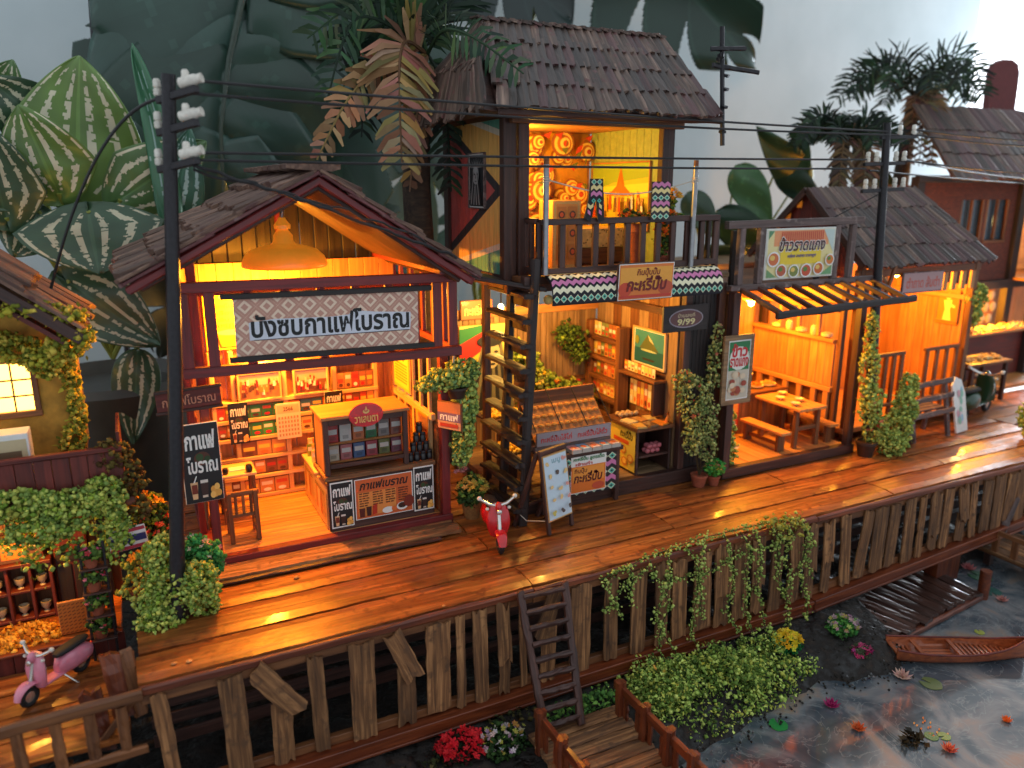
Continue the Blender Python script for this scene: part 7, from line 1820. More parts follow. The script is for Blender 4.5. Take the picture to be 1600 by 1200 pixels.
lotus('pale pink lotus beside the boat stern', 7.66, 5.10, .13, [rgb(206, 160, 150), rgb(216, 180, 160)], 1); lotus('magenta water flower near the muddy bank', 6.50, 5.10, .11, [rgb(150, 30, 90), rgb(180, 50, 110)], 2); lotus('orange water flower under the red reflection', 6.45, 4.70, .10, [rgb(200, 90, 44), rgb(206, 110, 60)], 3); lotus('coral water flower at the bottom beside the pads', 7.02, 4.06, .10, [rgb(200, 90, 74), rgb(230, 130, 90)], 4); lotus('small orange flower floating before the boat bow', 8.0, 4.08, .07, [rgb(226, 110, 40)], 5); lotus('pink lotus beyond the pier corner', 10.9, 6.46, .13, [rgb(200, 120, 120)], 6); lotus('faded rose lotus near the mooring post', 10.44, 5.66, .10, [rgb(190, 130, 120)], 7)
rd = random.Random(77)
for k in range(14): x, y = rd.uniform(7.0, 7.25), rd.uniform(4.2, 4.5); MBx = MB(); MBx.add([(x, y, -1.612), (x + .03, y + .01, -1.608), (x + .04, y + .03, -1.612), (x + .01, y + .02, -1.61)], [(0, 1, 2, 3)], rd.choice([rgb(220, 130, 60), rgb(236, 170, 90)])); tag(MBx.build('fallen_petal', 'petal', colours=True, origin=(x, y, -1.61)), 'tiny orange petal in the drift beside the lily pads', 'petal', 'floating petals')
t = thing('dark_frond', 'dark sodden leaf bunch floating near the coral flower', 'leaf', (6.83, 4.3, -1.62)); foam(t, 'leaves', [(6.83, 4.3, -1.60, .12, .08, .03)], 60, .05, [rgb(40, 34, 24), rgb(70, 56, 34)], 9, 'frond_leaf', 1)

# ================================================================== bushes, ivy, flowers
def bush(name, label, cat, base, blobs, n, size, pal, seed, flowers=None, pot=None, group=None, leaf=.4, stem=True):
    t = thing(name, label, cat, base, group)
    if pot:
        r_, hh, mt = pot; MB().lathe([(r_ * .65, 0), (r_ * .9, hh * .8), (r_, hh * .82), (r_, hh), (r_ * .85, hh), (r_ * .8, hh * .9)], base, 16).build('pot', mt, t, smooth=True)
    foam(t, 'foliage', blobs, n, size, pal, seed, leaf=leaf)
    if stem:
        rd_ = random.Random(seed); z0 = base[2] + (pot[1] * .9 if pot else 0)
        stems(t, 'stems', [[(base[0], base[1], z0), ((base[0] + b_[0]) / 2 + rd_.uniform(-.03, .03), (base[1] + b_[1]) / 2, (z0 + b_[2]) / 2), (b_[0], b_[1], b_[2])] for b_ in blobs[:7]], .010, rgb(70, 56, 34))
    if flowers:
        for j, (nf, s_, pl, bl) in enumerate(flowers): blossoms(t, 'flowers', blob_pts(random.Random(seed + j), bl or blobs, nf), s_, pl, seed + j)
    return t
bush('pole_bush', 'big pale green foam bush growing around the iron pole foot', 'bush', (.12, 7.4, 0), [(.10, 7.42, .30, .24, .2, .22), (.30, 7.30, .30, .18, .18, .22), (-.02, 7.50, .10, .22, .2, .18), (-.06, 7.30, .0, .20, .16, .16), (.02, 7.58, .55, .18, .16, .2), (.34, 7.36, .06, .12, .12, .12), (-.14, 7.32, -.02, .12, .1, .10)], 4600, .023, PALEG + GREENS[1:3], 1, pot=(.15, .2, 'dark_pot'))
bush('pink_flower_pot', 'green plant with whitish pink blossoms by the coffee shop doorway', 'plant', (.40, 7.62, .0), [(.40, 7.6, .46, .15, .12, .14), (.31, 7.58, .58, .12, .1, .1), (.46, 7.56, .36, .10, .1, .10)], 700, .028, [rgb(40, 110, 66), rgb(60, 130, 80), rgb(50, 96, 56)], 2, [(46, .034, [rgb(226, 190, 190), rgb(236, 214, 206), rgb(216, 160, 156)], None)], (.10, .16, 'terracotta'))
bush('mixed_flower_bush', 'bunch of yellow, orange and red flowers behind the iron pole', 'plant', (-.02, 8.25, 0), [(-.06, 8.25, .80, .16, .14, .14), (-.02, 8.22, .60, .18, .14, .16), (.06, 8.2, .40, .14, .12, .14)], 700, .03, DARKG, 3, [(40, .04, [rgb(236, 190, 50), rgb(240, 150, 40)], [(-.08, 8.2, .84, .16, .14, .12)]), (40, .035, [rgb(180, 30, 30), rgb(216, 90, 60), rgb(220, 130, 120)], [(-.02, 8.15, .62, .2, .15, .14)])], (.13, .22, 'dark_pot'))
bush('orange_sprigs', 'low sprigs with orange flowers at the boardwalk end', 'plant', (-.25, 7.9, 0), [(-.24, 7.9, .12, .16, .16, .12), (-.2, 8.1, .25, .14, .12, .12)], 240, .03, PALEG, 4, [(10, .05, [rgb(230, 140, 40), rgb(236, 170, 60)], None)], (.08, .1, 'terracotta'))
t = bush('hanging_planter', 'trailing green plant hung on the coffee shop corner post', 'hanging plant', (3.27, 8.02, 1.62), [(3.10, 7.98, 1.86, .20, .14, .12), (3.32, 7.98, 1.92, .20, .15, .15), (3.40, 8.05, 1.55, .14, .12, .3), (3.36, 8.05, 1.15, .13, .12, .28), (2.92, 8.0, 1.82, .14, .10, .08), (3.34, 8.1, .88, .10, .1, .14)], 2100, .028, PALEG + [rgb(96, 130, 96), rgb(70, 100, 60)], 5, None, (.13, .13, 'dark_pot'))
MB().tube([(3.27, 8.02, 1.74), (3.22, 8.0, 2.0), (3.20, 7.9, 2.22)], .012, 6).build('hanger', 'rope', t)
bush('yellow_flower_basket', 'woven basket of yellow flowers at the foot of the stair', 'flower basket', (3.52, 8.22, 0), [(3.52, 8.2, .38, .18, .16, .15), (3.46, 8.14, .30, .12, .12, .10)], 500, .028, DARKG, 6, [(80, .036, [rgb(226, 186, 80), rgb(236, 206, 110), rgb(206, 160, 70)], [(3.52, 8.17, .40, .19, .17, .14)]), (14, .036, [rgb(206, 130, 150), rgb(216, 150, 160)], [(3.38, 8.2, .62, .08, .08, .08)])], (.14, .24, 'basket'))
# plants along the back of the roti shop
for k, (x, z, lb) in enumerate(((5.15, 1.55, 'high leafy plant on the slatted wall nearest the stair'), (5.45, 1.15, 'plant with yellow lily blooms on the slatted wall'), (5.95, 1.75, 'dark ivy hanging in the roti shop corner'), (5.75, .95, 'plant with orange blooms low on the slatted wall'), (5.3, .62, 'low leafy plant behind the pastry case'), (6.1, .85, 'fern with red blooms below the corner ivy'))):
    fl = [None, [(14, .06, [rgb(240, 200, 60), rgb(246, 220, 110)], None)], None, [(14, .05, [rgb(230, 120, 40)], None)], [(6, .04, [rgb(236, 220, 160)], None)], [(10, .04, [rgb(180, 50, 50)], None)]][k]
    bush('wall_plant', lb, 'plant', (x, 9.95, z - .2), [(x, 9.92, z, .22, .12, .18), (x + .12, 9.9, z - .2, .16, .1, .16), (x - .14, 9.9, z + .12, .14, .1, .16)], 420, .036, [PALEG + GREENS, DARKG][k == 2], 100 + k, fl, (.08, .1, 'dark_pot'), 'plants on the roti shop wall', .6)
bush('climbing_plant', 'tall climbing plant with small pink blooms beside the roti shop front', 'plant', (6.72, 7.78, 0), [(6.55, 7.80, 1.25, .24, .16, .30), (6.72, 7.78, .95, .22, .16, .30), (6.62, 7.78, .70, .16, .14, .24), (6.42, 7.85, 1.5, .16, .12, .14), (6.92, 7.86, 1.65, .10, .08, .4), (6.98, 7.88, 2.0, .08, .06, .22), (6.80, 7.74, .55, .14, .12, .22)], 1500, .024, [rgb(104, 116, 80), rgb(120, 140, 96), rgb(70, 92, 60), rgb(140, 152, 110)], 8, [(34, .034, [rgb(200, 110, 90), rgb(216, 140, 120), rgb(190, 80, 70)], None)], (.12, .17, 'terracotta'))
bush('pot_flowers', 'little pot of pink and yellow flowers under the climbing plant', 'plant', (6.93, 7.72, 0), [(6.93, 7.7, .26, .13, .11, .10)], 260, .026, [rgb(40, 110, 60), rgb(70, 130, 60)], 9, [(26, .03, [rgb(220, 150, 120), rgb(226, 210, 90), rgb(206, 110, 110)], None)], (.09, .14, 'terracotta'))
bush('balcony_flowers', 'orange flowers in a terracotta pot on the balcony floor', 'plant', (6.0, 7.88, 3.0), [(6.0, 7.86, 3.36, .10, .09, .18)], 160, .028, DARKG, 10, [(40, .04, [rgb(226, 90, 30), rgb(236, 140, 40)], [(6.0, 7.85, 3.40, .13, .1, .22)])], (.09, .16, 'terracotta'))
bush('balcony_flowers', 'yellow marigold plant rising above the balcony rail by the towel', 'plant', (6.10, 8.0, 3.0), [(6.10, 7.95, 3.78, .1, .09, .12)], 120, .026, DARKG, 11, [(44, .036, [rgb(236, 170, 50), rgb(240, 196, 90)], [(6.12, 7.92, 3.84, .13, .1, .12)])], (.08, .5, 'terracotta'))
bush('balcony_flowers', 'row of orange marigolds along the balcony rail', 'plant', (5.62, 7.9, 3.0), [(5.5, 7.88, 3.64, .16, .08, .07), (5.95, 7.88, 3.64, .28, .08, .06)], 200, .026, DARKG, 12, [(80, .034, [rgb(226, 110, 40), rgb(216, 80, 30), rgb(236, 160, 60)], None)], (.1, .55, 'terracotta'))
bush('porch_creeper', 'red flowering creeper beside the slim power pole', 'plant', (9.80, 7.62, 0), [(9.72, 7.66, 1.35, .16, .12, .35), (9.78, 7.62, .85, .20, .14, .30), (9.7, 7.68, 1.9, .10, .08, .3), (9.95, 7.6, .4, .18, .14, .25)], 1200, .03, PALEG, 13, [(46, .04, [rgb(190, 50, 40), rgb(206, 110, 90), rgb(220, 150, 130)], None)], (.16, .24, 'dark_pot'))
bush('grey_green_bush', 'tall pale green bush standing before the porch railing', 'bush', (10.35, 7.5, 0), [(10.30, 7.52, .35, .24, .2, .35), (10.42, 7.5, .72, .20, .16, .3), (10.52, 7.55, 1.02, .14, .12, .22), (10.2, 7.48, .15, .2, .16, .18)], 1800, .03, PALEG, 14, [(16, .03, [rgb(226, 170, 110)], None)], (.14, .16, 'dark_pot'))
bush('rice_shop_vine', 'small pale flowering plant just inside the rice shop post', 'plant', (7.42, 8.05, .13), [(7.42, 8.03, .6, .10, .08, .4), (7.46, 8.02, .3, .12, .1, .2)], 420, .028, PALEG, 15, [(20, .03, [rgb(236, 220, 180), rgb(230, 190, 120)], None)], (.09, .12, 'dark_pot'))
bush('corner_ivy', 'ivy tuft hanging at the porch house eave corner', 'plant', (13.0, 8.35, 1.7), [(13.02, 8.3, 2.15, .22, .12, .2), (13.0, 8.3, 1.85, .12, .1, .2)], 500, .035, PALEG, 16, None, None)
bush('edge_bush', 'leafy bush spilling over the far end of the boardwalk', 'bush', (13.1, 7.1, -.1), [(13.0, 7.05, .35, .25, .2, .28), (13.15, 6.9, .0, .25, .2, .3), (13.1, 6.75, -.4, .2, .16, .35), (13.2, 6.7, -.85, .2, .16, .3)], 2200, .032, PALEG, 17, None, (.14, .12, 'dark_pot'))
# ivy draped over the skirting
rd = random.Random(17); paths = []
for (x, z0, z1) in ((4.25, -.1, -.55), (4.55, .0, -.4), (4.85, -.02, -1.45), (5.1, .03, -1.1), (5.35, .04, -1.5), (5.6, .05, -.9), (5.9, .06, -1.5), (6.15, .04, -1.2), (6.35, .04, -1.45), (6.6, .03, -.9), (6.85, .03, -1.4), (7.05, .03, -.75), (7.15, .0, -1.2)):
    p_ = [(x, 6.34, z0)]; z = z0; xx = x
    while z > z1: z -= .16; xx += rd.uniform(-.07, .11); p_.append((xx, 6.28 - .06 * rd.random() - (.10 if z < -1.1 else 0), z))
    paths.append(p_)
paths += [[(4.2, 6.34, -.12), (4.8, 6.33, .02), (5.6, 6.36, .07), (6.4, 6.36, .06), (7.1, 6.34, .04)], [(4.25, 6.3, -.5), (4.5, 6.3, -.25), (4.8, 6.3, -.1)], [(6.5, 6.3, -.25), (7.0, 6.28, -.15)], [(5.0, 6.3, -.3), (5.6, 6.28, -.35), (6.2, 6.28, -.2)]]
iv = thing('draped_ivy', 'long green ivy strands draped over the boardwalk skirting', 'ivy', (5.7, 6.3, 0))
trail(iv, 'leaves', paths, 100, .018, [rgb(108, 134, 78), rgb(130, 154, 96), rgb(86, 110, 62), rgb(146, 164, 100)], 19, .024, leaf=.4); stems(iv, 'vines', paths, .006, rgb(60, 70, 34), n=4)
trail(iv, 'new_leaves', [[(6.5, 6.34, .08), (6.75, 6.3, .08), (7.05, 6.28, .02), (7.1, 6.26, -.2)], [(6.7, 6.3, .05), (6.85, 6.27, -.2)]], 150, .026, [rgb(170, 160, 60), rgb(186, 176, 80), rgb(150, 150, 70)], 20, .045, leaf=.7)
# the big mat of green under it
gb = [(4.6, 6.1, -1.38, .45, .3, .12), (5.1, 5.9, -1.36, .5, .35, .15), (5.6, 5.8, -1.36, .55, .35, .16), (6.1, 5.75, -1.40, .5, .32, .14), (6.45, 5.65, -1.46, .35, .22, .10), (4.85, 5.6, -1.46, .4, .25, .10), (5.4, 5.45, -1.50, .45, .22, .09), (5.9, 5.45, -1.52, .4, .18, .08), (4.5, 5.75, -1.42, .25, .25, .12), (5.0, 5.35, -1.54, .3, .14, .06)]
gp = thing('ground_ivy', 'thick green mat of ivy covering the bank below the drape', 'ivy', (5.4, 5.8, -1.45))
rl = random.Random(12)
gb += [(rl.uniform(4.5, 6.4), rl.uniform(5.5, 6.1), -1.34 + rl.uniform(-.06, .05), rl.uniform(.12, .24), rl.uniform(.1, .2), rl.uniform(.16, .30)) for _ in range(26)]
foam(gp, 'leaves', gb, 12000, .024, [rgb(92, 122, 64), rgb(126, 156, 88), rgb(72, 100, 52), rgb(156, 180, 112), rgb(56, 78, 42), rgb(138, 150, 78)], 21, leaf=.8, fill=.35)
blossoms(gp, 'flowers', blob_pts(random.Random(3), gb, 16), .03, [rgb(206, 170, 50), rgb(220, 190, 70)], 5)
def flower_clump(label, x, y, z, r_, pal, gpal, seed, n=60, s_=.035, nf=500):
    return bush('flower_clump', label, 'flowers', (x, y, z), [(x, y, z + r_ * .5, r_, r_ * .85, r_ * .55)], nf, .026, gpal, seed, [(n, s_, pal, [(x, y - .02, z + r_ * .65, r_, r_ * .85, r_ * .6)])], None, 'flower clumps on the bank')
flower_clump('bright yellow flower clump on the bank', 6.62, 5.92, -1.42, .18, [rgb(236, 196, 40), rgb(240, 210, 60)], [rgb(20, 84, 50)], 31, 110, .036, 300)
flower_clump('pale mixed flower clump beside the low pier', 7.55, 5.90, -1.45, .19, [rgb(190, 150, 160), rgb(180, 176, 90), rgb(200, 170, 170)], [rgb(40, 90, 50), rgb(60, 110, 56)], 32, 60, .03)
flower_clump('magenta flower clump near the boat stern', 7.47, 5.55, -1.56, .13, [rgb(190, 50, 110), rgb(206, 80, 130)], [rgb(50, 60, 50), rgb(80, 92, 80)], 33, 40, .035, 260)
flower_clump('scarlet flower clump below the boardwalk sill', 2.42, 6.02, -1.48, .23, [rgb(206, 20, 36), rgb(220, 40, 50)], [rgb(60, 20, 20), rgb(30, 40, 24)], 34, 110, .042)
flower_clump('dark clump with tiny yellow and pink flowers by the ladder foot', 2.84, 5.92, -1.48, .24, [rgb(176, 180, 80), rgb(190, 150, 170), rgb(206, 190, 190), rgb(190, 140, 70)], [rgb(24, 44, 26), rgb(40, 64, 36)], 35, 80, .028, 700)
flower_clump('yellow flower tuft beside the dock railing end', 4.35, 4.75, -1.56, .09, [rgb(226, 196, 50)], [rgb(40, 70, 40)], 36, 20, .035, 120)
bush('bank_weed', 'light green weeds at the bottom edge below the boardwalk', 'weeds', (1.5, 5.75, -1.5), [(1.45, 5.8, -1.40, .25, .15, .12), (1.8, 5.7, -1.46, .2, .12, .08)], 600, .034, [rgb(80, 116, 70), rgb(104, 136, 84)], 37, None, None, None, .8)
bush('bank_weed', 'green sprouts behind the ladder foot', 'weeds', (3.5, 6.05, -1.45), [(3.6, 6.0, -1.38, .28, .15, .12), (4.0, 6.0, -1.36, .25, .15, .14)], 700, .03, [rgb(60, 100, 56), rgb(84, 124, 66), rgb(40, 70, 40)], 38, None, None, None, .8)
bush('dry_weed', 'dark dry weeds between the scarlet flowers and the weeds', 'weeds', (2.1, 5.9, -1.5), [(2.0, 5.85, -1.42, .25, .2, .10), (3.1, 6.2, -1.40, .3, .15, .12)], 500, .03, [rgb(40, 46, 30), rgb(56, 54, 36), rgb(30, 34, 26)], 39, None, None, None, .9)
# ivy on the ochre house
t = thing('roof_ivy', 'mossy ivy creeping over the ochre house eave and corner', 'ivy', (-.6, 8.3, 1.6))
foam(t, 'leaves', [(-.85, 8.0, 2.95, .25, .12, .06), (-.55, 8.05, 2.85, .18, .14, .07), (-.55, 8.1, 2.58, .16, .12, .14), (-.72, 8.2, 2.42, .2, .14, .14), (-.95, 8.4, 2.5, .2, .1, .12), (-1.2, 8.5, 2.62, .2, .08, .08), (-.60, 8.55, 2.15, .07, .07, .25), (-.58, 8.55, 1.80, .08, .07, .22), (-.64, 8.5, 1.55, .12, .08, .14), (-.42, 8.0, 2.66, .10, .1, .10)], 1900, .030, [rgb(112, 122, 48), rgb(140, 142, 60), rgb(84, 96, 40), rgb(156, 150, 76)], 41)
t = thing('balcony_ivy', 'bright ivy mass hanging from the ochre house balcony front', 'ivy', (-.9, 7.85, 1.0))
pts_ = [[(-1.3 + .1 * k, 7.84, 1.2), (-1.28 + .1 * k, 7.80, 1.0), (-1.26 + .1 * k + .04 * (k % 3), 7.80, .72 - .14 * (k % 3))] for k in range(11)]
foam(t, 'leaves', [(-1.15, 7.84, 1.2, .3, .1, .12), (-.75, 7.84, 1.12, .32, .12, .14), (-.42, 7.86, 1.15, .18, .12, .18), (-.95, 7.8, .92, .3, .1, .1), (-.35, 7.84, .82, .10, .08, .22)], 3000, .026, PALEG + GREENS[1:3], 42); trail(t, 'strands', pts_, 120, .024, PALEG + GREENS, 43, .04)
bush('balcony_shrub', 'reddish brown shrub at the balcony corner', 'bush', (-.30, 8.0, 1.16), [(-.30, 7.98, 1.5, .16, .12, .14), (-.16, 7.94, 1.25, .12, .1, .16), (-.12, 7.9, .95, .10, .08, .10)], 420, .03, [rgb(96, 84, 40), rgb(120, 100, 50), rgb(84, 60, 34)], 44, None, (.08, .12, 'terracotta'))
# ================================================================== house plants behind the model
CAMP = Vector((0, 0, 4))
F_ = 1210.0; YW, PT = R(26.4), R(14.4)
fw_ = Vector((math.sin(YW) * math.cos(PT), math.cos(YW) * math.cos(PT), -math.sin(PT))); rt_ = Vector((math.cos(YW), -math.sin(YW), 0)); up__ = rt_.cross(fw_)
def at(px, py, Y):
    """point of the room seen at a photo pixel, on the upright plane at depth Y"""
    d = fw_ + rt_ * ((px - 800) / F_) - up__ * ((py - 600) / F_)
    return CAMP + d * (Y / d.y)
def leaf_mesh(parent, name, base, tip, width, colour, prof, nrm=None, bow=.12, fold=.15, nv=26, nu=18, cut=None, mat='bg_leaf', side=0.0):
    """blade from base to tip with a raised fold along the midrib; colour(u,v) gives the leaf's own markings"""
    base, tip = Vector(base), Vector(tip); ax = tip - base; L = ax.length; ax.normalize()
    n = Vector(nrm) if nrm is not None else (CAMP - (base + tip) / 2).normalized() * 1.0
    n = (n - ax * ax.dot(n)).normalized(); s_ = ax.cross(n)
    V = []; Fc = []; Cc = []
    for i in range(nv + 1):
        v = i / nv; w = prof(v) * width / 2
        for j in range(nu + 1):
            u = -1 + 2 * j / nu
            back = (.16 * L * (1 - v) ** 3 * abs(u)) if prof is heart else 0
            p_ = base + ax * (v * L - back) + s_ * (u * w + side * L * math.sin(v * math.pi) * .5) + n * (-bow * L * (v - .4) ** 2 + fold * w * (abs(u) ** 1.2) * .8 - .10 * w * u * u + .02 * L * math.sin(7 * v + 3 * u))
            V.append(p_)
    for i in range(nv):
        for j in range(nu):
            u = -1 + 2 * (j + .5) / nu; v = (i + .5) / nv
            if cut and cut(u, v): continue
            a = i * (nu + 1) + j; Fc.append((a, a + 1, a + nu + 2, a + nu + 1)); Cc.append(colour(u, v))
    mb = MB(); mb.v = [tuple(q) for q in V]; mb.f = Fc; mb.c = Cc
    o = mb.build(name, mat, parent, colours=True)
    o.data.polygons.foreach_set('use_smooth', [True] * len(o.data.polygons))
    md = o.modifiers.new('thickness', 'SOLIDIFY'); md.thickness = .015; md.offset = 0
    return o
def heart(v):
    if v < .3: return (v / .3) ** .5
    q = (v - .3) / .7
    return max(0.0, (1 - q) ** .85 * (1 + .45 * q))
def lance(v): return max(0.0, math.sin(math.pi * v ** .75) ** .9)
def ovate(v): return max(0.0, math.sin(math.pi * v ** .62) ** .8)
def melon(green, cream, seed, k=3.0, amt=.5):
    def f(u, v):
        a = abs(u); q = a * k; ph = q - math.floor(q)
        nz = noise.noise(Vector((u * 4, v * 7, seed * 3.1))); br = noise.noise(Vector((u * 3, v * 26, seed)))
        fe = noise.noise(Vector((a * 9, v * 30 - a * 8, seed)))
        stripe = math.cos(2 * math.pi * (ph - .5)) * (1 - .7 * abs(2 * v - 1) ** 3) + .75 * fe + .35 * nz > 1.02 - amt
        if stripe and .06 < v < .90 and a > .13 and a < .93 and br < .38: return tuple(c * (.9 + .2 * nz) for c in cream)
        g = 1 + .25 * nz + (.35 if a < .05 else 0)
        return tuple(c * g for c in green)
    return f
def veined(col, rib, seed):
    def f(u, v):
        nz = noise.noise(Vector((u * 2, v * 3, seed))); vein = abs(((v * 5 - abs(u) * 1.3) % 1) - .5) > .47
        if abs(u) < .045: return rib
        return tuple(c * (1 + .25 * nz) for c in (rib if vein else col))
    return f
G1, G2, G3, CR = rgb(108, 138, 72), rgb(86, 118, 68), rgb(58, 84, 60), rgb(226, 220, 190)
pp = thing('striped_leaf_plant', 'potted plant with cream striped leaves behind the ochre house', 'plant', (-.3, 12.2, -2))
LV = [  # base px, tip px, depth, width(m), green, seed, profile
    ((118, 300), (126, 88), 11.9, 1.75, G1, 1, heart), ((92, 302), (28, 165), 11.5, 1.15, rgb(98, 130, 64), 2, heart), ((188, 312), (322, 222), 11.6, 1.0, G2, 3, heart), ((138, 330), (154, 428), 11.3, 1.75, G3, 4, heart),
    ((10, 340), (-30, 190), 11.4, 1.0, G3, 5, heart), ((60, 190), (-20, 120), 11.8, .8, G3, 6, heart), ((-10, 170), (20, 95), 12.0, .6, G2, 7, heart), ((272, 350), (296, 200), 11.5, .62, rgb(58, 100, 80), 8, ovate),
    ((105, 440), (250, 540), 11.7, 1.05, G3, 9, heart), ((215, 545), (208, 695), 11.6, .62, G3, 10, ovate), ((60, 330), (20, 400), 11.7, .9, G3, 11, heart), ((20, 280), (-40, 320), 11.6, .8, G3, 12, heart), ((170, 470), (130, 400), 12.1, .7, rgb(50, 76, 44), 13, heart)]
root_ = Vector((-.3, 12.3, 1.6))
for k, (b_, t_, Y, w, g, sd_k, pf) in enumerate(LV):
    tilt = Vector((random.Random(k).uniform(-.35, .35), 0, random.Random(k + 9).uniform(-.1, .45)))
    B_ = at(*b_, Y); T_ = at(*t_, Y - .25)
    leaf_mesh(pp, 'leaf', B_, T_, w, melon(g, (CR if g is not G3 else rgb(198, 194, 164)) if k != 7 else rgb(170, 196, 190), sd_k, 2.7 if w > .9 else 2.2, .52), pf, (CAMP - B_).normalized() + tilt, nv=84, nu=60, bow=.10)
    md = B_.lerp(root_, .4) + Vector((0, .1, .25)); MB().tube([B_, B_.lerp(md, .6), md, root_], [.03, .035, .035, .04], 7).build('leaf_stalk', plain('stalk', rgb(132, 140, 64), .5) if 'stalk' not in M else 'stalk', pp, smooth=True)
leaf_mesh(pp, 'blade', at(268, 345, 11.3), at(206, 66, 11.5), .52, melon(rgb(66, 116, 84), rgb(150, 180, 170), 20, 1.6, .25), lambda v: max(0, (1 - v) ** .6 * (v + .08) ** .25), nv=40, nu=16, side=.05)
MB().lathe([(.7, 0), (1.0, .3), (1.15, 2.4), (1.2, 3.2), (1.1, 3.3), (1.0, 3.1)], (-.35, 12.6, -2), 28).build('pot', plain('backdrop_pot', rgb(60, 58, 52), .5, 0, .2, 3), pp, smooth=True)  # dark pot added in the tone of the shaded wall behind it
# monstera
D1, D2 = rgb(42, 66, 56), rgb(66, 94, 86)
def slots(freq, ph, lo=.32, wd=.10):
    def f(u, v): return abs(u) > lo and v > .15 and abs(((v * freq - abs(u) * .9 + ph) % 1) - .5) < wd * (abs(u) - lo) / (1 - lo) * 1.6
    return f
mo = thing('monstera_plant', 'huge dark split leaf plant filling the room corner behind the shops', 'plant', (5, 14.5, -2))
MV = [((575, -60), (500, 440), 13.6, 3.4, D1, 2, (4.5, .4)), ((690, 120), (610, 470), 13.9, 2.0, D2, 3, (3.4, .2)), ((900, -230), (1185, 112), 13.6, 4.2, D1, 4, (5.2, .3)), ((690, -160), (900, 40), 14.2, 3.4, rgb(34, 48, 46), 5, (5, .1)), ((250, 40), (170, 260), 13.8, 2.2, D1, 6, (4, .2)), ((330, 380), (250, 560), 14.0, 2.4, rgb(30, 42, 38), 7, (4, .3)), ((740, 330), (660, 480), 13.5, 1.2, D2, 8, (3, .2)), ((560, 330), (640, 430), 13.2, 1.3, rgb(36, 60, 50), 9, (3, .1))]
for k, (b_, t_, Y, w, g, sd_k, (fq, ph)) in enumerate(MV, 1):
    B_ = at(*b_, Y + .4); T_ = at(*t_, Y)
    leaf_mesh(mo, 'split_leaf', B_, T_, w, veined(g, tuple(c * 1.35 for c in g), sd_k), heart, (CAMP - B_).normalized() + Vector((.3 * (-1) ** k, 0, .25)), bow=.14, fold=.22, nv=220, nu=72, cut=None if k == 0 else slots(fq, ph, .45 if k == 1 else .30, .06 if k == 1 else .13))
    R_ = Vector((5 + .3 * k, 14.8, -1.9)); MB().tube([B_, B_.lerp(R_, .35) + Vector((0, .5, .3)), R_], [.04, .06, .08], 8).build('stalk', 'stalk', mo, smooth=True)
# one great leaf of the same plant, lobe by lobe along its midrib
rib = [(420, -120), (378, 0), (358, 92), (345, 200), (350, 330)]
MB().tube([at(x, y, 12.9) for x, y in rib], [.06, .05, .04, .03, .02], 8).build('midrib', plain('dark_stalk', rgb(58, 72, 62), .5), mo, smooth=True)
for k, (b_, t_, w) in enumerate((((400, -60), (205, -70), 1.5), ((385, -20), (140, 40), 1.7), ((372, 30), (146, 150), 1.7), ((362, 80), (160, 265), 1.7), ((352, 150), (215, 355), 1.5), ((348, 210), (285, 400), 1.4), ((400, -70), (600, -90), 1.7), ((385, -20), (590, 20), 1.8), ((370, 40), (560, 130), 1.8), ((360, 100), (505, 250), 1.7), ((350, 160), (470, 330), 1.6), ((346, 220), (390, 400), 1.5))):
    B_ = at(*b_, 12.95); T_ = at(*t_, 13.15 + .06 * (k % 3)); g = mixc(D1, D2, .25 * (k % 3))
    leaf_mesh(mo, 'lobe', B_, T_, w, veined(g, tuple(c * 1.3 for c in g), k + 60), lambda v: min(1, .55 + .5 * math.sin(math.pi * min(1, v * .8 + .1))) * (1 - v ** 7) ** .5, (CAMP - B_).normalized() + Vector((.35 if k < 6 else -.2, 0, .4)), bow=.20, fold=-.07, nv=22, nu=14, side=.05 if k < 6 else -.05)
t = thing('dark_curtain_pole', 'dark blurred vertical pole against the room wall', 'pole', (.05, 14, -2)); MB().tube([at(158, 118, 14), at(150, 0, 14), at(146, -60, 14)], .11, 10).build('pole', 'black_iron', t, smooth=True); MB().tube([at(158, 118, 14), at(225, 820, 14)], .05, 8).build('lower_pole', 'black_iron', t, smooth=True)
# plain leaved plant on the far side
gp2 = thing('heart_leaf_plant', 'green heart leaved plant standing behind the rice shop', 'plant', (11.5, 12.6, -2)); root_ = Vector((11.5, 12.9, 1.0))
for k, (b_, t_, w, g) in enumerate((((1150, 258), (1206, 356), .72, rgb(76, 116, 74)), ((1262, 296), (1185, 200), .75, rgb(52, 84, 58)), ((1235, 300), (1255, 190), .62, rgb(60, 92, 62)), ((1120, 330), (1228, 415), .8, rgb(40, 68, 48)), ((1075, 300), (1118, 372), .6, rgb(46, 70, 48)), ((1190, 430), (1095, 385), .7, rgb(48, 72, 46)), ((1335, 320), (1245, 325), .6, rgb(40, 64, 48)), ((1385, 330), (1345, 225), .7, rgb(52, 80, 60)), ((1262, 425), (1195, 385), .45, rgb(96, 134, 50)), ((1215, 260), (1290, 330), .6, rgb(44, 70, 52)))):
    B_ = at(*b_, 12.3); T_ = at(*t_, 11.9); leaf_mesh(gp2, 'leaf', B_, T_, w, veined(g, tuple(c * 1.4 for c in g), k + 40), ovate, (CAMP - B_).normalized() + Vector((.1 * (-1) ** k, 0, .1)), nv=26, nu=16, fold=.08, bow=.05)
    MB().tube([B_, B_.lerp(root_, .5) + Vector((0, .1, .2)), root_], [.02, .03, .035], 6).build('leaf_stalk', 'stalk', gp2, smooth=True)
MB().lathe([(.6, 0), (.9, .3), (1.0, 2.6), (.95, 2.9), (.8, 2.8)], (11.5, 12.9, -2), 24).build('pot', 'backdrop_pot', gp2, smooth=True)
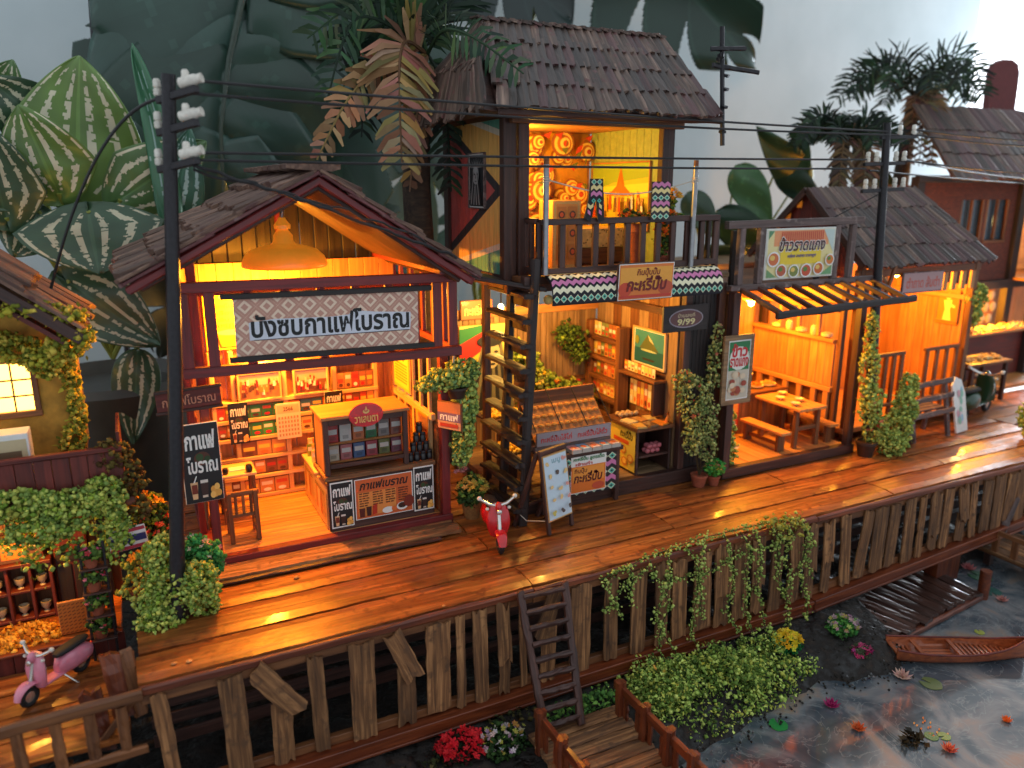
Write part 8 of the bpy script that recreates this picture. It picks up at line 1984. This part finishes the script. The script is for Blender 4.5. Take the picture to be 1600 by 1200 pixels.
t = thing('wooden_crate', 'plain wooden crate end seen behind the tall house', 'crate', (9.6, 11.6, -2)); bx(t, 'lid', 8.4, 11.2, 10.7, 12.2, 2.55, 2.65, 'old_panel'); bx(t, 'front', 8.5, 11.1, 10.75, 10.8, -2, 2.55, 'old_panel'); bx(t, 'end', 8.5, 8.55, 10.81, 12.1, -2, 2.55, 'old_panel')
ch = thing('dining_chair', 'dark red rounded chair back before the bright window', 'chair', (21.3, 13.6, -2))
A_, B_, = at(1552, 92, 13.5), at(1592, 215, 13.5)
mb = MB(); mb.prism([(-.42, -5.2), (.42, -5.2), (.44, -.2), (.36, .02), (.15, .12), (-.15, .12), (-.36, .02), (-.44, -.2)], -.10, .10, facing((20.85, 13.5, 7.0), (1, -.2, 0), (.16, 0, 1))); mb.build('backrest', 'chair_red', ch)
bx(ch, 'seat', 21.0, 22.8, 12.4, 13.8, 1.6, 1.8, 'chair_red')
for (x, y) in ((21.1, 12.5), (22.7, 12.5), (21.1, 13.7), (22.7, 13.7)): bx(ch, 'leg', x - .06, x + .06, y - .06, y + .06, -2, 1.6, 'chair_red')

# ================================================================== miniature palms
def frond(parent, pts, ll, pal, seed, n=24, droop=.5, wide=.055, name='frond'):
    rd_ = random.Random(seed); pts = [Vector(p) for p in pts]; mb = MB()
    def q(f):
        f = min(.999, f) * (len(pts) - 1); i = int(f); return pts[i].lerp(pts[i + 1], f - i)
    crv = [q(k / 12) for k in range(13)]
    # smooth
    for _ in range(3): crv = [crv[0]] + [(crv[i - 1] + crv[i] * 2 + crv[i + 1]) / 4 for i in range(1, 12)] + [crv[12]]
    def cq(f):
        f = min(.999, f) * 12; i = int(f); return crv[i].lerp(crv[i + 1], f - i)
    c0 = rd_.choice(pal); mb.tube(crv, [.022 * (1 - .75 * k / 12) + .004 for k in range(13)], 6, tuple(x * .8 for x in c0))
    for k in range(n):
        f = .10 + .9 * k / n; p_ = cq(f); tg = (cq(min(1, f + .03)) - cq(f - .03)).normalized(); vw = (CAMP - p_).normalized(); s_ = tg.cross(vw).normalized(); nn = s_.cross(tg)
        l = ll * (.45 + .75 * math.sin(math.pi * min(.93, f * .85 + .12))) * rd_.uniform(.75, 1.2)
        for sg in (-1, 1):
            c = tuple(min(1, x * rd_.uniform(.75, 1.25)) for x in rd_.choice(pal)); d1 = (s_ * sg * .85 + tg * rd_.uniform(.35, .8) + nn * rd_.uniform(-.15, .25)).normalized(); d2 = (d1 + Vector((0, 0, -droop * rd_.uniform(.6, 1.3)))).normalized()
            w = wide * rd_.uniform(.7, 1.2); a, b_, e = p_, p_ + d1 * l * .5, p_ + d1 * l * .5 + d2 * l * .5; wv = d1.cross(nn).normalized() * w * .5
            mb.add([a - wv * .5, a + wv * .5, b_ + wv + nn * .008, b_ - wv - nn * .008, e + wv * .35, e - wv * .35], [(0, 1, 2, 3), (3, 2, 4, 5)], c)
    return mb.build(name, 'frond_leaf', parent, colours=True)
PG = [rgb(52, 78, 52), rgb(76, 102, 66), rgb(38, 58, 42)]; PD = [rgb(36, 52, 38), rgb(46, 66, 46), rgb(30, 42, 34)]; PB = [rgb(150, 112, 84), rgb(176, 138, 104), rgb(124, 90, 64), rgb(160, 134, 80)]
p1 = thing('palm_tree', 'palm with hanging dry brown fronds beside the tall house', 'palm', (3.45, 9.7, 0), 'miniature palms')
MB().tube([(3.5, 9.75, -.02), (3.5, 9.7, 2.4), (3.42, 9.62, 4.0), (3.5, 9.6, 5.35)], [.22, .20, .18, .13], 12).build('trunk', 'palm_bark', p1, smooth=True)
Y1 = 9.4; C1 = at(668, 85, 9.55)
for k, (path, ll, pal, n, dr) in enumerate((
    ([C1, at(630, 55, Y1), at(622, 110, Y1 - .3), at(628, 255, Y1 - .4)], .46, PB, 30, .45), ([C1, at(600, 100, Y1), at(545, 145, Y1 - .2), at(495, 250, Y1 - .2)], .26, PB, 22, .6), ([C1, at(600, 30, Y1), at(545, 20, Y1), at(508, 170, Y1)], .34, PG, 26, .5),
    ([C1, at(640, 10, Y1), at(560, -5, Y1), at(480, 60, Y1)], .36, PG, 24, .5), ([C1, at(690, 40, Y1 - .5), at(740, 55, Y1 - 1.2), at(818, 115, 7.6)], .30, PG, 24, .6), ([C1, at(700, 15, Y1), at(720, -20, Y1)], .40, PD, 22, .3), ([C1, at(650, 20, Y1), at(640, -40, Y1)], .42, PG, 22, .2),
    ([C1, at(610, 60, 9.8), at(570, 110, 9.8), at(565, 215, 9.8)], .34, PD, 22, .6), ([C1, at(690, 120, Y1), at(700, 200, Y1), at(705, 300, Y1)], .32, PD, 22, .4), ([C1, at(620, 20, 10), at(560, 30, 10.1), at(530, 80, 10.1)], .36, PD, 22, .5), ([C1, at(660, 130, Y1), at(650, 190, Y1), at(640, 300, Y1)], .24, PB, 18, .4))):
    frond(p1, path, ll, pal, 300 + k, n, dr, .085 if pal is PB else .06)
def small_palm(label, crown, Y, seed, s_=1.0, lean=0):
    c = at(*crown, Y); t = thing('palm_tree', label, 'palm', (c.x, Y + .1, 0), 'miniature palms'); rd_ = random.Random(seed)
    MB().tube([(c.x + lean, Y + .1, 0), (c.x + lean * .5, Y + .1, c.z * .6), (c.x, Y, c.z)], [.22, .18, .13], 10).build('trunk', 'palm_bark', t, smooth=True)
    for k in range(11):
        a = 2 * math.pi * k / 11 + rd_.uniform(-.2, .2); r_ = 1.25 * s_ * rd_.uniform(.8, 1.15); d_ = Vector((math.cos(a), math.sin(a) * .8, 0)); up_k = rd_.uniform(.15, .6) * s_
        frond(t, [c, c + d_ * r_ * .45 + Vector((0, 0, up_k)), c + d_ * r_ * .8 + Vector((0, 0, up_k * .9)), c + d_ * r_ * 1.05 + Vector((0, 0, up_k * .2 - .15))], .30 * s_, PD, seed * 10 + k, 20, .5)
    for k in range(5):
        a = rd_.uniform(3.3, 6.1); d_ = Vector((math.cos(a), math.sin(a), 0)); frond(t, [c, c + d_ * .35 + Vector((0, 0, .05)), c + d_ * .5 + Vector((0, 0, -.5)), c + d_ * .5 + Vector((0, 0, -1.05 * s_))], .28, [rgb(110, 84, 66), rgb(90, 70, 56), rgb(126, 100, 70)], seed * 20 + k, 18, .4)
small_palm('dark palm rising behind the rice shop sign', (1318, 218), 10.6, 5, .85, .0)
small_palm('tall dark palm against the wall beside the brick house', (1428, 150), 11.6, 6, 1.35)
